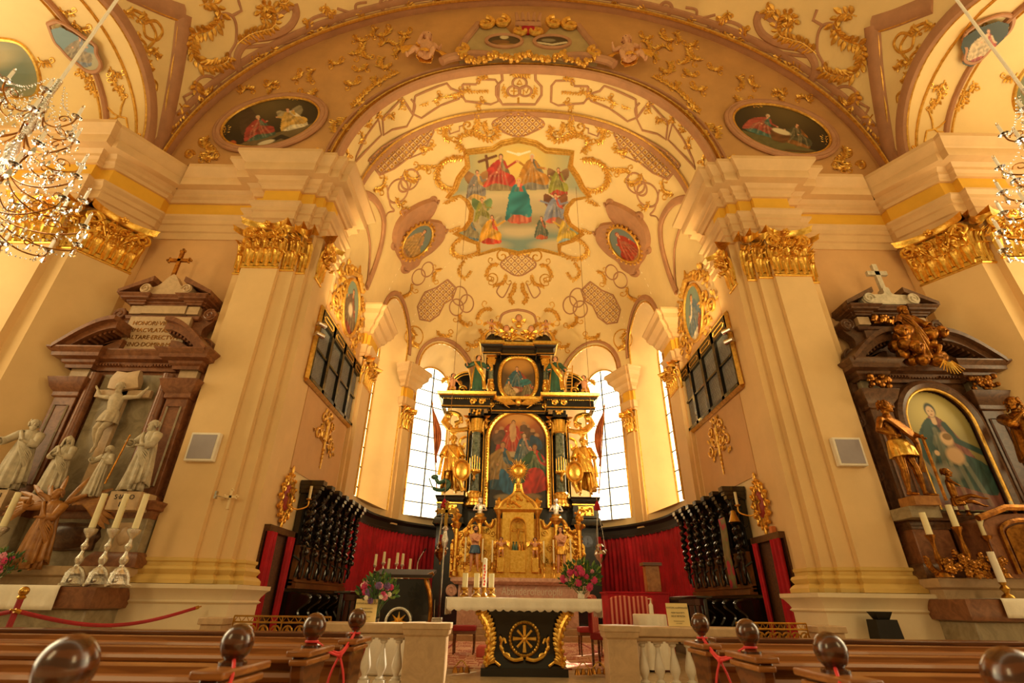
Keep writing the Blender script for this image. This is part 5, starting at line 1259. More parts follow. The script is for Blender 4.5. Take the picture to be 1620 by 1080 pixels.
b = MB(); b.tube([(-.26, -.26, .1), (-.18, -.22, .9)], .014, 6); b.build('staff', 'gold_dark', t_)
figure('angel_statue', 'carved brown wooden angel with folded wings standing before the left altar', 'statue', (-7.3, 7.9, 1.62), .2, 1.15, skin='carved_wood', robe='long', rm='carved_wood', mantle='carved_wood', hair='carved_wood', wings='carved_wood', arms={-1: (-.22, -.12, .86), 1: (-.02, -.16, .62)}, turn=-.3)
# mensa
def mensa(cx, w_, lab):
    t = thing('side_altar_table', lab, 'altar table')
    b = MB(); slab(b, cx-w_, cx+w_, 7.75, 8.95, 0, 1.15); bevel(b.build('base_block', 'marble_grey', t), .02)
    b = MB(); mould(b, cx-w_, cx+w_, 7.75, [(0, 1.14), (.1, 1.16), (.12, 1.22), (.12, 1.42), (-1.2, 1.42)]); b.build('table_slab', 'marble_red', t)
    b = MB(); slab(b, cx-w_*.99, cx+w_*.99, 8.12, 8.95, 1.42, 1.6); mould(b, cx-w_*.99, cx+w_*.99, 8.12, [(0, 1.55), (.06, 1.58), (.08, 1.66), (.08, 1.7), (-.8, 1.7)]); b.build('predella', 'marble_beige', t); return t
mensa(AXL, 1.3, 'grey marble side altar table under the left altarpiece'); mensa(AXR, 1.35, 'grey marble side altar table under the right altarpiece')
def cloth_sheet(name, lab, x0, x1, y0, y1, z, drop_, m='linen', sides=(0, 0), sc=0):
    b = MB(); n = 60; rg = []
    rows = [(y1, z), ((y0+y1)/2, z), (y0, z), (y0-.015, z-.02)]+[(y0-.02, z-drop_*k_/5) for k_ in range(1, 6)]
    for j, (y, zz) in enumerate(rows):
        r = []
        for i in range(n+1):
            x = x0+(x1-x0)*i/n; k_ = max(0, j-3)/5
            r.append((x, y-.012*k_*math.sin(x*17)-.008*k_*math.sin(x*41), zz-(sc*abs(math.sin(x*PI/ .12)) if j == len(rows)-1 else 0)))
        rg.append(r)
    b.rings(rg, closed=False, cap=False); 
    for s, xx in ((0, x0), (1, x1)):
        if sides[s]:
            b.rings([[(xx+(-.01 if s == 0 else .01)*(1+math.sin(y*23)), y, z-sides[s]*k_/4-(sc*abs(math.sin(y*PI/.12)) if k_ == 4 else 0)) for y in [y0+(y1-y0)*i/20 for i in range(21)]] for k_ in range(5)], closed=False, cap=False)
    o = b.build(name, m, smooth=60); sm = o.modifiers.new('thick', 'SOLIDIFY'); sm.thickness = .006; sm.offset = 1; tag(o, lab, 'cloth'); return o
cloth_sheet('altar_cloth', 'white cloth hanging over the front of the left side altar', AXL-1.3, AXL+.95, 7.6, 8.1, 1.436, .3)
cloth_sheet('altar_cloth', 'white cloth hanging over the front of the right side altar', AXR-1.0, AXR+1.4, 7.6, 8.1, 1.436, .24)
# silver candlesticks
def candlestick(lab, loc, h=.78, ch=.5, m='silver_light', group=None, rr=.045, elaborate=False, cm='candle'):
    t = thing('candlestick', lab, 'candlestick', loc, 0, group)
    b = MB(); f = h/.78
    pr = [(0, .16), (.09, .16), (.07, .2), (.035, .24), (.03, .28), (.055, .32), (.06, .36), (.03, .41), (.02, .46), (.045, .50), (.05, .53), (.022, .58), (.018, .63), (.04, .66), (.085, .72), (.09, .76), (.06, .775), (0, .775)]
    b.lathe([(r*f if r > 0 else .001, z*f) for r, z in pr], n=14); b.build('stem', m, t)
    b = MB()
    for k_ in range(3):
        a = -PI/2+2*PI*k_/3; P = [(0, 0, .24*f), (.07*f*math.cos(a), .07*f*math.sin(a), .2*f), (.12*f*math.cos(a), .12*f*math.sin(a), .1*f), (.14*f*math.cos(a), .14*f*math.sin(a), .03*f), (.19*f*math.cos(a), .19*f*math.sin(a), .015*f)]
        b.tube(spl(P, 4), [.035*f]*8+[.03*f]*5+[.02*f]*4, 8)
        for z in (.08, .16): b.sphere((.1*f*math.cos(a+.5), .1*f*math.sin(a+.5), z*f), .03*f, 8, 6)
    b.lathe([(.001, .02*f), (.13*f, .03*f), (.1*f, .08*f), (.06*f, .16*f), (.001, .2*f)], n=3, a0=-PI/2, a1=3*PI/2); b.build('foot', m, t)
    b = MB(); b.lathe([(.001, .77*f), (rr, .77*f), (rr*.92, .77*f+ch), (.001, .77*f+ch+.005)], n=14); b.build('candle', cm, t)
    b = MB(); b.tube([(0, 0, .77*f+ch), (0, 0, .77*f+ch+.02)], .004, 5); b.build('wick', 'ink', t); return t
for x, y, lab in ((-6.5, 7.62, 'left of the three tall silver candlesticks right on the left altar'), (-6.16, 7.62, 'middle of the three tall silver candlesticks on the left altar'), (-5.86, 7.62, 'right of the three tall silver candlesticks on the left altar, next to the pier'), (-7.82, 7.7, 'silver candlestick with yellow candle beside the flowers at the left edge'), (-8.15, 7.75, 'outermost silver candlestick cut by the left edge of the photo')):
    candlestick(lab, (x, max(y, 7.8), 1.43), group='tall silver candlesticks on the left altar')
# ---- right altar
tR = thing('marble_altarpiece', 'dark brown marble altarpiece with arched painting of a woman and child, right of the chancel', 'altarpiece')
altar_frame(tR, AXR, 'marble_dark', 'marble_red', True)
arch_r = [(.62*math.cos(PI*i/20), 4.22+.7*math.sin(PI*i/20)) for i in range(21)]
for r, m, nm, y in ((.1, 'marble_dark', 'picture_arch', 8.5), (.03, 'gold_stucco', 'picture_frame', 8.46)):
    b = MB(); k_ = 1.14 if r > .05 else 1.0; P = [(AXR+.62*k_, y, 2.75)]+[(AXR+x*k_, y, 4.22+(z-4.22)*k_) for x, z in arch_r]+[(AXR-.62*k_, y, 2.75)]; b.tube(P, r, 8); b.build(nm, m, tR)
cv = CV(90, 150, lambda X, Y: np.array(hexc('A89A5C'))*(1-.55*Y[..., None])+0*X[..., None], seed=3)
cv.ell(.45, .2, .35, .3, 'C8B870', soft=1.2); cv.ell(.3, .8, .3, .2, '6E675A', soft=.8); cv.ell(.8, .75, .25, .25, '5E5A4E', soft=.8)
cv.fig(.47, .98, .88, '7E4A3E', '2E4A44', hair='2E3A34', wide=1.4, arms=((1, .42, .22), (-1, .1, .2)), skin='D8B48A')
cv.ell(.55, .42, .09, .1, 'D8B48A', soft=.4); cv.ell(.58, .56, .13, .12, 'CBA57C', soft=.4); cv.ell(.57, .4, .07, .05, '8A6A3C')
cv.line([(.05, .6), (.2, .75)], .05, '8A7A68'); cv.ell(.2, .85, .15, .12, '7E8088', soft=.8); cv.ell(.35, .7, .2, .1, '8A8478', soft=.8)
picture('painting', cv, lambda u, v: (AXR-.6+1.2*u, 8.56, 4.9-2.15*v), [(0, 1), (0, .32)]+[(.5-.5*math.cos(PI*i/20), .32-.32*math.sin(PI*i/20)) for i in range(1, 20)]+[(1, .32), (1, 1)], tR, coarse=3)
b = MB(); slab(b, AXR-.4, AXR+.4, 8.6, 8.7, 6.42, 6.56)
for i in range(26): b.sphere((AXR+RN.uniform(-.45, .45), 8.58, 6.5+RN.uniform(-.09, .09)), RN.uniform(.03, .07), 7, 5)
b.build('gilded_fruit', 'gold_dark', tR)
for s in (-1, 1):
    b = MB()
    for i in range(30): b.sphere((AXR+s*1.0+RN.uniform(-.22, .22), 8.32+RN.uniform(-.05, .05), 5.0+RN.uniform(-.09, .12)), RN.uniform(.03, .065), 7, 5)
    b.build('gilded_bouquet', 'gold_dark', tR)
b = MB(); poly = [(AXR-.55, 6.8)]+[tuple(q) for q in spl([(AXR-.6, 6.9), (AXR-.4, 7.02), (AXR-.1, 7.05), (AXR-.06, 7.2), (AXR+.06, 7.2), (AXR+.1, 7.05), (AXR+.4, 7.02), (AXR+.6, 6.9)], 4)]+[(AXR+.55, 6.8)]
b.prism(poly[::-1], 8.46, 8.62); vol_prism(b, AXR-.46, 6.92, .12, 8.42, 8.6, 1, 0); vol_prism(b, AXR+.46, 6.92, .12, 8.42, 8.6, -1, PI); b.build('crest', 'statue_white', tR)
tag(latin_cross(None, AXR-.02, 8.52, 7.15, .68, .42, .05, 'x', False).build('stone_cross', 'statue_white'), 'pale stone cross standing on top of the right altarpiece', 'cross')
# god-father group
tG, E_g, _ = figure('bearded_figure_group', 'gilded carved bearded old man among clouds and angel heads on the right altarpiece', 'sculpture', (AXR-.1, 8.2, 5.32), .1, 1.25, skin='gold_dark', robe='long', rm='gold_dark', mantle='gold_dark', hair='gold_dark', beard=True, longhair=True, hip=.34, arms={-1: (-.34, -.14, .52), 1: (.22, -.2, .5)}, legs={-1: ((-.14, -.2, .2), (-.1, -.1, .02)), 1: ((.14, -.2, .2), (.1, -.1, .02))})
b = MB()
for i in range(22): a = RN.uniform(0, 2*PI); b.sphere((.4*math.cos(a), -.05+RN.uniform(-.08, .1), .35+.34*math.sin(a)), RN.uniform(.08, .15), 9, 6)
b.build('cloud', 'gold_dark', tG); b = MB()
for i in range(9): a = -PI/2+(i-4)*.2; b.tube([(.15+.1*math.cos(a), -.3, .0+.1*math.sin(a)), (.15+.34*math.cos(a), -.32, .34*math.sin(a))], [.02, .008], 4)
b.build('rays', 'gold', tG)
for q in ((-.42, -.2, .55), (.45, -.18, .6), (-.3, -.25, .2)):
    b = MB(); b.sphere(q, (.1, .1, .12), 10, 8); b.sphere((q[0], q[1]+.02, q[2]+.04), (.12, .11, .11), 8, 6); b.tube([(q[0], q[1]-.1, q[2]), (q[0], q[1]-.12, q[2]-.03)], .02, 6); b.build('angel_head', 'gold_dark', tG)
gd = 'gold_dark'
t_, E1, _ = figure('gilded_saint', 'gilded bare-chested saint with staff standing left of the painting on the right altar', 'statue', (6.18, 8.02, 2.86), .35, 1.62, skin=gd, robe='loin', rm='gold', mantle=None, hair=gd, arms={-1: (-.16, -.12, .58), 1: (.1, -.2, .56)}, turn=.6, sway=.02)
b = MB(); b.tube([(.1, -.35, -.1), (.16, -.33, .95)], .025, 6); b.build('staff', 'gold_dark', t_)
b = MB(); 
for i in range(7): b.tube(spl([(-.18+.03*i, -.1, 1.25), (.0+.03*i, -.2, 1.0), (.2, -.18, .85-.03*i), (.28-.02*i, -.1, .4)], 4), .03, 6)
b.build('drapery', 'gold_dark', t_)
b = MB(); slab(b, 5.98, 6.46, 7.98, 8.4, 2.55, 2.72); pl_ = b.build('stone_plinth', 'marble_grey'); tag(pl_, 'grey stone block under the left gilded saint of the right altar', 'plinth'); b = MB(); slab(b, 6.02, 6.42, 7.86, 8.2, 2.72, 2.86); b.build('wooden_base', 'carved_wood', pl_)
t_, E1, _ = figure('gilded_saint', 'gilded long-haired saint with folded hands at the right edge of the photo', 'statue', (8.42, 7.98, 2.86), -.4, 1.7, skin=gd, robe='tunic', rm='gold_dark', mantle=None, hair=gd, longhair=True, arms={-1: (-.02, -.16, .80), 1: (.0, -.14, .82)}, turn=-.9)
b = MB(); slab(b, 8.2, 8.7, 7.9, 8.4, 2.55, 2.86); tag(b.build('statue_plinth', 'marble_grey'), 'grey stone block under the right gilded saint of the right altar', 'plinth')
putto('gilded cherub sprawling over the pedestal below the right altar painting', (6.75, 7.95, 2.66), .9, .62, gd, {-1: (-.3, -.2, .5), 1: (.3, -.1, .6)}, wings=None, hair=gd, rm=gd, legs={-1: ((-.2, -.3, .3), (-.3, -.5, .2)), 1: ((.1, -.3, .2), (.25, -.5, .1))}, hip=.25)
t = thing('side_tabernacle', 'dark carved wooden tabernacle on the right side altar, at the right edge', 'tabernacle', (7.5, 8.1, 1.7))
b = MB(); b.prism([(-.62, 0), (.62, 0), (.62, .72)]+[(.62*math.cos(PI*i/12), .72+.18*math.sin(PI*i/12)) for i in range(1, 12)]+[(-.62, .72)], -.3, .3); bevel(b.build('case', 'marble_red', t), .01)
b = MB(); b.prism([(-.36, .08), (.36, .08), (.36, .6)]+[(.36*math.cos(PI*i/12), .6+.14*math.sin(PI*i/12)) for i in range(1, 12)]+[(-.36, .6)], -.34, -.3); b.build('door', 'gold_dark', t)
b = MB(); P = [(.42*math.cos(PI*i/12), -.33, .62+.18*math.sin(PI*i/12)) for i in range(13)]; b.tube([(.42, -.33, .05)]+P+[(-.42, -.33, .05)], .035, 6); b.tube([(-.68, -.32, .82), (-.2, -.32, .98), (.2, -.32, .98), (.68, -.32, .82)], .05, 6); b.build('moulding', 'gold_dark', t)
for i, (x, y, z, lab) in enumerate(((6.05, 7.85, 1.98, 'left of the three ornate gilded candlesticks on the right altar'), (6.5, 7.85, 2.1, 'middle and tallest of the three ornate gilded candlesticks on the right altar'), (6.9, 7.85, 1.98, 'right of the three ornate gilded candlesticks on the right altar, beside the tabernacle'))):
    t = thing('ornate_candlestick', lab, 'candlestick', (x, y, 1.7), 0, 'three ornate gilded candlesticks'); dz = z-1.7
    b = MB(); b.lathe([(.001, 0), (.12, .0), (.1, .06), (.03, .1), (.025, dz*.6), (.05, dz*.8), (.025, dz+.1), (.03, dz+.2), (.07, dz+.28), (.07, dz+.3), (.001, dz+.3)], n=12)
    b.build('stem', 'gold_dark', t)
    b = MB(); b.tube([(.17*math.cos(a), 0, dz*.75+.0+.16*math.sin(a)) for a in [PI+PI*1.0*k_/20-.3 for k_ in range(24)]], .035, 8)
    for k_ in range(18): a = PI-.3+PI*1.2*k_/18; b.sphere((.2*math.cos(a), 0, dz*.75+.19*math.sin(a)), .03, 6, 4)
    b.build('shell_ring', 'gold_dark', t)
    b = MB(); b.lathe([(.001, dz+.3), (.045, dz+.3), (.042, dz+.62), (.001, dz+.625)], n=12); b.build('candle', 'candle', t)
t = thing('carved_rose_garland', 'gilded carved roses heaped at the foot of the candlesticks on the right altar', 'carving', (6.45, 7.75, 1.7))
for i in range(34):
    b = MB(); x, z = RN.uniform(-.42, .5), RN.uniform(.04, .26); c = (x, RN.uniform(-.03, .06), z); b.sphere(c, .035, 7, 5)
    for k_ in range(5): a = 2*PI*k_/5; b.sphere((c[0]+.035*math.cos(a), c[1], c[2]+.035*math.sin(a)), (.03, .02, .03), 6, 4)
    b.build('rose', 'gold_dark', t)
t = thing('small_candlestick', 'white printed candle in a short gilded holder at the front of the right altar', 'candlestick', (6.72, 7.7, 1.44))
b = MB(); b.lathe([(.001, 0), (.08, 0), (.07, .03), (.03, .06), (.06, .12), (.03, .16), (.05, .2), (.001, .2)], n=10); b.build('holder', 'brass', t); b = MB(); b.lathe([(.001, .2), (.045, .2), (.045, .6), (.001, .6)], n=12); b.build('candle', 'linen', t)
for x, z in ((7.0, 2.64), (7.18, 2.64), (7.95, 2.64)):
    t = thing('small_candle', {7.0: 'leftmost short white candle on the ledge below the right altar painting', 7.18: 'second short white candle on the ledge below the right altar painting', 7.95: 'short white candle near the right end of the ledge below the right altar painting'}[x], 'candle', (x, 8.3, z), 0, 'short candles below the right altar painting')
    b = MB(); b.lathe([(.001, 0), (.05, 0), (.02, .05), (.04, .08), (.001, .08)], n=8); b.build('holder', 'gold_dark', t); b = MB(); b.lathe([(.001, .08), (.025, .08), (.025, .24), (.001, .24)], n=8); b.build('candle', 'candle', t)
# pier fittings
for s, z, lab in ((-1, 3.62, 'flat square loudspeaker panel on the left pier'), (1, 3.7, 'flat square loudspeaker panel on the right pier')):
    t = thing('wall_speaker', lab, 'speaker', (s*5.63, 8.5, z)); b = MB(); b.box((0, -.05, 0), (.5, .1, .5)); bevel(b.build('frame', 'linen', t), .012); b = MB(); b.box((0, -.103, 0), (.42, .01, .42)); b.build('grille', 'grey_panel', t)
t = thing('consecration_cross', 'small cream wall cross with a candle arm on the left pier', 'cross', (-5.0, 8.6, 2.78)); b = latin_cross(None, 0, -.02, -.16, .3, .2, .02, '', True); b.build('cross', 'plaster', t); b = MB(); b.tube([(0, -.04, 0), (-.1, -.12, .02), (-.17, -.16, .03)], .01, 6); b.box((-.17, -.16, .04), (.03, .06, .12)); b.build('candle_arm', 'silver', t)
t = thing('collection_box', 'small black metal box with a funnel top on the right pier plinth', 'box', (5.1, 8.1, 1.02)); b = MB(); b.box((0, 0, 0), (.34, .24, .26), taper=.9); b.build('body', 'iron', t); b = MB(); b.box((0, 0, .18), (.16, .12, .1), taper=1.6); b.build('funnel', 'iron', t)

# ================================================================ high altar
GB = 'gold'
HA = thing('high_altar', 'tall black and gold high altar with two green marble columns and two paintings', 'altar')
BW = 'black_wood'
def slabm(x0, x1, y0, y1, z0, z1, nm, m, t, bv=.01): b = MB(); slab(b, x0, x1, y0, y1, z0, z1); o = b.build(nm, m, t); return bevel(o, bv) if bv else o
def mouldm(x0, x1, yf, pr, nm, m, t, yb): b = MB(); mould(b, x0, x1, yf, pr, yb); return b.build(nm, m, t)
slabm(-2.75, 2.75, 17.7, 19.2, FZ, 3.6, 'substructure', BW, HA)
slabm(-1.9, 1.9, 17.9, 18.6, 3.6, 7.7, 'back_panel', BW, HA)
for s in (-1, 1):
    slabm(min(s*1.88, s*2.74), max(s*1.88, s*2.74), 17.35, 18.3, 3.6, 4.4, 'pedestal', BW, HA)
    mouldm(s*2.31-.43, s*2.31+.43, 17.35, cornice_prof(4.3, 4.52, .08), 'pedestal_cornice', BW, HA, 18.3); mouldm(s*2.31-.43, s*2.31+.43, 17.33, [(0, 4.24), (.03, 4.25), (.03, 4.29), (0, 4.3)], 'gilded_strip', GB, HA, 18.3)
    mouldm(s*2.31-.43, s*2.31+.43, 17.35, [(0, 3.85), (.05, 3.8), (.07, 3.68), (.1, 3.6)], 'pedestal_foot', BW, HA, 18.3)
    b = MB(); b.box((s*2.31, 17.32, 4.06), (.5, .05, .3))
    for i in range(20): b.sphere((s*2.31+RN.uniform(-.24, .24), 17.29, 4.06+RN.uniform(-.13, .13)), RN.uniform(.02, .05), 6, 4)
    b.build('gilded_relief', GB, HA)
    # column
    x = s*1.52; co_ = None
    b = MB(); b.lathe([(.19, 4.62), (.175, 4.8), (.17, 5.4), (.155, 6.6), (.15, 6.85)], (x, 17.5, 0), 20); col = b.build('column', 'marble_green', HA)
    b = MB(); b.lathe([(.001, 4.2), (.3, 4.2), (.3, 4.28), (.25, 4.32), (.24, 4.42), (.2, 4.44)], (x, 17.5, 0), 18); b.lathe([(.2, 4.42), (.25, 4.46), (.27, 4.6), (.21, 4.68), (.19, 4.68)], (x, 17.5, 0), 18)
    for i in range(12): a = 2*PI*i/12; b.sphere((x+.23*math.cos(a), 17.5+.23*math.sin(a), 4.6), .06, 6, 4)
    b.build('column_base', GB, col)
    b = MB(); cap_face(b, (x+.2, 17.32), (x-.2, 17.32), 6.8, 7.36, .8); cap_face(b, (x-.2, 17.68), (x-.2, 17.32), 6.8, 7.36, .8); cap_face(b, (x+.2, 17.32), (x+.2, 17.68), 6.8, 7.36, .8); b.lathe([(.15, 6.78), (.19, 6.82), (.19, 7.3)], (x, 17.5, 0), 14); b.build('column_capital', GB, col)
    slabm(x-.24, x+.24, 17.2, 17.9, 7.36, 7.6, 'impost_block', BW, HA); b = MB()
    for i in range(14): b.sphere((x+RN.uniform(-.17, .17), 17.17, 7.48+RN.uniform(-.09, .09)), RN.uniform(.03, .06), 6, 4)
    b.build('impost_carving', GB, HA)
    b = MB(); 
    for k_ in (1.24, 1.84): slab(b, s*k_-.05, s*k_+.05, 17.75, 17.9, 4.3, 7.4)
    b.build('pilaster_strip', BW, HA)
    b = MB()
    for k_ in (1.27, 1.81): b.tube([(s*k_, 17.73, 4.3), (s*k_, 17.73, 7.4)], .02, 6)
    b.build('gilded_rod', GB, HA)
    # bracket candelabrum on the column
    ct = thing('column_candelabrum', 'gilded bracket with five slim candles on the %s column of the high altar' % ('left' if s < 0 else 'right'), 'candelabrum', (x, 17.28, 5.3), 0, 'column candelabra')
    b = MB(); b.lathe([(.001, -.3), (.05, -.22), (.03, -.12), (.08, -.05), (.2, 0), (.21, .06), (.001, .06)], n=12); b.build('bracket', GB, ct)
    for i in range(5): b = MB(); u = i-2; b.lathe([(.001, .04), (.028, .04), (.03, .1), (.016, .11), (.016, .5+.04*(2-abs(u))), (.001, .5+.04*(2-abs(u)))], (u*.085, -.09*math.cos(u*.6), 0), 8); b.build('candle', 'candle' if s > 5 else GB, ct)
    # outer ears: scrolls with angel heads
    b = MB(); P = spl([(s*1.85, 6.95), (s*2.2, 6.9), (s*2.55, 6.95), (s*2.72, 7.25), (s*2.6, 7.55), (s*2.25, 7.5), (s*2.15, 7.25), (s*2.35, 7.15)], 5); b.tube([(px, 17.55, pz) for px, pz in P], [.09]*len(P), 8)
    b.tube([(s*2.6, 17.5, 7.5), (s*2.75, 17.5, 7.2), (s*2.5, 17.5, 6.95)], .13, 8); b.sphere((s*2.6, 17.38, 7.35), (.13, .12, .16), 10, 8)
    for i in range(10): a = RN.uniform(0, 6.28); b.sphere((s*2.4+.3*math.cos(a), 17.5, 7.25+.25*math.sin(a)), .08, 7, 5)
    b.build('gilded_ear', GB, HA)
    b = MB(); b.tube([(p_[0], 17.7, p_[1]) for p_ in spl([(s*1.9, 6.7), (s*2.1, 6.6), (s*2.15, 6.4), (s*2.0, 6.3), (s*1.95, 6.45)], 5)], .05, 6); b.tube([(p_[0], 17.7, p_[1]) for p_ in spl([(s*1.95, 6.3), (s*2.12, 6.1), (s*2.0, 5.9), (s*1.9, 6.0)], 5)], .05, 6); b.build('gilded_scroll', GB, HA)
    # curved outer pediment
    b = MB(); arc = [(2.7-.75*(1-math.cos(a)), 8.2+.95*math.sin(a)) for a in [PI/2*i/12 for i in range(13)]]; inn = [(x_-.06, z_-.16) for x_, z_ in arc]
    poly = [(s*a, z) for a, z in arc]+[(s*a, max(z, 8.2)) for a, z in inn[::-1]]
    if s > 0: poly = poly[::-1]
    b.prism(poly, 17.3, 17.9); P3 = [(s*a, z) for a, z in inn]+[(s*1.9, 8.2)]; b.prism(P3[::-1] if s > 0 else P3, 17.6, 17.9); b.build('curved_pediment', BW, HA)
    b = MB(); b.tube([(s*a, 17.28, z-.02) for a, z in arc], .035, 6); b.tube([(s*(a-.03), 17.28, z-.13) for a, z in arc], .02, 6); b.build('gilded_strip', GB, HA)
    b = MB()
    for (cx_, cz_, r_) in ((2.15, 8.5, .17), (2.35, 8.36, .1)): b.tube([(s*cx_+r_*(1-.8*i/20)*math.cos(i/20*9), 17.5, cz_+r_*(1-.8*i/20)*math.sin(i/20*9)) for i in range(21)], .035, 6)
    b.build('gilded_scroll', GB, HA)
# main entablature: outer projecting parts and the centre
for (x0, x1, yf) in ((-2.8, -1.05, 17.15), (1.05, 2.8, 17.15), (-1.1, 1.1, 17.6)):
    mouldm(x0, x1, yf, [(0, 7.6), (.03, 7.6), (.03, 7.72), (.0, 7.74), (0, 7.95), (.1, 8.0), (.14, 8.1), (.2, 8.18), (-.3, 8.2)], 'entablature', BW, HA, 18.5)
    mouldm(x0, x1, yf, [(.035, 7.66), (.05, 7.68), (.05, 7.7), (.03, 7.72)], 'gilded_strip', GB, HA, 18.5); mouldm(x0, x1, yf, [(.14, 8.06), (.2, 8.1), (.23, 8.2), (.15, 8.21)], 'gilded_cornice', GB, HA, 18.5)
    b = MB(); n = int((x1-x0)/.07)
    for i in range(n): b.sphere((x0+(i+.5)*(x1-x0)/n, yf-.05, 7.97), .025, 6, 4)
    b.build('gilded_beading', GB, HA)
for s in (-1, 1):
    b = MB()
    for (cx_, r_, hnd) in ((1.35, .12, 1), (1.68, .12, -1), (1.0, .1, -1)): b.tube([(s*cx_+r_*(1-.8*i/20)*math.cos(hnd*i/20*9), 17.1 if cx_ > 1.1 else 17.5, 7.86+r_*(1-.8*i/20)*math.sin(i/20*9)) for i in range(21)], .035, 6)
    b.build('frieze_scroll', GB, HA)
# main painting
ar = [(1.06*math.cos(PI*i/24), 6.62+1.04*math.sin(PI*i/24)) for i in range(25)]
b = MB(); P = [(1.12, 17.72, 4.2)]+[(x*1.06, 17.72, 6.62+(z-6.62)*1.06) for x, z in ar]+[(-1.12, 17.72, 4.2)]; b.tube(P, .1, 8); b.build('picture_frame', GB, HA)
b = MB()
L_ = 0
for i in range(len(P)-1):
    a, c = np.array(P[i]), np.array(P[i+1]); d = np.linalg.norm(c-a); m_ = max(1, int(d/.1))
    for j in range(m_): q = a+(c-a)*j/m_; b.sphere((q[0], 17.62, q[2]), .035, 6, 4)
b.build('frame_beading', GB, HA)
cv = CV(110, 180, lambda X, Y: np.array(hexc('2E2416'))+0*X[..., None], seed=4)
cv.ell(.5, .08, .5, .3, 'C06A30', soft=1.2); cv.ell(.5, .04, .25, .15, 'E0A050', soft=1); cv.poly([(.12, .5), (.2, .25), (.38, .12), (.45, .3), (.35, .52)], 'A83020', .2); 
for q in ((.15, .22), (.22, .18), (.66, .15), (.75, .2), (.82, .25), (.6, .12)): cv.ell(q[0], q[1], .04, .04, 'B88858', soft=.5); cv.poly([(q[0]-.06, q[1]+.03), (q[0]+.05, q[1]+.02), (q[0]+.06, q[1]+.12), (q[0]-.04, q[1]+.13)], '6A4A34', .2)
cv.fig(.4, .44, .36, 'B83A24', None, skin='D8A070', wide=1.3, lean=.04, arms=((1, .3, .1), (-1, .2, .05))); cv.poly([(.36, .14), (.46, .14), (.46, .3), (.38, .31)], 'CFA070', .1)
cv.ell(.42, .46, .14, .05, 'C0A880', soft=.7); cv.fig(.62, .62, .4, 'C08068', '3A5A6A', skin='D8B088', lean=-.02, wide=1.1, arms=((-1, .1, .05), (1, .15, .1))); cv.poly([(.72, .25), (.88, .3), (.9, .4), (.72, .38)], '2A4A66', .2)
cv.fig(.2, .82, .5, '2E5A74', '9A7434', hair='6A4A2C', skin='C08858', lean=.06, wide=1.6, arms=((1, .4, .2), (-1, .1, .2))); cv.poly([(.22, .62), (.34, .66), (.46, .86), (.3, .86), (.2, .78)], '2C6488', .3)
cv.fig(.8, .82, .48, 'C02A1C', '2E5A34', hair='5A3A24', skin='B88050', lean=-.02, wide=1.7, arms=((-1, .3, .1), (1, .2, .1))); cv.poly([(.68, .62), (.9, .62), (.98, .8), (.75, .86), (.6, .84)], 'C8301E', .3)
cv.ell(.28, .9, .14, .05, 'A08A60', soft=.5); cv.ell(.74, .89, .14, .05, '9A7A50', soft=.5); cv.ell(.42, .66, .05, .04, 'B88050')
cv.A *= .62
picture('main_painting', cv, lambda u, v: (-1.1+2.2*u, 17.8, 7.68-3.46*v), [(0, 1), (0, .3)]+[(.5-.5*math.cos(PI*i/20), .3-.3*math.sin(PI*i/20)) for i in range(1, 20)]+[(1, .3), (1, 1)], HA, coarse=3)
# angel head with wings over the picture
b = MB(); b.sphere((0, 17.35, 7.95), (.12, .12, .15), 12, 9)
for s in (-1, 1):
    for i in range(7): b.tube([(s*.1, 17.4, 7.9), (s*(.35+.03*i), 17.38, 8.02-.03*i+.03), (s*(.92-.1*i), 17.38, 8.06-.055*i)], [.03, .055, .015], 6)
b.build('winged_head', GB, HA)
# upper storey
slabm(-1.3, 1.3, 17.9, 18.5, 8.2, 10.2, 'upper_panel', BW, HA)
for s in (-1, 1):
    b = MB(); b.lathe([(.1, 9.0), (.09, 9.6), (.085, 9.7)], (s*1.08, 17.7, 0), 14); c_ = b.build('upper_column', 'marble_green', HA)
    b = MB(); b.lathe([(.12, 8.3), (.14, 8.4), (.1, 8.5), (.15, 8.6), (.16, 8.75), (.11, 8.9), (.12, 9.0)], (s*1.08, 17.7, 0), 12)
    for i in range(8): b.sphere((s*1.08+RN.uniform(-.12, .12), 17.55, 8.7+RN.uniform(-.2, .2)), .05, 6, 4)
    b.build('column_base', GB, c_); b = MB(); cap_face(b, (s*1.08+.14, 17.58), (s*1.08-.14, 17.58), 9.62, 10.02, .6); b.sphere((s*1.08, 17.6, 9.5), (.08, .06, .18), 8, 6); b.build('column_capital', GB, c_)
oc = lambda k, y: [(k*.70*math.copysign(abs(math.cos(a))**.75, math.cos(a)), y, 9.13+k*.86*math.copysign(abs(math.sin(a))**.75, math.sin(a))) for a in [2*PI*i/48 for i in range(49)]]
b = MB(); b.tube(oc(1.06, 17.8), .085, 8); b.build('oval_frame', GB, HA); b = MB()
for p_ in oc(1.06, 17.7)[::1]: b.sphere(p_, .04, 6, 4)
b.build('oval_beading', GB, HA)
cv = CV(70, 86, lambda X, Y: np.array(hexc('5A4020'))+0*X[..., None]); cv.ell(.5, .15, .4, .25, 'C08A40', soft=1); cv.fig(.5, .8, .6, '8A3A24', '2E5A6A', wide=1.8, arms=((-1, .3, .2), (1, .2, .2)), lean=-.05); cv.ell(.4, .78, .12, .08, 'D8B088', soft=.4); cv.fig(.25, .95, .4, '6A4A2C', 'A88A50', wide=1.4); cv.fig(.78, .95, .45, 'A04A2C', '6A5A3C', wide=1.3); cv.poly([(.55, .55), (.75, .5), (.85, .6), (.6, .66)], '2E6A70', .2)
cv.A *= .7
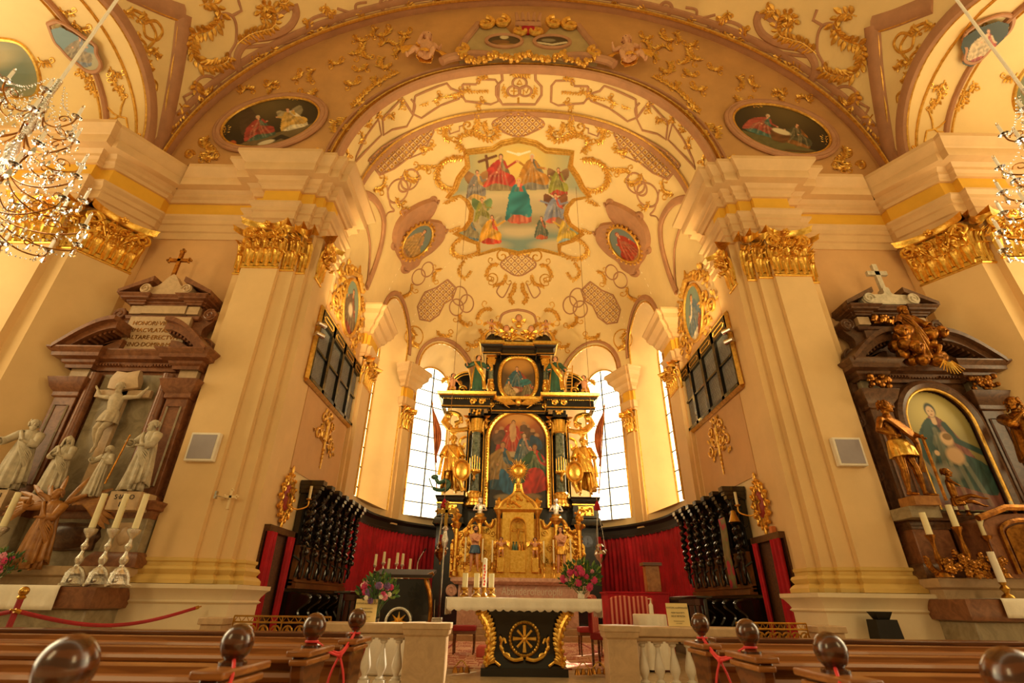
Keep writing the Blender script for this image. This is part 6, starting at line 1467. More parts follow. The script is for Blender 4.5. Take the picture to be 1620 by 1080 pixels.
picture('oval_painting', cv, lambda u, v: (-.74+1.48*u, 17.86, 10.03-1.8*v), [((x+.74)/1.48, (10.03-z)/1.8) for x, y, z in oc(1, 0)[:-1]], HA, coarse=3)
for (x0, x1, yf) in ((-1.4, -.75, 17.5), (.75, 1.4, 17.5), (-.8, .8, 17.62)):
    mouldm(x0, x1, yf, [(0, 10.02), (.03, 10.05), (0, 10.15), (0, 10.3), (.08, 10.35), (.14, 10.45), (.14, 10.55), (-.3, 10.56)], 'upper_entablature', BW, HA, 18.4)
    mouldm(x0, x1, yf, [(.02, 10.05), (.05, 10.08), (.02, 10.12)], 'gilded_strip', GB, HA, 18.4); mouldm(x0, x1, yf, [(.12, 10.42), (.17, 10.46), (.19, 10.56), (.1, 10.57)], 'gilded_cornice', GB, HA, 18.4)
for s in (-1, 1):
    b = MB(); P = spl([(s*1.4, 10.56), (s*1.38, 10.85), (s*1.2, 11.08), (s*.95, 11.1), (s*.85, 10.95), (s*.98, 10.9)], 5); b.tube([(x, 17.5, z) for x, z in P], .06, 8); b.build('gilded_scroll', GB, HA)
    b = MB(); P = spl([(s*1.35, 10.56), (s*1.3, 10.8), (s*1.1, 11.0), (s*.8, 10.9), (s*.5, 10.72), (0, 10.7)], 5); poly = [(x, z) for x, z in P]+[(0, 10.5), (s*1.35, 10.5)]; b.prism(poly[::-1] if s > 0 else poly, 17.6, 18.2); b.build('top_pediment', BW, HA)
b = MB(); b.tube([(-.3, 17.4, 10.62), (0, 17.35, 10.75), (.3, 17.4, 10.62)], .08, 8); b.sphere((0, 17.35, 10.75), (.16, .08, .1), 8, 6); b.build('top_shell', GB, HA)
# crowning glory of clouds, heads
t = thing('angel_head_group', 'gilded cloud with three angel heads crowning the high altar', 'sculpture', (0, 17.5, 10.76))
b = MB()
for i in range(40): u = RN.uniform(-1, 1); z = RN.uniform(0, .75*(1-abs(u))+.08); b.sphere((u*.62, RN.uniform(-.06, .1), z), RN.uniform(.06, .11), 8, 6)
b.build('cloud', GB, t)
for q, r in (((0, -.16, .86), .14), ((-.5, -.16, .35), .13), ((.5, -.16, .35), .13)):
    b = MB(); b.sphere(q, (r*.9, r*.9, r*1.05), 12, 9); b.tube([(q[0], q[1]-r*.8, q[2]+.02), (q[0], q[1]-r*1.1, q[2]-.03)], r*.16, 6); hd = b.build('head', 'skin_paint', t)
    b = MB(); b.sphere((q[0], q[1]+.04, q[2]+.04), (r*1.02, r*.95, r*1.05), 10, 7); b.build('hair', 'hair_brown', hd)
    b = MB()
    for s in (-1, 1):
        for i in range(4): b.tube([(q[0]+s*.08, q[1]+.05, q[2]-.1), (q[0]+s*(.2+.02*i), q[1]+.04, q[2]-.06-.04*i), (q[0]+s*(.32-.03*i), q[1]+.04, q[2]-.02-.07*i)], [.02, .04, .01], 6)
    b.build('wing', GB, t)
b = MB()
for i in range(9): a = PI*(i+.5)/9; b.tube([(.1*math.cos(a), -.12, .55+.1*math.sin(a)), (.26*math.cos(a), -.14, .55+.26*math.sin(a))], [.015, .006], 4)
b.sphere((0, -.14, .52), (.14, .1, .14), 10, 8); b.build('rays', GB, t)
putto('plaster cherub with raised arm seated left of the cartouche over the chancel arch', (-2.85, 8.45, 14.45), .2, 1.35, 'skin_stucco', {-1: (-.1, -.05, 1.02), 1: (.3, -.1, .6)}, hair='skin_stucco', legs={-1: ((-.22, -.15, .26), (-.34, -.1, .04)), 1: ((.16, -.2, .3), (.1, -.15, .06))}, hip=.36, turn=.5)
putto('plaster cherub with raised arm seated right of the cartouche over the chancel arch', (2.9, 8.45, 14.45), -.2, 1.35, 'skin_stucco', {-1: (-.3, -.1, .75), 1: (.25, -.1, .55)}, hair='skin_stucco', legs={-1: ((-.16, -.2, .3), (-.1, -.15, .06)), 1: ((.22, -.15, .26), (.3, -.1, .04))}, hip=.36, turn=-.5)
# figures on the altar
putto('small gilded cherub on the upper left scroll of the high altar', (-1.12, 17.45, 10.95), .3, .62, 'skin_paint', {-1: (-.3, -.1, .85), 1: (.26, -.1, .7)}, hair='hair_brown')
putto('small gilded cherub on the upper right scroll of the high altar', (1.12, 17.45, 10.95), -.3, .62, 'skin_paint', {-1: (-.26, -.1, .7), 1: (.3, -.1, .85)}, hair='hair_brown')
putto('seated gilded cherub on the far left end of the high altar cornice', (-2.5, 17.25, 8.2), .4, .8, 'skin_paint', {-1: (-.1, -.15, .75), 1: (.3, -.1, .6)}, hair='hair_brown', hip=.3)
putto('seated gilded cherub on the far right end of the high altar cornice', (2.5, 17.25, 8.2), -.4, .8, 'skin_paint', {-1: (-.3, -.1, .6), 1: (.1, -.15, .75)}, hair='hair_brown', hip=.3)
figure('upper_saint', 'gold and green saint with halo holding a plate, upper left on the high altar', 'statue', (-1.56, 17.25, 8.2), .2, 1.6, skin='skin_paint', robe='long', rm='green_paint', mantle='gold', hair='hair_brown', halo=True, arms={-1: (-.3, -.14, .72), 1: (.22, -.2, .62)}, turn=.2)
t_, _, _ = figure('upper_saint', 'gold and green saint with halo holding a ladder-like grid, upper right on the high altar', 'statue', (1.42, 17.25, 8.2), -.1, 1.6, skin='skin_paint', robe='long', rm='green_paint', mantle='gold', hair='hair_brown', halo=True, arms={-1: (-.12, -.16, .6), 1: (.26, -.16, .55)})
b = MB()
for xx in (.34, .58): b.tube([(xx, -.15, .0), (xx+.08, -.15, 1.15)], .022, 6)
for i in range(8): b.tube([(.34+.01*i, -.15, .1+.13*i), (.58+.01*i, -.15, .1+.13*i)], .015, 6)
b.build('gridiron', 'gold', t_)
for s, lab in ((-1, 'gilded warrior saint with plumed helmet and shield left of the high altar columns'), (1, 'gilded armoured warrior saint with plume and shield right of the high altar columns')):
    t_, _, _ = figure('warrior_saint', lab, 'statue', (s*2.33, 17.25, 4.54), -s*.15, 2.02, skin='gold', robe='tunic', rm='gold', mantle='gold', hair='gold', beard=True, helmet=True, arms={-1: (-.17, -.14, .52), 1: (.18, -.14, .52)}, sway=.02)
    b = MB(); b.sphere((-s*.34 if s < 0 else -.34, -.4, .72), (.26, .09, .34), 16, 10); P = [((.34 if s < 0 else -.34)+.27*math.cos(a), -.44, .72+.35*math.sin(a)) for a in [2*PI*i/24 for i in range(25)]]
    b = MB(); xx = .34 if s < 0 else -.34; b.sphere((xx, -.4, .72), (.24, .08, .32), 16, 10); b.tube(P, .04, 6); b.tube([(xx-.05, -.42, .38), (xx+.02, -.4, .2), (xx+.1, -.4, .05)], [.1, .07, .09], 8); b.build('shield', 'gold', t_)
    b = MB(); b.tube([(s*.12, -.1, 1.2), (s*.34, -.16, 1.25), (s*.42, -.1, .6)], .06, 8); b.build('gauntlet', 'gold', t_)
    fl = thing('flag', 'furled brown-red flag on a pole beside the %s warrior saint of the high altar' % ('left' if s < 0 else 'right'), 'flag', (s*2.75, 17.1, 4.6))
    b = MB(); b.tube([(0, 0, 0), (s*.42, 0, 3.1)], .022, 6); b.tube([(s*.42, 0, 3.1), (s*.44, 0, 3.28)], [.04, .005], 6); b.build('pole', 'gold_dark', fl)
    b = MB(); rg = []
    for i in range(17):
        u = i/16; zc = 2.95-1.9*u; xc = s*(.40-.26*u)*1.0-s*.02; wd = .05+.26*math.sin(PI*min(1, u*1.15))*.9
        rg.append([(xc-s*wd*(j/12)-s*.0, -.04+.05*math.sin(j*1.9+u*2), zc-.15*(j/12)) for j in range(13)])
    b.rings(rg, closed=False, cap=False); o = b.build('cloth', 'flag', fl, smooth=70); sm = o.modifiers.new('thick', 'SOLIDIFY'); sm.thickness = .02
t_ = thing('dragon', 'small dark dragon curled at the feet of the left warrior saint', 'sculpture', (-2.7, 17.1, 4.54)); b = MB(); b.tube(spl([(-.35, 0, .5), (-.2, 0, .2), (0, 0, .1), (.25, -.05, .12), (.35, -.05, .3), (.2, -.05, .4), (0, -.05, .34), (-.12, -.05, .5)], 5), [.02]*6+[.06]*8+[.09]*12+[.07]*10, 8); b.sphere((-.15, -.07, .52), (.13, .08, .09), 8, 6); b.build('body', 'green_paint', t_)
# ---------------------------------------------------------------- golden tabernacle structure
TB = thing('golden_tabernacle', 'wide carved golden tabernacle with arched crucifix niche standing on the pink altar', 'tabernacle')
TY = 16.45; g = GB
slabm(-1.75, 1.75, TY-.05, TY+.8, 1.94, 2.1, 'plinth', g, TB)
b = MB(); poly = [(-2.1, 1.96), (2.1, 1.96)]+[tuple(q) for q in spl([(2.12, 2.9), (1.75, 3.35), (1.45, 3.5), (1.1, 3.45), (.9, 3.55), (.75, 3.7)], 4)]+[tuple(q) for q in spl([(-.75, 3.7), (-.9, 3.55), (-1.1, 3.45), (-1.45, 3.5), (-1.75, 3.35), (-2.12, 2.9)], 4)]; b.prism(poly, TY+.25, TY+.6); b.build('wing_panel', g, TB)
b = MB()      # centre body with round-arched niche
nich = [(.22*math.cos(a), 3.45+.22*math.sin(a)) for a in [PI*i/12 for i in range(13)]]
for s in (-1, 1): slab(b, min(s*.22, s*.5), max(s*.22, s*.5), TY-.05, TY+.5, 2.1, 3.9)
for i in range(12): p_, q_ = nich[i], nich[i+1]; b.prism([(p_[0], p_[1]), (q_[0], q_[1]), (q_[0], 3.95), (p_[0], 3.95)][::-1], TY-.05, TY+.5)
slab(b, -.22, .22, TY+.38, TY+.5, 2.1, 3.95); b.build('shrine', g, TB)
slabm(-.24, .24, TY-.16, TY+.4, 2.1, 2.72, 'shrine_door', g, TB)
b = MB(); b.tube([(-.24, TY-.08, 2.75)]+[(-.24*math.cos(PI*i/12), TY-.08, 3.45+.24*math.sin(PI*i/12)) for i in range(13)]+[(.24, TY-.08, 2.75)], .03, 6); b.build('niche_frame', g, TB)
for s in (-1, 1):
    for (x, r, z0, z1, yy) in ((.62, .07, 2.1, 3.75, 0), (1.22, .09, 2.3, 3.5, .05), (1.95, .08, 2.0, 3.35, .15)):
        b = MB(); b.lathe([(r*1.6, z0), (r*1.6, z0+.12), (r, z0+.16), (r*.9, z1), (r*1.1, z1+.02), (r*1.8, z1+.12), (r*1.9, z1+.18), (.001, z1+.18)], (s*x, TY+yy, 0), 12)
        b.build('shrine_column', g, TB)
        b = MB()
        for i in range(12): a = RN.uniform(0, 6.28); b.sphere((s*x+r*1.5*math.cos(a), TY+yy-.05, z0+.3+RN.uniform(0, .5)), .04, 6, 4)
        b.build('column_carving', g, TB)
    # urns
    for (x, z, h_) in ((.62, 3.93, .42), (1.95, 3.53, .45)):
        b = MB(); b.lathe([(.001, 0), (.1, 0), (.05, .06), (.12, .16), (.13, .22), (.05, .3), (.07, .34), (.001, h_)], (s*x, TY+.1, z), 10)
        for i in range(12): b.sphere((s*x+RN.uniform(-.13, .13), TY+RN.uniform(-.02, .12), z+RN.uniform(.05, h_*.8)), .045, 6, 4)
        b.build('urn', g, TB)
    # bulging gable half
    P = spl([(s*.62, 3.95), (s*.5, 4.15), (s*.3, 4.3), (s*.14, 4.45), (s*.08, 4.75)], 5); b = MB(); b.tube([(x, TY, z) for x, z in P], [.08-.0015*i for i in range(len(P))], 8); b.build('gable_scroll', g, TB)
    P = spl([(s*1.15, 3.75), (s*1.0, 3.5), (s*.85, 3.45), (s*.78, 3.65)], 5); b = MB(); b.tube([(x, TY+.2, z) for x, z in P], .06, 8); b.build('wing_scroll', g, TB)
    P = spl([(s*1.85, 3.2), (s*1.65, 3.3), (s*1.5, 3.6), (s*1.35, 3.7)], 5); b = MB(); b.tube([(x, TY+.3, z) for x, z in P], .07, 8)
    for i in range(40): b.sphere((s*RN.uniform(1.35, 2.1), TY+.2, RN.uniform(2.3, 3.5)), RN.uniform(.04, .09), 7, 5)
    b.build('wing_foliage', g, TB)
    for i in range(22):
        b = MB(); u, z = s*RN.uniform(.72, 2.0), RN.uniform(2.1, 3.35); b.tube([(u+.1*(1-.8*k_/12)*math.cos(k_*.7), TY+.2, z+.1*(1-.8*k_/12)*math.sin(k_*.7)) for k_ in range(13)], .028, 5); b.build('curled_leaf', g, TB)
b = MB(); poly = [tuple(q) for q in spl([(-.6, 3.95), (-.45, 4.15), (-.25, 4.3), (0, 4.62), (.25, 4.3), (.45, 4.15), (.6, 3.95)], 5)]; b.prism(poly, TY-.02, TY+.4)
for i in range(20): u = RN.uniform(-.35, .35); b.sphere((u, TY-.05, 4.0+RN.uniform(0, .5)*(1-abs(u)*1.6)), .05, 6, 4)
b.build('gable', g, TB)
b = MB(); mould(b, -.68, .68, TY-.05, [(0, 3.85), (.04, 3.87), (.1, 3.93), (.1, 3.97), (-.2, 3.98)], TY+.5); b.build('shrine_cornice', g, TB)
b = MB(); b.lathe([(.001, 4.5), (.12, 4.5), (.06, 4.6), (.09, 4.7), (.04, 4.8), (.05, 4.92), (.001, 4.95)], (0, TY, 0), 12); b.build('finial', g, TB)
t = thing('sun_monstrance', 'golden sun-ray monstrance on the tip of the tabernacle', 'monstrance', (0, TY, 4.94)); b = MB(); b.sphere((0, 0, .24), (.2, .07, .2), 16, 10); b.tube([(.17*math.cos(a), -.06, .24+.17*math.sin(a)) for a in [2*PI*i/20 for i in range(21)]], .03, 6); b.build('disc', g, t); b = MB()
for i in range(32): a = 2*PI*i/32; r = .4 if i % 2 else .33; b.tube([(.17*math.cos(a), 0, .24+.17*math.sin(a)), (r*math.cos(a), 0, .24+r*math.sin(a))], [.022, .004], 4)
b.build('rays', g, t)
t = thing('niche_crucifix', 'small golden crucifix standing inside the tabernacle niche', 'crucifix', (0, TY+.15, 2.74)); latin_cross(None, 0, 0, .1, .75, .34, .018, '').build('cross', g, t); b = MB(); b.tube([(0, -.03, .3), (.01, -.04, .45), (0, -.04, .58)], [.02, .03, .035], 8); b.sphere((0, -.05, .64), .03, 8, 6); b.tube([(-.14, -.03, .64), (0, -.04, .58), (.14, -.03, .64)], .012, 6); b.build('body', g, t)
for x in (-.14, -.05, .06, .15):
    b = MB(); b.tube([(x, TY+.02, 2.72), (x, TY+.02, 2.85), (x, TY+.02, 2.93)], [.05, .04, .02], 8); b.sphere((x, TY+.01, 2.96), .028, 8, 6); tag(b.build('mourner', 'green_paint' if x < 0 else 'gold_dark'), {-.14: 'leftmost tiny kneeling figure at the foot of the niche crucifix', -.05: 'second tiny kneeling figure from left below the niche crucifix', .06: 'third tiny kneeling figure from left below the niche crucifix', .15: 'rightmost tiny kneeling figure at the foot of the niche crucifix'}[x], 'figurine', 'tiny mourners in the tabernacle niche')
for s, sd in ((-1, 'left'), (1, 'right')):
    t, _, _ = figure('silver_bust', 'silver bust of a man on the %s column of the golden tabernacle' % sd, 'bust', (s*1.22, TY+.03, 3.68-.0), 0, 1.05, skin='silver_light', robe=None, hair='silver_light', arms={-1: (-.1, -.14, .62), 1: (.1, -.14, .62)}, beard=s < 0, hip=.5, legs={-1: ((-.04, 0, .5), (-.04, 0, .48)), 1: ((.04, 0, .5), (.04, 0, .48))}); t.location.z = 3.68-.44
    b = MB(); b.lathe([(.001, .36), (.2, .36), (.22, .44), (.15, .5), (.16, .56), (.001, .56)], n=12); b.build('bust_socle', g, t)
    t, _, _ = figure('penitent_statue', ('half-naked bearded penitent with blue loincloth and crossed arms, left on the tabernacle' if s < 0 else 'half-naked penitent with golden loincloth and crossed arms, right on the tabernacle'), 'statue', (s*1.32, TY-.2, 2.1), 0, 1.3, skin='skin_paint', robe='loin', rm='blue_paint' if s < 0 else 'gold', mantle=None, hair='hair_brown', beard=s < 0, longhair=s > 0, arms={-1: (.05, -.14, .74), 1: (-.05, -.15, .70)}, turn=-s*.4)
    putto('small painted cherub standing on a pedestal %s of the tabernacle door' % sd, (s*.52, TY-.25, 2.5), 0, .55, 'skin_paint', {-1: (-.2, -.14, .8), 1: (.2, -.14, .8)}, hair='hair_brown')
    slabm(s*.52-.1, s*.52+.1, TY-.34, TY-.1, 2.1, 2.5, 'cherub_pedestal', g, TB)
    for x, hh in ((.78, .62), (1.08, .66), (1.6, .7)):
        b = MB(); t = thing('altar_candlestick', 'golden candlestick with slim candle, %s of the %s side of the tabernacle' % ({.78: 'innermost', 1.08: 'middle', 1.6: 'outermost'}[x], sd), 'candlestick', (s*x, TY-.3, 1.94), 0, 'slim candlesticks before the tabernacle')
        b.lathe([(.001, 0), (.07, 0), (.03, .06), (.025, .2), (.04, .25), (.02, .3), (.05, .42), (.001, .42)], n=10); b.build('stem', g, t); b = MB(); b.lathe([(.001, .42), (.026, .42), (.024, .42+hh), (.001, .42+hh)], n=8); b.build('candle', 'candle', t)
# pink altar block
t = thing('pink_altar_table', 'pink marble altar table with carved blackletter writing on its front', 'altar'); slabm(-1.75, 1.75, 16.1, 17.6, FZ+.3, 1.78, 'block', 'marble_pink', t); mouldm(-1.85, 1.85, 16.0, [(0, 1.76), (.05, 1.8), (.12, 1.84), (.12, 1.94), (-1.2, 1.94)], 'table_slab', 'marble_pink', t, 17.6)
txt(t, 'Hofree  Abanderofeuropfü', .3, (0, 16.09, 1.5), (PI/2, 0, 0), 'linen', fit=.8)
for s in (-1, 1): b = MB(); vol_prism(b, s*1.95, 1.6, .16, 16.1, 16.5, s, 0); b.build('corner_volute', 'marble_pink', t)
slabm(-2.9, 2.9, 15.0, 17.65, FZ, FZ+.15, 'altar_step', 'marble_beige', t); slabm(-2.4, 2.4, 15.4, 17.65, FZ+.15, FZ+.3, 'altar_step', 'marble_beige', t)
# ================================================================ chancel furniture
def side(s, nm='%s'): return 'left' if s < 0 else 'right'
def wallbox(b, s, X0, X1, y0, y1, z0, z1): slab(b, min(s*X0, s*X1), max(s*X0, s*X1), y0, y1, z0, z1)
WX = 4.85
for s in (-1, 1):
    sd = side(s)
    # gallery window
    wo = MB(); y0, y1, z0, z1 = 9.98, 13.55, 5.62, 7.42
    def rect(k, X): return [(s*X, y0-k, z0-k), (s*X, y1+k, z0-k), (s*X, y1+k, z1+k), (s*X, y0-k, z1+k), (s*X, y0-k, z0-k)]
    wo.tube(rect(.02, WX-.04), .07, 4); W = struct('window_%d' % (5 if s < 0 else 6), wo, 'gold_stucco')
    b = MB(); wallbox(b, s, WX-.02, WX+.1, y0, y1, z0, z1); b.build('dark_backing', 'glass_frost', W)
    nb = 4; ys = [y0+(y1-y0)*i/nb for i in range(nb+1)]; b = MB()
    for i, y in enumerate(ys): wallbox(b, s, WX-.1, WX, y-.07 if i else y, y+.07 if i < nb else y, z0, z1)
    wallbox(b, s, WX-.1, WX, y0, y1, z0, z0+.08); wallbox(b, s, WX-.1, WX, y0, y1, z1-.32, z1); b.build('sash', BW, W)
    for i in range(nb):
        b = MB(); wallbox(b, s, WX-.08, WX-.02, ys[i], ys[i+1], 6.4, 6.45); b.build('sash_bar', BW, W)
        b = MB()
        for k_ in range(7):
            for j in range(12):
                yy = ys[i]+.1+(ys[i+1]-ys[i]-.2)*(k_+.5*(j % 2))/7; zz = z0+.12+j*.11; b.tube([(s*(WX-.03), yy+.045*math.cos(a), zz+.05*math.sin(a)) for a in [2*PI*q/6 for q in range(7)]], .004, 3, cap=False)
        b.build('leaded_glass', 'grey_panel', W)
        b = MB(); yc = (ys[i]+ys[i+1])/2; P = [(s*(WX-.11), yc+a, z1-.17+c_) for a, c_ in ((-.33, 0), (-.27, .06), (.27, .06), (.33, 0), (.27, -.06), (-.27, -.06), (-.33, 0))]; b.tube(P, .012, 5); b.build('gilded_cartouche', 'gold_stucco', W)
    for q in ((5.95, .22), (6.6, .22)):
        b = MB(); P = [(s*(WX-.11), y1-.06+a, q[0]+c_) for a, c_ in ((0, -q[1]), (.05, -q[1]+.05), (.05, q[1]-.05), (0, q[1]), (-.05, q[1]-.05), (-.05, -q[1]+.05), (0, -q[1]))]; b.tube(P, .012, 5); b.build('gilded_cartouche', 'gold_stucco', W)
    # spotlights
    t = thing('spotlight_pair', 'pair of small chrome spotlights beside the near edge of the %s gallery window' % sd, 'spotlight', (s*(WX-.03), 9.85, 6.75)); 
    for z in (-.12, .14): b = MB(); b.tube([(-s*.02, 0, z), (-s*.12, -.04, z)], .02, 6); b.tube([(-s*.1, -.1, z), (-s*.2, .08, z)], [.05, .07], 10); b.build('lamp_head', 'silver', t)
    # portrait medallion over the window
    K = 'x%.2f' % WX; mx = (lambda p: p)
    t = thing('wall_medallion', 'oval painting of %s in gilded scrollwork above the %s gallery window' % ('a robed man' if s < 0 else 'a priest with a child', sd), 'painting')
    cy_, cz_ = 11.75, 8.55
    cv = CV(50, 80, lambda X, Y: np.array(hexc('7E9890'))+0*X[..., None]); 
    if s < 0: cv.fig(.5, .97, .85, '8A2A24', '6E5A48', wide=1.4, arms=((1, .2, .1), (-1, .2, 0))); cv.ell(.5, .55, .14, .18, 'E0D4B8', soft=.5)
    else: cv.fig(.5, .97, .85, 'E4DCC8', '5A7890', wide=1.2); cv.fig(.25, 1.0, .4, '9A3A28', wide=1.3)
    picture('canvas', cv, lambda u, v: (s*(WX-.04), cy_+s*0+(2*u-1)*.62*(-s if False else 1), cz_+.8*(1-2*v)), ellip(), t, coarse=3)
    b = MB(); b.tube([(s*(WX-.05), cy_+.66*math.cos(a), cz_+.84*math.sin(a)) for a in [2*PI*i/32 for i in range(33)]], .05, 6); b.build('frame', 'gold_stucco', t)
    for (dy, dz, r, h_) in ((-.75, .7, .2, 1), (.75, .7, .2, -1), (-.85, 0, .22, -1), (.9, 0, .22, 1), (-.7, -.7, .2, 1), (.75, -.7, .2, -1), (-1.15, -.5, .25, 1), (-1.2, .4, .16, -1), (1.1, -.4, .18, 1)):
        b = MB(); b.tube([(s*(WX-.05), cy_+dy+r*(1-.8*i/16)*math.cos(h_*i/16*8), cz_+dz+r*(1-.8*i/16)*math.sin(h_*i/16*8)) for i in range(17)], .04, 5)
        for i in range(6): a = RN.uniform(0, 6.3); b.leaf((s*(WX-.03), cy_+dy+r*math.cos(a), cz_+dz+r*math.sin(a)), (0, math.cos(a), math.sin(a)), (-s, 0, 0), .2, .12, .05)
        b.build('gilded_scroll', 'gold_stucco', t)
    b = MB(); b.tube([(s*(WX-.05), cy_-.5, cz_+.85), (s*(WX-.1), cy_, cz_+1.1), (s*(WX-.05), cy_+.5, cz_+.85)], .09, 6)
    for i in range(7): b.sphere((s*(WX-.08), cy_-.6+.2*i, cz_+.95+.18*math.sin(PI*i/6)), .08, 7, 5)
    b.tube([(s*(WX-.08), cy_, cz_+1.1), (s*(WX-.08), cy_, cz_+1.45)], [.08, .02], 6); b.build('gilded_crest', 'gold_stucco', t)
    # gold trophy ornament under the window
    t = thing('gilded_wall_ornament', 'hanging gilded stucco ornament of tools and scrolls under the %s gallery window' % sd, 'ornament'); cy_, cz_ = 11.75, 4.75
    b = MB(); b.tube([(s*(WX-.04), cy_, cz_+.45), (s*(WX-.05), cy_, cz_-.7)], [.05, .015], 6)
    for i in range(5): b.sphere((s*(WX-.04), cy_, cz_-.25-.1*i), .05-.006*i, 6, 4)
    b.build('stem', 'gold_stucco', t)
    for (dy, dz, r, h_) in ((-.32, .45, .14, 1), (.32, .45, .14, -1), (-.5, 0, .17, 1), (.5, .0, .17, -1), (-.2, .1, .14, -1), (.22, .1, .14, 1), (0, .62, .12, 1)):
        b = MB(); b.tube([(s*(WX-.04), cy_+dy+r*(1-.75*i/14)*math.cos(h_*i/14*7), cz_+dz+r*(1-.75*i/14)*math.sin(h_*i/14*7)) for i in range(15)], .03, 5); b.tube([(s*(WX-.03), cy_+dy, cz_+dz), (s*(WX-.03), cy_, cz_-.1)], .02, 5)
        for i in range(4): a = RN.uniform(0, 6.3); b.leaf((s*(WX-.03), cy_+dy+r*math.cos(a), cz_+dz+r*math.sin(a)), (0, math.cos(a), math.sin(a)), (-s, 0, 0), .16, .09, .04)
        b.build('gilded_scroll', 'gold_stucco', t)
    # oval relief with a candle arm
    t = thing('oval_relief', 'gilded openwork relief with a red oval and a candle arm on the %s chancel wall' % sd, 'relief', (s*(WX-.02), 10.3, 3.12))
    b = MB(); b.sphere((-s*.03, 0, 0), (.04, .17, .26), 16, 10); b.build('red_oval', 'oval_red', t)
    b = MB(); b.box((-s*.075, 0, .0), (.02, .05, .34)); b.box((-s*.075, 0, .05), (.02, .2, .06)); b.build('cross_figure', 'gold', t)
    for i in range(14):
        a = 2*PI*i/14; b = MB(); R_ = (.26, .36); c_ = (-s*.04, R_[0]*math.cos(a), R_[1]*math.sin(a)); k_ = 1.5 if i % 7 == 3 or i % 7 == 4 else 1
        b.tube([(c_[0], c_[1]+.07*(1-.7*j/10)*math.cos(j*.7+a), c_[2]+.09*(1-.7*j/10)*math.sin(j*.7+a)) for j in range(11)], .025, 5); b.sphere((c_[0], c_[1]*1.3, c_[2]*1.28), .045, 6, 4); b.build('gilded_leaf', 'gold', t)
    b = MB(); b.sphere((-s*.04, 0, .55), (.03, .05, .1), 8, 6); b.sphere((-s*.04, 0, -.52), (.03, .04, .12), 8, 6); b.build('gilded_tip', 'gold', t)
    b = MB(); b.tube(spl([(-s*.06, .05, -.12), (-s*.2, .15, -.2), (-s*.35, .3, -.12), (-s*.36, .32, .0)], 5), .015, 6); b.lathe([(.001, 0), (.05, .02), (.06, .04), (.001, .04)], (-s*.36, .32, 0), 10); b.build('candle_arm', 'gold', t); b = MB(); b.lathe([(.001, .04), (.028, .04), (.028, .3), (.001, .3)], (-s*.36, .32, 0), 10); b.build('candle', 'candle', t)
    # curtained doorway
    D = MB(); wallbox(D, s, WX-.12, WX, 9.72, 10.92, 2.42, 2.54); D = struct('door_%d' % (1 if s < 0 else 2), D, 'grey_panel' if False else 'marble_dark'); b = MB(); wallbox(b, s, WX-.04, WX, 9.72, 10.9, FZ, 2.42); b.build('door_leaf', 'door_brown', D)
    def curtain(nm, lab, pts, z0, z1, amp=.03, fr=9., flare=0, m='red_velvet'):
        b = MB(); rg = []
        N_ = 400 if len(pts) > 6 else 60; L_ = [0]
        for a, c_ in zip(pts[:-1], pts[1:]): L_.append(L_[-1]+math.hypot(c_[0]-a[0], c_[1]-a[1]))
        tot = L_[-1]
        for i in range(N_+1):
            d = tot*i/N_; k_ = min(len(pts)-2, max(0, int(np.searchsorted(L_, d)-1))); u = (d-L_[k_])/(L_[k_+1]-L_[k_]+1e-9); a, c_ = pts[k_], pts[k_+1]; x, y = a[0]+(c_[0]-a[0])*u, a[1]+(c_[1]-a[1])*u
            tx_, ty_ = (c_[0]-a[0])/(L_[k_+1]-L_[k_]+1e-9), (c_[1]-a[1])/(L_[k_+1]-L_[k_]+1e-9); o_ = amp*(math.sin(d*fr*2*PI)+.4*math.sin(d*fr*3.1+1)); rg.append([(x-ty_*o_*(.6+.4*q/5)+tx_*flare*(1-q/5)*(d/tot), y+tx_*o_*(.6+.4*q/5)+ty_*flare*(1-q/5)*(d/tot), z0+(z1-z0)*q/5) for q in range(6)])
        b.rings(rg, closed=False, cap=False); o = b.build(nm, m, smooth=80); sm = o.modifiers.new('thick', 'SOLIDIFY'); sm.thickness = .008; return tag(o, lab, 'curtain')
    curtain('door_curtain', 'narrow red curtain on the near side of the %s chancel doorway' % sd, [(s*4.72, 9.7), (s*4.72, 10.0)], FZ+.02, 2.42, .035, 14, .12)
    curtain('door_curtain', 'narrow red curtain on the far side of the %s chancel doorway' % sd, [(s*4.72, 10.62), (s*4.72, 10.86)], FZ+.02, 2.42, .03, 16, -.05)
    # choir stalls
    t = thing('choir_stalls', 'dark carved choir stalls with twisted columns along the %s chancel wall' % sd, 'choir stalls'); Y0, Y1 = 11.0, 14.4; nbay = 6; pt = (Y1-Y0)/nbay; SW = 'stall_wood'
    b = MB(); wallbox(b, s, WX-.14, WX-.02, Y0, Y1, 1.5, 3.5); b.build('back_board', SW, t)
    b = MB(); wallbox(b, s, WX-.22, WX-.12, Y0, Y1, 1.55, 2.3); b.build('lower_panel', 'stall_panel', t)
    b = MB(); wallbox(b, s, WX-.3, WX-.1, Y0, Y1, 1.5, 1.6); wallbox(b, s, WX-.26, WX-.1, Y0, Y1, 1.62, 1.66); b.build('sill', 'stall_panel', t)
    b = MB(); wallbox(b, s, WX-.3, WX-.02, Y0, Y1, 3.42, 3.5); wallbox(b, s, WX-.36, WX-.02, Y0, Y1, 3.5, 3.56); b.build('cornice', SW, t)
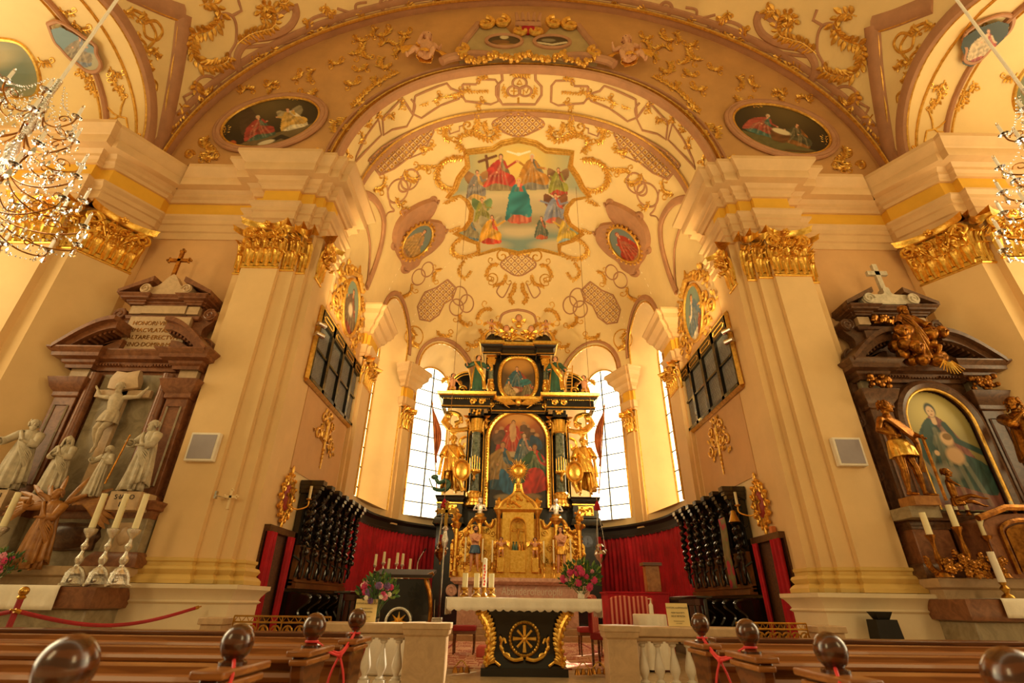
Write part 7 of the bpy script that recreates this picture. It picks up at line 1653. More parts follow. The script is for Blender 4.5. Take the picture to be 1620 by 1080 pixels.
    for i in range(nbay+1):
        y = Y0+pt*i; b = MB(); 
        for (X_, h0, h1, wd) in ((.52, 3.5, 3.6, .11), (.48, 3.42, 3.5, .09), (.44, 3.34, 3.42, .07)): wallbox(b, s, WX-X_, WX-.02, y-wd, y+wd, h0, h1)
        b.tube(spl([(s*(WX-.12), y, 3.1), (s*(WX-.3), y, 3.15), (s*(WX-.42), y, 3.34)], 4), .045, 6); b.build('canopy_bracket', SW, t)
        b = MB(); P = []
        for k_ in range(61): z = 2.28+k_*(3.28-2.28)/60; a = k_*.62; P.append((s*(WX-.34)+.038*math.cos(a), y+.038*math.sin(a), z))
        b.tube(P, [.042+.012*math.sin(k_/60*PI) for k_ in range(61)], 8); b.lathe([(.06, 3.26), (.05, 3.3), (.08, 3.36)], (s*(WX-.34), y, 0), 10); b.build('twisted_column', SW, t)
        b = MB(); b.lathe([(.001, 1.78), (.02, 1.8), (.05, 1.95), (.03, 2.02), (.07, 2.14), (.05, 2.2), (.075, 2.26), (.05, 2.3)], (s*(WX-.32), y, 0), 10); b.sphere((s*(WX-.38), y, 2.16), .06, 8, 6); b.tube([(s*(WX-.14), y, 2.1), (s*(WX-.3), y, 2.0), (s*(WX-.25), y, 1.7)], .03, 6); b.build('console', SW, t)
        b = MB(); pr = spl([(0, 1.42), (.55, 1.38), (.6, 1.28), (.42, 1.12), (.5, .95), (.62, .85), (.62, FZ)], 4)
        poly = [(x, z) for x, z in pr]+[(0, FZ)]; n_ = len(poly); vs = [(s*(WX-.02-x), y-.035, z) for x, z in poly]+[(s*(WX-.02-x), y+.035, z) for x, z in poly]; b.add(vs, [tuple(range(n_)), tuple(range(n_, 2*n_))[::-1]]+[(k_, k_+n_, (k_+1) % n_+n_, (k_+1) % n_) for k_ in range(n_)]); b.tube([(s*(WX-.02-x), y, z) for x, z in pr[:18]], .035, 6); b.build('partition', SW, t)
    for i in range(nbay):
        y = Y0+pt*(i+.5); b = MB(); P = [(s*(WX-.24), y+a*pt*.22, 1.93+c_) for a, c_ in ((-1, -.15), (-1, .12), (-.6, .2), (.6, .2), (1, .12), (1, -.15), (.6, -.24), (-.6, -.24), (-1, -.15))]; b.tube(P, .018, 5); b.build('panel_moulding', SW, t)
        b = MB(); wallbox(b, s, WX-.16, WX-.12, y-.22, y+.22, 2.4, 3.3); P = [(s*(WX-.18), y+.2*math.cos(PI*q/12), 3.1+.14*math.sin(PI*q/12)) for q in range(13)]; b.tube([(s*(WX-.18), y+.2, 2.42)]+P+[(s*(WX-.18), y-.2, 2.42)], .02, 5); b.build('arched_panel', SW, t)
        b = MB(); wallbox(b, s, WX-.5, WX-.1, y-pt*.45, y+pt*.45, .84, .9); b.build('seat', SW, t)
    b = MB(); wallbox(b, s, 3.45, 3.52, 10.6, 14.1, FZ, 1.42); wallbox(b, s, 3.3, 3.62, 10.55, 14.15, 1.42, 1.46)
    for i in range(8): wallbox(b, s, 3.43, 3.46, 10.7+.42*i, 11.0+.42*i, .55, 1.3)
    tag(bevel(b.build('stall_desk', SW), .01), 'long dark prayer desk in front of the %s choir stalls' % sd, 'desk')
    # apse curtain and its cornice
    pts = [(s*4.72, 14.4+.4*i) for i in range(3)]+[(s*(RA-.13)*math.cos(a), YS+(RA-.13)*math.sin(a)) for a in [PI*.42*i/18 for i in range(19)]]
    curtain('apse_curtain', 'long pleated red curtain along the %s half of the apse wall' % sd, pts, FZ+.02, 3.38, .03, 5.5)
    path = [(s*(WX-.02), 14.3), (s*(WX-.02), YS)]+[(s*(RA-.02)*math.cos(a), YS+(RA-.02)*math.sin(a)) for a in [PI*.43*i/18 for i in range(1, 19)]]
    b = MB(); kk_ = (1 if s > 0 else -1); b.sweep(path, [(kk_*o_, z) for o_, z in ((0, 3.36), (.14, 3.36), (.14, 3.44), (.1, 3.46), (.1, 3.62), (.16, 3.66), (.22, 3.7), (.22, 3.76), (0, 3.76))]); tag(b.build('apse_cornice', 'cornice_wood'), 'dark wooden cornice board above the red curtain on the %s side of the apse' % sd, 'cornice')
# bell and flowered banner on the right stalls
t = thing('sanctuary_bell', 'bronze bell hanging on an ornate iron bracket at the near end of the right stalls', 'bell', (4.45, 10.85, 2.95)); b = MB(); b.lathe([(.001, .14), (.04, .13), (.06, .05), (.1, -.06), (.12, -.1), (.11, -.1), (.001, -.06)], n=16); b.build('bell', 'brass', t); b = MB(); b.tube(spl([(.3, 0, .35), (.15, 0, .42), (0, 0, .3), (0, 0, .14)], 4), .015, 6); b.tube(spl([(.1, 0, .4), (.2, 0, .2), (.1, 0, .0), (.2, 0, -.2), (.3, 0, -.1)], 5), .012, 6); b.build('bracket', 'iron', t)
def banner_mat():
    m = bpy.data.materials.new('banner'); m.use_nodes = True; N = m.node_tree.nodes; L = m.node_tree.links; v = N.new('ShaderNodeTexVoronoi'); v.inputs['Scale'].default_value = 4.5; tc = N.new('ShaderNodeTexCoord'); L.new(tc.outputs['Object'], v.inputs['Vector'])
    r = N.new('ShaderNodeValToRGB'); e = r.color_ramp.elements; e[0].position = 0; e[0].color = (*hexc('D8A030'), 1); e[1].position = .9; e[1].color = (*hexc('8A7448'), 1); q = e.new(.12); q.color = (*hexc('B02838'), 1); q = e.new(.38); q.color = (*hexc('A83040'), 1); q = e.new(.5); q.color = (*hexc('6E6A3C'), 1)
    L.new(v.outputs['Distance'], r.inputs[0]); L.new(r.outputs[0], N['Principled BSDF'].inputs['Base Color']); N['Principled BSDF'].inputs['Roughness'].default_value = .8; MAT['banner'] = m
banner_mat()
b = MB(); b.rings([[(4.38+.01*math.sin(k_), 11.18+.34*j/6, z) for j in range(7)] for k_, z in enumerate(np.linspace(3.0, 1.62, 10))], closed=False, cap=False); o = b.build('flower_banner', 'banner'); sm = o.modifiers.new('thick', 'SOLIDIFY'); sm.thickness = .01; tag(o, 'narrow embroidered banner with red roses hanging on the right choir stalls', 'banner')
b = MB(); b.box((4.78, 10.0, 2.6), (.08, .1, .12)); tag(b.build('orange_lamp', 'candle_orange'), 'small orange lamp on top of the right doorway beam', 'lamp')
# free-standing altar
T = thing('altar_table', 'black free-standing altar with gilded corner scrolls and a gold wheel emblem', 'altar', (-.05, 8.65, FZ))
b = MB(); rg = []
for z, hw, hd in ((0, .62, .36), (.1, .62, .36), (.1, .56, .32), (.16, .54, .3), (.2, .5, .28), (.3, .49, .28), (.45, .5, .29), (.6, .54, .31), (.72, .58, .33), (.76, .62, .35), (.9, .63, .36)): rg.append([(-hw, -hd, z), (hw, -hd, z), (hw, hd, z), (-hw, hd, z)])
b.rings(rg); b.build('body', BW, T, smooth=50)
b = MB(); b.box((0, 0, .93), (2.1, .9, .05)); b.build('table_top', BW, T)
b = MB(); b.tube([(.21*math.cos(a), -.32, .46+.21*math.sin(a)) for a in [2*PI*i/36 for i in range(37)]], .026, 8)
for i in range(30): a = 2*PI*i/30; b.sphere((.21*math.cos(a), -.34, .46+.21*math.sin(a)), .02, 6, 4)
b.build('wheel_rim', 'brass', T)
for i in range(8):
    a = 2*PI*i/8+PI/2; b = MB(); r_ = .17 if i % 2 == 0 else .15; b.tube([(0, -.32, .46), (r_*.7*math.cos(a), -.325, .46+r_*.7*math.sin(a)), (r_*math.cos(a), -.325, .46+r_*math.sin(a))], [.012, .022, .028] if i % 2 == 0 else [.01, .016, .018], 6, flat=.5, nrm=(0, -1, 0)); b.build('wheel_spoke', 'gold', T)
b = MB(); b.sphere((0, -.34, .46), .035, 10, 7); b.build('wheel_hub', 'gold', T)
for s in (-1, 1):
    b = MB(); P = spl([(s*.02, -.34, .22), (s*.15, -.34, .2), (s*.28, -.33, .26), (s*.34, -.33, .38), (s*.3, -.33, .46), (s*.27, -.33, .4)], 5); b.tube(P, [.025-.0004*i for i in range(len(P))], 6)
    for q in ((.2, .24, .5), (.3, .3, .9), (.33, .4, 1.3)): b.leaf((s*q[0], -.34, q[1]), (s*math.cos(q[2]), 0, math.sin(q[2])), (0, -1, 0), .1, .05, .02)
    b.build('gilded_branch', 'gold', T)
    for yy in (-.34, .34):
        b = MB(); P = spl([(s*.5, yy, .14), (s*.53, yy, .2), (s*.5, yy, .35), (s*.51, yy, .5), (s*.56, yy, .64), (s*.63, yy, .74), (s*.68, yy, .83), (s*.63, yy, .89), (s*.58, yy, .83), (s*.62, yy, .78)], 5); b.tube(P, [.025+.028*math.sin(PI*min(1, i/len(P)*1.05)) for i in range(len(P))], 8)
        for i in range(2, len(P)-8, 2): b.leaf((P[i][0], yy-.03, P[i][2]), (-s*.9, 0, .7), (0, -1, 0), .12, .06, .02)
        for i in range(0, len(P), 3): b.sphere((P[i][0]+s*.04, yy-.05, P[i][2]), .032, 6, 4)
        b.tube([(s*.35, yy, .13), (s*.42, yy-.02, .18), (s*.5, yy, .15), (s*.44, yy, .2)], .02, 6); b.build('corner_scroll', 'gold', T)
cloth_sheet('altar_cloth', 'white lace-edged cloth covering the free-standing altar', -1.2, 1.08, 8.2, 9.1, FZ+.985, .15, sides=(.2, .22), sc=.035)
# things standing on the altar
for i, (x, lab) in enumerate(((-.97, 'left'), (-.79, 'middle'), (-.56, 'right'))):
    t = thing('candle_holder', '%s of the three squat brass holders with thick cream candles on the altar' % lab, 'candle holder', (x, 8.5, FZ+.99), 0, 'squat candle holders on the altar')
    b = MB(); b.lathe([(.001, .0), (.07, .0), (.075, .02), (.03, .05), (.025, .08), (.06, .11), (.065, .13), (.001, .13)], n=16); b.build('stem', 'brass', t)
    for k_ in range(3): b = MB(); a = 2*PI*k_/3-PI/2; b.tube([(.06*math.cos(a+.9*q), .06*math.sin(a+.9*q), .06+.04*math.sin(q*PI)) for q in (0, .25, .5, .75, 1)], .009, 6); b.build('ring', 'brass', t)
    b = MB(); b.lathe([(.001, .13), (.042, .13), (.042, .33), (.001, .33)], n=16); b.build('candle', 'candle', t)
t = thing('paschal_candle', 'tall white candle with red ornament behind the squat altar candles', 'candle', (-.68, 8.75, FZ+.99)); b = MB(); b.lathe([(.001, 0), (.08, 0), (.03, .06), (.04, .14), (.001, .14)], n=12); b.build('holder', 'brass', t); b = MB(); b.lathe([(.001, .14), (.035, .14), (.034, .56), (.001, .57)], n=14); b.build('candle', 'linen', t); b = MB()
for i in range(7): b.sphere((.0+.008*math.sin(i*2), -.034, .18+.045*i), (.014, .006, .02), 6, 4)
b.build('red_ornament', 'red_cord', t)
def bouquet(lab, loc, w_, h_, n, cols, vase='glass_vase', vh=.22, leafm='leaf', nl=130):
    t = thing('flower_bouquet', lab, 'flowers', loc); rn = random.Random(n+int(w_*100))
    b = MB(); b.lathe([(.001, 0), (.05, 0), (.055, vh*.3), (.045, vh*.7), (.07, vh), (.062, vh), (.04, vh*.7), (.05, vh*.3), (.001, .01)], n=16); b.build('vase', vase, t)
    def pt():
        while True:
            x, y, z = rn.uniform(-1, 1), rn.uniform(-.8, .8), rn.uniform(-.6, 1)
            if x*x+y*y+z*z < 1: return (x*w_, y*w_*.8-.03, vh+h_*.45+z*h_*.5)
    b = MB()
    for i in range(22): p_ = pt(); b.tube([(0, 0, vh*.3), (p_[0]*.4, p_[1]*.4, vh), p_], .004, 4)
    b.build('stems', 'leaf', t)
    for m_, k_ in ((leafm, nl), ('leaf_light', nl//3)):
        b = MB()
        for i in range(k_):
            p_ = np.array(pt()); d = p_-np.array((0, 0, vh)); b.leaf(p_, d+np.array([rn.uniform(-.1, .1) for _ in range(3)])*2, (rn.uniform(-.5, .5), -1, .5), rn.uniform(.05, .1), .035, .006)
        o = b.build('foliage', m_, t, smooth=0); o['kind'] = 'stuff'
    fl = []
    for m_, k_, r_ in cols:
        for i in range(k_):
            p_ = np.array(pt()); c0_ = np.array((0, 0, vh+h_*.4)); p_ = c0_+(p_-c0_)*(.98/max(.35, np.linalg.norm((p_-c0_)/np.array((w_, w_*.8, h_*.55)))))*rn.uniform(.6, 1); p_[1] = -abs(p_[1])-.06; b = MB(); r = r_*rn.uniform(.8, 1.15)
            b.sphere(p_, r*.55, 8, 6)
            for ly_, (nn_, rr_, zz_) in enumerate(((5, .6, .35), (7, .95, .05))):
                for q in range(nn_): a = 2*PI*q/nn_+ly_*.4; b.sphere((p_[0]+r*rr_*.75*math.cos(a), p_[1]-r*zz_, p_[2]+r*rr_*.75*math.sin(a)), (r*.42, r*.25, r*.42), 6, 4)
            b.build('blossom', m_, t)
    return t
bouquet('large bouquet of pink roses with green leaves on the right end of the altar', (.82, 8.45, FZ+.99), .30, .44, 5, (('flower_pink', 15, .045), ('flower_rose', 4, .03)), vase='marble_white', vh=.1, nl=230)
bouquet('mixed bouquet with purple, pink and white flowers in a glass vase before the ambo', (-2.0, 7.25, 1.06), .25, .36, 9, (('flower_purple', 4, .042), ('flower_rose', 5, .036), ('flower_pink', 5, .036), ('flower_white', 5, .028)), vh=.2, nl=120)
bouquet('pink roses with green leaves at the left edge on the left side altar', (-7.5, 7.72, 1.44), .3, .34, 12, (('flower_pink', 7, .045), ('flower_rose', 6, .045)), vase='marble_white', vh=.1, nl=160)
# ambo
t = thing('ambo', 'black lectern with curved copper-edged side and gold star emblem behind the bouquet', 'lectern', (-2.05, 9.3, FZ)); b = MB(); rg = []
for z, hw in ((0, .36), (.3, .44), (.7, .48), (1.0, .46), (1.25, .38)): rg.append([(-hw, -.2, z), (hw, -.2, z), (hw, .2, z), (-hw, .2, z)])
b.rings(rg); b.build('body', BW, t, smooth=60); b = MB(); b.box((0, -.02, 1.34), (.98, .55, .05), Matrix.Rotation(.2, 3, 'X')); b.build('reading_desk', 'ink', t); b = MB(); b.box((0, -.27, 1.27), (.9, .02, .025)); b.build('gilded_edge', 'gold', t)
for s in (-1, 1): b = MB(); b.tube(spl([(s*.36, -.2, .02), (s*.45, -.2, .35), (s*.5, -.2, .7), (s*.47, -.2, 1.0), (s*.38, -.2, 1.25), (s*.5, -.2, 1.34)], 5), .035, 8); b.build('copper_edge', 'gold_dark' if s > 0 else BW, t)
b = MB(); b.tube([(.2*math.cos(a), -.24, .62+.2*math.sin(a)) for a in [2*PI*i/30 for i in range(31)]], .025, 8); b.build('ring', 'silver_light', t); b = MB()
for i in range(8): a = 2*PI*i/8; b.tube([(0, -.24, .62), (.15*math.cos(a), -.24, .62+.15*math.sin(a))], [.035, .004], 4)
b.build('star', 'gold', t)
t = thing('microphone', 'thin gooseneck microphone on the ambo', 'microphone', (-1.88, 9.4, FZ+1.4)); b = MB(); b.tube(spl([(0, 0, 0), (.0, 0, .12), (.06, -.03, .24), (.1, -.05, .3)], 4), .008, 6); b.build('stalk', 'silver', t); b = MB(); b.tube([(.1, -.05, .3), (.13, -.07, .34)], .014, 8); b.build('head', 'iron', t)
# candelabra on the red-clothed desk at left
slb = MB(); slab(slb, -3.2, -2.3, 11.0, 11.6, FZ, 1.62); tag(bevel(slb.build('cloth_covered_desk', 'red_velvet'), .03), 'desk under a dark red cloth left of the ambo', 'desk')
for i in range(6):
    x, y = -3.05+.14*i, 11.15+.12*(i % 2); h_ = .34+.08*math.sin(i*2.3)
    candlestick(['leftmost of the silver candlesticks crowded on the red desk', 'second silver candlestick from left on the red desk', 'third silver candlestick from left on the red desk', 'fourth silver candlestick from left on the red desk', 'fifth silver candlestick from left on the red desk', 'rightmost of the silver candlesticks crowded on the red desk'][i], (x, y, 1.62), h_, .2, group='silver candlesticks on the red desk', rr=.03)
# signs
def sign(lab, loc, rz):
    t = thing('notice_sign', lab, 'sign', loc, rz); b = MB(); b.box((0, 0, .13), (.27, .012, .26), Matrix.Rotation(-.18, 3, 'X')); b.build('card', 'paper', t)
    for k_, (w_, z, sz) in enumerate((('ACHTUNG ALARMANLAGE!', .2, .027), ('PRESBYTERIUM BITTE', .145, .022), ('NICHT BETRETEN', .105, .027), ('THE ALTAR IS PROTECTED', .055, .014), ('BY AN ALARM', .03, .014))): txt(t, w_, sz, (0, -.012-(.13-z)*math.tan(.18)*1-.004, z), (PI/2-.18, 0, 0), 'ink', .0005, fit=.8)
    b = MB(); b.box((0, .06, .08), (.03, .1, .01), Matrix.Rotation(-.9, 3, 'X')); b.build('stand', 'paper', t)
sign('yellow notice card on the left communion rail', (-2.11, 7.15, 1.06), .12); sign('yellow notice card on the right communion rail', (1.87, 7.15, 1.06), -.1)
# processional cross, lamps
t = thing('processional_cross', 'gilded processional cross on a long silver pole left of the altar', 'cross', (-1.5, 9.9, FZ)); b = MB(); b.tube([(0, 0, .03), (0, 0, 2.1)], .018, 8); b.lathe([(.001, 0), (.14, 0), (.12, .03), (.03, .05), (.02, .1)], n=14); b.build('pole', 'silver', t); b = MB(); b.lathe([(.018, 1.8), (.05, 1.86), (.07, 1.95), (.04, 2.04), (.03, 2.1), (.06, 2.14), (.02, 2.2)], n=10); b.build('knop', 'silver_light', t); latin_cross(None, 0, 0, 2.18, .42, .34, .028, '').build('cross_head', 'brass', t); b = MB()
for i in range(12): a = 2*PI*i/12+.26; b.tube([(0, 0, 2.46), (.15*math.cos(a), 0, 2.46+.15*math.sin(a))], [.015, .004], 4)
b.build('rays', 'brass', t)
for s in (-1, 1):
    zt = 14.8; t = thing('sanctuary_lamp', 'hanging silver and copper sanctuary lamp with red glass, %s of the high altar' % side(s), 'lamp', (s*1.95, 13, 2.2)); b = MB(); b.tube([(0, 0, 1.45), (0, 0, zt-2.2)], .007, 5); b.build('cord', 'gold_dark', t)
    b = MB(); b.lathe([(.001, 1.22), (.09, 1.2), (.06, 1.34), (.02, 1.42), (.001, 1.44)], n=10); b.build('tassel', 'red_velvet', t)
    b = MB(); b.lathe([(.001, -.12), (.02, -.1), (.012, -.05), (.04, .0), (.1, .06), (.15, .16), (.13, .22), (.08, .26), (.11, .34), (.06, .4), (.001, .4)], n=16); b.build('vessel', 'gold_dark' if s < 0 else 'silver', t); b = MB(); b.lathe([(.001, .38), (.045, .38), (.045, .56), (.001, .57)], n=12); b.build('red_glass', 'red_velvet', t)
    for k_ in range(3): a = 2*PI*k_/3; b = MB(); b.tube([(.13*math.cos(a), .13*math.sin(a), .24), (.09*math.cos(a), .09*math.sin(a), .7), (0, 0, 1.25)], .012 if s < 0 else .006, 5); b.sphere((.14*math.cos(a), .14*math.sin(a), .24), .04, 7, 5); b.build('chain', 'silver', t)
# seats right, small table
def stool(lab, loc, rz=0):
    t = thing('stool', lab, 'stool', loc, rz); b = MB(); b.box((0, 0, .46), (.46, .4, .1)); bevel(b.build('seat', 'red_fabric', t), .03, 3); b = MB(); b.box((0, 0, .39), (.44, .38, .05)); b.build('seat_rail', 'pew_dark', t)
    for x in (-.19, .19):
        for y in (-.16, .16): b = MB(); b.tube([(x, y, .38), (x*1.05, y*1.05, .2), (x*1.0, y, 0)], [.022, .017, .015], 6); b.build('leg', 'pew_dark', t)
stool('red-cushioned stool left behind the altar', (-1.15, 11.4, FZ)); stool('red-cushioned stool right behind the altar', (1.35, 11.4, FZ)); 
b = MB(); b.box((-.62, 10.9, FZ+.1), (.5, .4, .2)); tag(bevel(b.build('kneeling_cushion', 'red_light'), .05, 3), 'pale red patterned kneeling block behind the altar', 'cushion')
def stripe():
    m = bpy.data.materials.new('red_striped'); m.use_nodes = True; N = m.node_tree.nodes; L = m.node_tree.links; tc = N.new('ShaderNodeTexCoord'); w_ = N.new('ShaderNodeTexWave'); w_.inputs['Scale'].default_value = 4.0; w_.bands_direction = 'X'; L.new(tc.outputs['Object'], w_.inputs[0]); r = N.new('ShaderNodeValToRGB'); r.color_ramp.interpolation = 'CONSTANT'; r.color_ramp.elements[0].color = (*hexc('A01A20'), 1); r.color_ramp.elements[1].position = .55; r.color_ramp.elements[1].color = (*hexc('E0907A'), 1); L.new(w_.outputs['Fac'], r.inputs[0]); L.new(r.outputs[0], N['Principled BSDF'].inputs['Base Color']); N['Principled BSDF'].inputs['Roughness'].default_value = .8; MAT['red_striped'] = m
stripe()
def chair(lab, loc, rz):
    t = thing('striped_chair', lab, 'chair', loc, rz); b = MB(); b.box((0, 0, .46), (.52, .5, .1)); bevel(b.build('seat', 'red_fabric', t), .03, 3); b = MB(); b.prism([(-.25, .5), (.25, .5), (.25, .98)]+[(.25*math.cos(a), .98+.08*math.sin(a)) for a in [PI*i/8 for i in range(1, 8)]]+[(-.25, .98)], .2, .27); bevel(b.build('backrest', 'red_striped', t), .02, 2)
    for x in (-.23, .23):
        for y in (-.22, .22): b = MB(); b.tube([(x, y, .42), (x, y, 0)], .022, 6); b.build('leg', 'pew_dark', t)
chair('red and white striped armchair nearest the altar behind the right communion rail', (1.72, 9.75, FZ), -.2); chair('red and white striped chair behind the small white table on the right', (2.1, 10.1, FZ), -.3); chair('plain red chair seat just right of the altar gap', (1.35, 9.3, FZ), 1.2)
t = thing('small_round_table', 'small round table under a white cloth behind the right communion rail', 'table', (2.05, 9.3, FZ)); b = MB(); rg = []
for z, r_, am in ((.78, .001, 0), (.78, .26, 0), (.77, .27, 0), (.6, .27, .03), (.3, .29, .06), (.03, .3, .08)): rg.append([(r_*(1+am*math.sin(12*a))*math.cos(a), r_*(1+am*math.sin(12*a))*math.sin(a), z) for a in [2*PI*i/72 for i in range(72)]])
b.rings(rg, cap=False); b.build('tablecloth', 'linen', t, smooth=60); b = MB(); b.lathe([(.001, 0), (.15, 0), (.03, .04), (.03, .75), (.22, .76), (.001, .77)], n=14); b.build('pedestal', 'pew_dark', t)
t = thing('pump_bottle', 'white pump bottle standing on the small white table', 'bottle', (2.08, 9.25, FZ+.785)); b = MB(); b.lathe([(.001, 0), (.035, 0), (.035, .13), (.012, .16), (.012, .18), (.001, .18)], n=14); b.build('bottle', 'linen', t); b = MB(); b.tube([(0, 0, .18), (0, 0, .22), (-.04, 0, .22)], .008, 6); b.build('pump', 'linen', t)
b = MB(); slab(b, -2.3, -1.5, 8.2, 8.8, FZ, FZ+.52); tag(bevel(b.build('white_clothed_box', 'linen'), .03), 'low table under a white cloth behind the left balusters', 'table')
b = MB(); slab(b, 1.75, 3.0, 11.3, 12.1, FZ, 1.5); slab(b, 1.72, 3.03, 11.27, 12.1, 1.5, 1.53); tag(b.build('cloth_covered_desk', 'red_velvet'), 'desk draped in red cloth in front of the right apse curtain', 'desk')
t = thing('wooden_casket', 'small carved wooden casket on the red desk at right', 'casket', (2.75, 11.5, 1.53)); b = MB(); b.box((0, 0, .25), (.3, .22, .5)); bevel(b.build('case', 'carved_wood', t), .015); b = MB(); b.box((0, 0, .53), (.4, .3, .06)); b.build('lid', 'pew_dark', t)
# altar bells, radio, carpet
def bells(lab, loc, n):
    t = thing('altar_bells', lab, 'bells', loc)
    for i in range(n): b = MB(); x = (i-(n-1)/2)*.085; b.lathe([(.001, .075), (.02, .07), (.035, .03), (.045, 0), (.04, 0), (.001, .03)], (x, .02*(i % 2), .015), 12); b.build('bell', 'gold_dark', t)
    b = MB(); b.tube([(-(n-1)/2*.085, 0, .09)]+[((k_/10-.5)*n*.085*.6, 0, .09+.07*math.sin(PI*k_/10)) for k_ in range(1, 10)]+[((n-1)/2*.085, 0, .09)], .008, 6); b.build('handle', 'brass', t)
bells('cluster of three brass altar bells on the step left of the altar', (-.95, 8.35, FZ+.02), 3); bells('left cluster of three brass altar bells right of the altar', (.78, 8.3, FZ+.02), 3); bells('right cluster of three brass altar bells right of the altar', (1.02, 8.4, FZ+.02), 3)
t = thing('small_radio', 'small grey receiver with antenna on the left communion rail end', 'radio', (-1.2, 7.2, 1.06)); b = MB(); b.box((0, 0, .03), (.13, .08, .06)); bevel(b.build('case', 'silver', t), .006); b = MB(); b.tube([(-.04, 0, .06), (-.05, 0, .26)], .004, 5); b.build('antenna', 'silver', t)
b = MB(); slab(b, -1.9, 1.9, 9.2, 15.0, FZ, FZ+.02)
o = b.build('carpet', 'carpet'); tag(o, 'worn pink patterned carpet on the chancel floor behind the altar', 'carpet')
m = MAT['carpet']; N = m.node_tree.nodes; L = m.node_tree.links; ck = N.new('ShaderNodeTexVoronoi'); ck.inputs['Scale'].default_value = 5; ck.distance = 'CHEBYCHEV'; tc = N.new('ShaderNodeTexCoord'); L.new(tc.outputs['Object'], ck.inputs['Vector']); r = N.new('ShaderNodeValToRGB'); r.color_ramp.interpolation = 'CONSTANT'; e = r.color_ramp.elements; e[0].color = (*hexc('B5655A'), 1); e[1].position = .3; e[1].color = (*hexc('DDB79A'), 1); q = e.new(.42); q.color = (*hexc('A8503F'), 1); q = e.new(.5); q.color = (*hexc('D8AC8C'), 1); L.new(ck.outputs['Distance'], r.inputs[0]); L.new(r.outputs[0], N['Principled BSDF'].inputs['Base Color'])
b = MB()
for s in (-1, 1): b.tube([(s*1.6, 9.4, FZ+.022), (s*1.6, 14.8, FZ+.022)], .03, 4, flat=.1)
b.build('border', 'red_fabric', o)
# ================================================================ communion rail
def rail(s, x0, x1, xb0, xb1, lab):
    t = thing('communion_rail', lab, 'balustrade'); Y = 7.15; X = lambda a: s*a
    b = MB(); slab(b, min(X(x0), X(x1)), max(X(x0), X(x1)), Y-.16, Y+.16, 0, .4); bevel(b.build('base', 'marble_beige', t), .01)
    b = MB(); slab(b, min(X(x0), X(x1)), max(X(x0), X(x1)), Y-.13, Y+.13, .9, .95); slab(b, min(X(x0), X(x1)), max(X(x0), X(x1)), Y-.17, Y+.17, .95, 1.06); bevel(b.build('hand_rail', 'marble_beige', t), .02, 3)
    b = MB(); slab(b, min(X(x0), X(xb0)), max(X(x0), X(xb0)), Y-.165, Y+.165, .0, .95); mould(b, min(X(x0), X(xb0)), max(X(x0), X(xb0)), Y-.165, [(0, .92), (.02, .94), (.03, 1.0), (.04, 1.0), (.04, 1.065), (-.2, 1.07)], Y+.2); bevel(b.build('end_post', 'marble_beige', t), .006)
    slb = MB(); slab(slb, min(X(xb1), X(x1)), max(X(xb1), X(x1)), Y-.14, Y+.14, .4, .92); slb.build('far_post', 'marble_beige', t)
    n = int(round((xb1-xb0)/.2))
    for i in range(n):
        x = X(xb0+(i+.5)*(xb1-xb0)/n); b = MB(); b.box((x, Y, .43), (.13, .13, .06)); b.lathe([(.05, .46), (.055, .48), (.03, .5), (.034, .52), (.06, .575), (.064, .61), (.05, .68), (.027, .77), (.023, .83), (.045, .85), (.045, .87), (.03, .88)], (x, Y, 0), 16); b.box((x, Y, .89), (.12, .12, .03)); b.build('baluster', 'marble_white', t)
rail(-1, 1.05, 2.62, 1.55, 2.5, 'beige marble communion rail with white balusters, left of the altar')
rail(1, .92, 2.72, 1.28, 2.6, 'beige marble communion rail with white balusters, right of the altar')
for s, x0, x1, xp in ((-1, 2.66, 3.95, 4.3), (1, 2.76, 3.7, 4.1)):
    t = thing('brass_grille', 'gilded scrollwork grille panel between the %s rail and the pier' % side(s), 'grille'); Y = 7.55; z0, z1 = .01, 1.1; b = MB()
    for z in (z0, z1, z1-.07): b.tube([(s*x0, Y, z), (s*x1, Y, z)], .012, 5)
    for k_ in range(5): x = x0+(x1-x0)*k_/4; b.tube([(s*x, Y, z0), (s*x, Y, z1)], .01, 5)
    b.build('frame', 'brass', t)
    for k_ in range(8):
        for r_, (cz, hd) in enumerate(((.92, 1), (.72, -1))):
            x = x0+(x1-x0)*(k_+.5)/8; b = MB(); b.tube([(s*x+.075*(1-.8*i/18)*math.cos(hd*i*.5), Y, cz+.085*(1-.8*i/18)*math.sin(hd*i*.5)) for i in range(19)], .011, 5); b.leaf((s*x, Y-.01, cz), (.3*hd, 0, 1), (0, -1, 0), .07, .04, .01); b.build('scroll', 'brass', t)
    b = MB()
    for k_ in range(12): x = x0+(x1-x0)*k_/12; b.tube([(s*x, Y, z1-.07), (s*(x+(x1-x0)/24), Y, z1), (s*(x+(x1-x0)/12), Y, z1-.07)], .006, 4)
    b.build('zigzag', 'brass', t)
    b = MB(); slab(b, min(s*(x1+.08), s*xp), max(s*(x1+.08), s*xp), Y-.15, Y+.15, 0, 1.0); slab(b, min(s*(x1+.05), s*(xp+.03)), max(s*(x1+.05), s*(xp+.03)), Y-.18, Y+.18, 1.0, 1.08); tag(bevel(b.build('stone_post', 'marble_beige'), .01), 'short marble post beside the %s brass grille, next to the pier' % side(s), 'post')
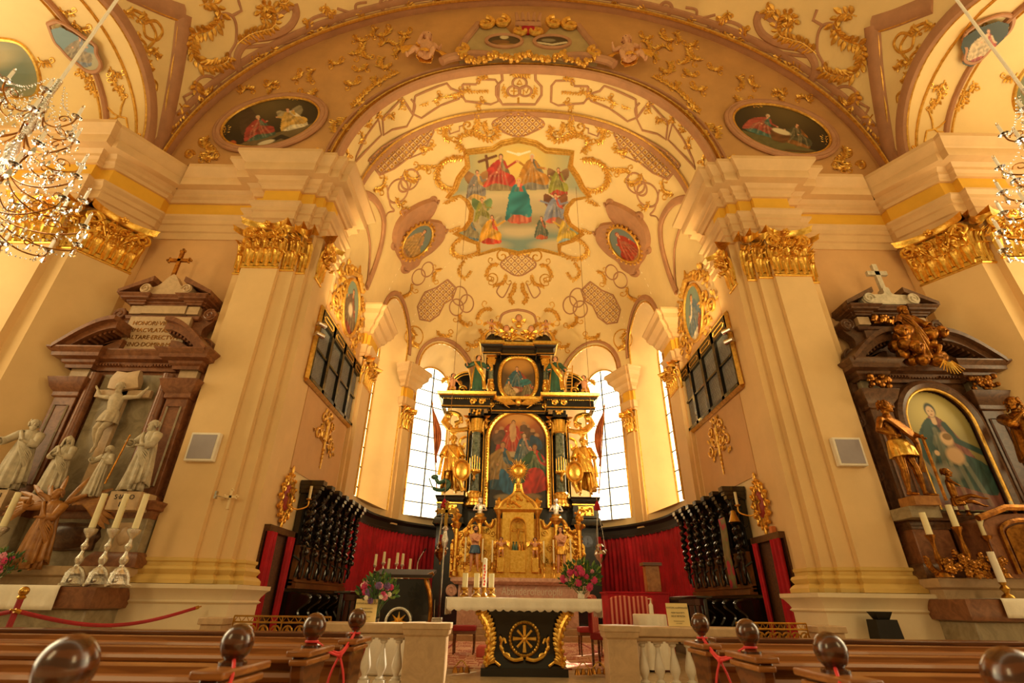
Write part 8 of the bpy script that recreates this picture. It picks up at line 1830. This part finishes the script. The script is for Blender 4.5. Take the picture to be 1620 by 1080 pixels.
# ================================================================ pews
ROW = ['front', 'second', 'third', 'nearest']
FIN = {}
for s in (-1, 1):
    for i, Y in enumerate((4.15, 3.28, 2.4, 1.42)):
        xe = (-1.41, -1.42, -1.43, -1.37)[i] if s < 0 else (1.11, 1.08, 1.04, .92)[i]; zt = 1.035
        t = thing('pew', '%s wooden pew left of the aisle with ball finial' % ROW[i] if s < 0 else '%s wooden pew right of the aisle with ball finial' % ROW[i], 'pew', (xe, Y, 0), 0, 'rows of pews')
        b = MB(); pr = [(.15, 0), (.15, .92), (.17, .96), (.17, zt), (-.19, zt), (-.19, .96), (-.15, .92), (-.11, .7), (-.2, .5), (-.16, .3), (-.2, 0)]
        n_ = len(pr); vs = [(-s*.035, -y, z) for y, z in pr]+[(s*.035, -y, z) for y, z in pr]; b.add(vs, [tuple(range(n_)), tuple(range(n_, 2*n_))[::-1]]+[(k_, k_+n_, (k_+1) % n_+n_, (k_+1) % n_) for k_ in range(n_)]); bevel(b.build('bench_end', 'pew_dark', t), .012, 2)
        b = MB(); b.box((-s*.01, 0, zt+.012), (.13, .42, .03)); b.box((-s*.01, 0, zt-.03), (.1, .38, .03)); bevel(b.build('end_cap', 'pew_wood', t), .008)
        L_ = 5.2; xm = s*(L_/2+.03)
        b = MB(); b.box((xm, .1, .62), (L_, .035, .72)); b.build('back_board', 'pew_wood', t)
        b = MB(); b.box((xm, .08, zt), (L_, .14, .035)); b.tube([(s*.03, .0, zt-.03), (s*L_, .0, zt-.03)], .022, 8); b.tube([(s*.03, .06, zt-.12), (s*L_, .06, zt-.12)], .03, 8); b.build('top_rail', 'pew_wood', t)
        b = MB(); b.box((xm, -.12, .45), (L_, .38, .035)); b.build('seat', 'pew_wood', t)
        b = MB(); b.tube([(s*.03, .06, .72), (s*L_, .06, .72)], .018, 6); b.build('moulding', 'pew_wood', t)
        zc = {0: 1.18, 1: 1.165, 2: 1.14, 3: 1.15}[i]; R = .064; z0 = zt+.027
        b = MB(); b.lathe([(.001, z0-zc), (.055, z0-zc), (.055, z0-zc+.012), (.03, z0-zc+.02), (.02, -R-.012), (.03, -R-.004), (.03, -R+.005)]+[(R*math.sin(a), -R*math.cos(a)*1.1) for a in [PI*(k_+3)/20 for k_ in range(17)]]+[(.001, R*1.1)], (0, 0, zc), 28); b.build('ball_finial', 'finial_wood', t, smooth=60)
        if i < 2: b = MB(); b.box((-s*.045, -.1, .72), (.02, .1, .03)); b.box((-s*.05, -.1, .75), (.03, .12, .015)); b.build('end_bracket', 'gold_dark', t)
        FIN[(s, i)] = np.array((xe, Y, z0+.03))
for s in (-1, 1):
    x0, x1 = (1.62, 6.8) if s < 0 else (1.4, 6.8); t = thing('pew_parapet', 'panelled wooden parapet in front of the %s block of pews' % side(s), 'panel', (0, 4.78, 0)); b = MB(); slab(b, min(s*x0, s*x1), max(s*x0, s*x1), -.02, .02, .05, 1.0); b.build('board', 'pew_wood', t); b = MB(); slab(b, min(s*x0, s*x1), max(s*x0, s*x1), -.1, .08, 1.03, 1.065); b.tube([(s*x0, -.05, 1.01), (s*x1, -.05, 1.01)], .03, 8); bevel(b.build('ledge', 'pew_dark', t), .008); b = MB(); slab(b, min(s*x0, s*x1), max(s*x0, s*x1), -.04, .04, 0, .1); b.build('foot_rail', 'pew_dark', t)
def cord(lab, pts, r=.007, nm='red_cord'): b = MB(); b.tube(spl(pts, 8), r, 6); return tag(b.build(nm, 'red_cord'), lab, 'cord')
for s in (-1, 1):
    A, B = FIN[(s, 0)], FIN[(s, 1)]; mid = (A+B)/2+np.array((-s*.04, 0, -.1)); t = thing('red_cord', 'pink-red cord knotted between the first two ball finials %s of the aisle' % side(s), 'cord')
    for nm, P in (('strand', [A, (A+mid)/2+np.array((0, 0, -.02)), mid, (B+mid)/2+np.array((0, 0, -.01)), B]), ('strand', [A+np.array((0, .01, .015)), (A+mid)/2, mid+np.array((0, 0, .015)), (B+mid)/2, B+np.array((0, 0, .015))]), ('loop', [mid, mid+np.array((-.05, 0, -.15)), mid+np.array((-.05, 0, -.45)), mid+np.array((.0, 0, -.55)), mid+np.array((.04, 0, -.4)), mid+np.array((.05, 0, -.15)), mid])):
        b = MB(); b.tube(spl(P, 8), .007, 6); b.build(nm, 'red_cord', t)
    b = MB(); b.sphere(mid, .02, 8, 6); b.build('knot', 'red_cord', t)
    for q in (A, B): b = MB(); b.tube([q+np.array((.032*math.cos(a), .032*math.sin(a), 0)) for a in [2*PI*i/16 for i in range(17)]], .007, 6); b.build('loop', 'red_cord', t)
    A = FIN[(s, 2)]; Bq = FIN[(s, 3)]; cord('pink-red cord hanging from the third ball finial %s of the aisle' % side(s), [A, A+np.array((-s*.1, -.2, -.07)), (A+Bq)/2+np.array((-s*.15, 0, -.2)), Bq+np.array((-s*.03, .1, -.06))])
# rope barrier on the left
p = upl(38, 935, Y=6.2); t = thing('rope_stanchion', 'dark red barrier post with a knob at the lower left', 'post', (p[0], 6.2, 0)); b = MB(); b.tube([(0, 0, .02), (0, 0, p[2]-.05)], .03, 10); b.lathe([(.001, 0), (.16, 0), (.14, .03), (.03, .05)], n=16); b.build('post', 'red_fabric', t); b = MB(); b.sphere((0, 0, p[2]), .05, 12, 8); b.lathe([(.03, p[2]-.08), (.045, p[2]-.06), (.03, p[2]-.04)], n=12); b.build('knob', 'brass', t)
q0 = np.array((p[0]+.05, 6.2, p[2]-.2)); q1 = upl(308, 962, Y=8.15)
t = thing('barrier_rope', 'twisted red barrier rope sagging from the post to the left pier', 'rope'); b = MB(); P = [q0+(q1-q0)*k_/24+np.array((0, 0, -.17*math.sin(PI*k_/24))) for k_ in range(25)]; b.tube(P, .022, 8); b.build('rope', 'red_rope', t)
for q, nx in ((P[0], P[1]), (P[-1], P[-2])): b = MB(); b.tube([q, q+(q-nx)*.6], .025, 8); b.tube([q+(q-nx)*.6, q+(q-nx)*1.1], .01, 6); b.build('end_hook', 'brass', t)
b = MB(); q2 = q0+np.array((-.1, 0, 0)); b.tube([q2, q2+np.array((-.5, -.1, -.12)), q2+np.array((-1.2, -.2, -.16))], .022, 8); tag(b.build('barrier_rope', 'red_rope'), 'short end of red barrier rope leaving the frame at lower left', 'rope')
# ================================================================ chandeliers
def drop_mesh(L=.07, r=.02):
    b = MB(); rg = [[(r*k*math.cos(2*PI*j/6), r*.6*k*math.sin(2*PI*j/6), z) for j in range(6)] for z, k in ((0, .15), (-.25*L, .6), (-.7*L, 1), (-.9*L, .6), (-L, .05))]; b.rings(rg); return b
def chandelier(cx, cy, cz, lab, ztop):
    t = thing('chandelier', lab, 'chandelier', (cx, cy, cz)); t.scale = (.78, .78, .8)
    b = MB(); b.tube([(0, 0, 2.1), (0, 0, (ztop-cz)/.8)], .018, 8); b.build('suspension_rope', 'linen', t)
    b = MB(); b.lathe([(.02, -.1), (.05, 0), (.03, .1), (.07, .2), (.04, .35), (.02, .5), (.05, .62), (.03, .8), (.06, .95), (.02, 1.1), (.05, 1.25), (.03, 1.45), (.06, 1.6), (.02, 1.8), (.03, 2.1)], n=12); b.build('stem', 'silver_light', t)
    b = MB(); b.sphere((0, 0, -.1), (.1, .1, .13), 12, 9); b.build('bottom_ball', 'crystal', t)
    am = {}; dm = drop_mesh().build('crystal_pendant', 'crystal', None, smooth=0); big = drop_mesh(.13, .032).build('crystal_pendant', 'crystal', None, smooth=0)
    used = []
    rn = random.Random(int(cx*10)); npd = 0
    for n, r, z, ph in ((12, .88, .15, 0), (10, .72, .6, .2), (8, .55, 1.05, .1), (6, .36, 1.5, .3)):
        arm = MB(); arm.tube(spl([(.03, 0, .12), (r*.3, 0, -.08), (r*.65, 0, -.12), (r*.95, 0, -.02), (r, 0, .08)], 5), .009, 5); arm.tube([(r*.72+.07*(1-.7*i/12)*math.cos(i*.55), 0, .02+.06*(1-.7*i/12)*math.sin(i*.55)) for i in range(13)], .007, 5)
        ao = arm.build('arm', 'gold_dark', None); ao.parent = t; cup = MB(); cup.lathe([(.001, .07), (.03, .075), (.055, .1), (.05, .1), (.02, .09)], (r, 0, 0), 12); co2 = cup.build('drip_cup', 'crystal', ao)
        cn = MB(); cn.lathe([(.001, .09), (.017, .09), (.016, .25), (.001, .25)], (r, 0, 0), 10); cno = cn.build('candle_sleeve', 'linen', ao); bl = MB(); bl.sphere((r, 0, .275), (.014, .014, .03), 8, 6); blo = bl.build('bulb', 'crystal', ao)
        for i in range(n):
            a = ph+2*PI*i/n
            o = ao if i == 0 else ao.copy()
            if i: SC.collection.objects.link(o); o.parent = t
            o.location = (0, 0, z); o.rotation_euler = (0, 0, a)
            if i:
                for ch in (co2, cno, blo): c = ch.copy(); SC.collection.objects.link(c); c.parent = o
            for k_, (rr, dz) in enumerate(((r, .06), (r*.93, -.03), (r*.6, -.12), (r*1.03, .09), (r*.35, -.02))):
                if npd < 150:
                    q = (big if k_ == 0 else dm).copy(); SC.collection.objects.link(q); q.parent = t; q.location = (rr*math.cos(a+.04*k_), rr*math.sin(a+.04*k_), z+dz-.01); q.rotation_euler = (0, 0, rn.uniform(0, 3)); npd += 1
    for q_ in (dm, big): q_.parent = t; q_.location = (0, 0, -.2 if q_ is big else .4)
    b = MB()         # strings of beads
    for n, r0, z0, r1, z1 in ((12, .1, .95, .88, .2), (10, .08, 1.4, .72, .65), (8, .06, 1.75, .55, 1.1), (8, .1, 2.0, .36, 1.55), (12, .88, .1, .12, -.05)):
        for i in range(n):
            a = 2*PI*i/n
            for k_ in range(15):
                u = (k_+.5)/15; r = r0+(r1-r0)*u; z = z0+(z1-z0)*u-.1*math.sin(PI*u); b.sphere((r*math.cos(a), r*math.sin(a), z), .011, 5, 3)
    for i in range(220):
        lv = rn.choice(((.85, .1), (.7, .55), (.52, 1.0), (.35, 1.45))); a = rn.uniform(0, 2*PI); r = lv[0]*rn.uniform(.3, 1); c = (r*math.cos(a), r*math.sin(a), lv[1]+rn.uniform(-.18, .14)); L = rn.uniform(.04, .08); d = drop_mesh(L, L*.28); b.add([(x+c[0], y+c[1], z+c[2]) for x, y, z in d.v], d.f)
    o = b.build('crystal_beads', 'crystal', t, smooth=0); o['kind'] = 'stuff'
    l = bpy.data.lights.new('chandelier_glow', 'POINT'); l.energy = 25; l.color = (1, .85, .6); l.shadow_soft_size = .3; lo_ = bpy.data.objects.new('chandelier_glow', l); SC.collection.objects.link(lo_); lo_.location = (0, 0, .8); lo_.parent = t
chandelier(-4.64, 3.0, 3.95, 'sparkling crystal chandelier with candle arms hanging at the left edge of the photo', 17.0)
chandelier(4.6, 3.0, 4.05, 'sparkling crystal chandelier with candle arms hanging at the right edge of the photo', 17.0)
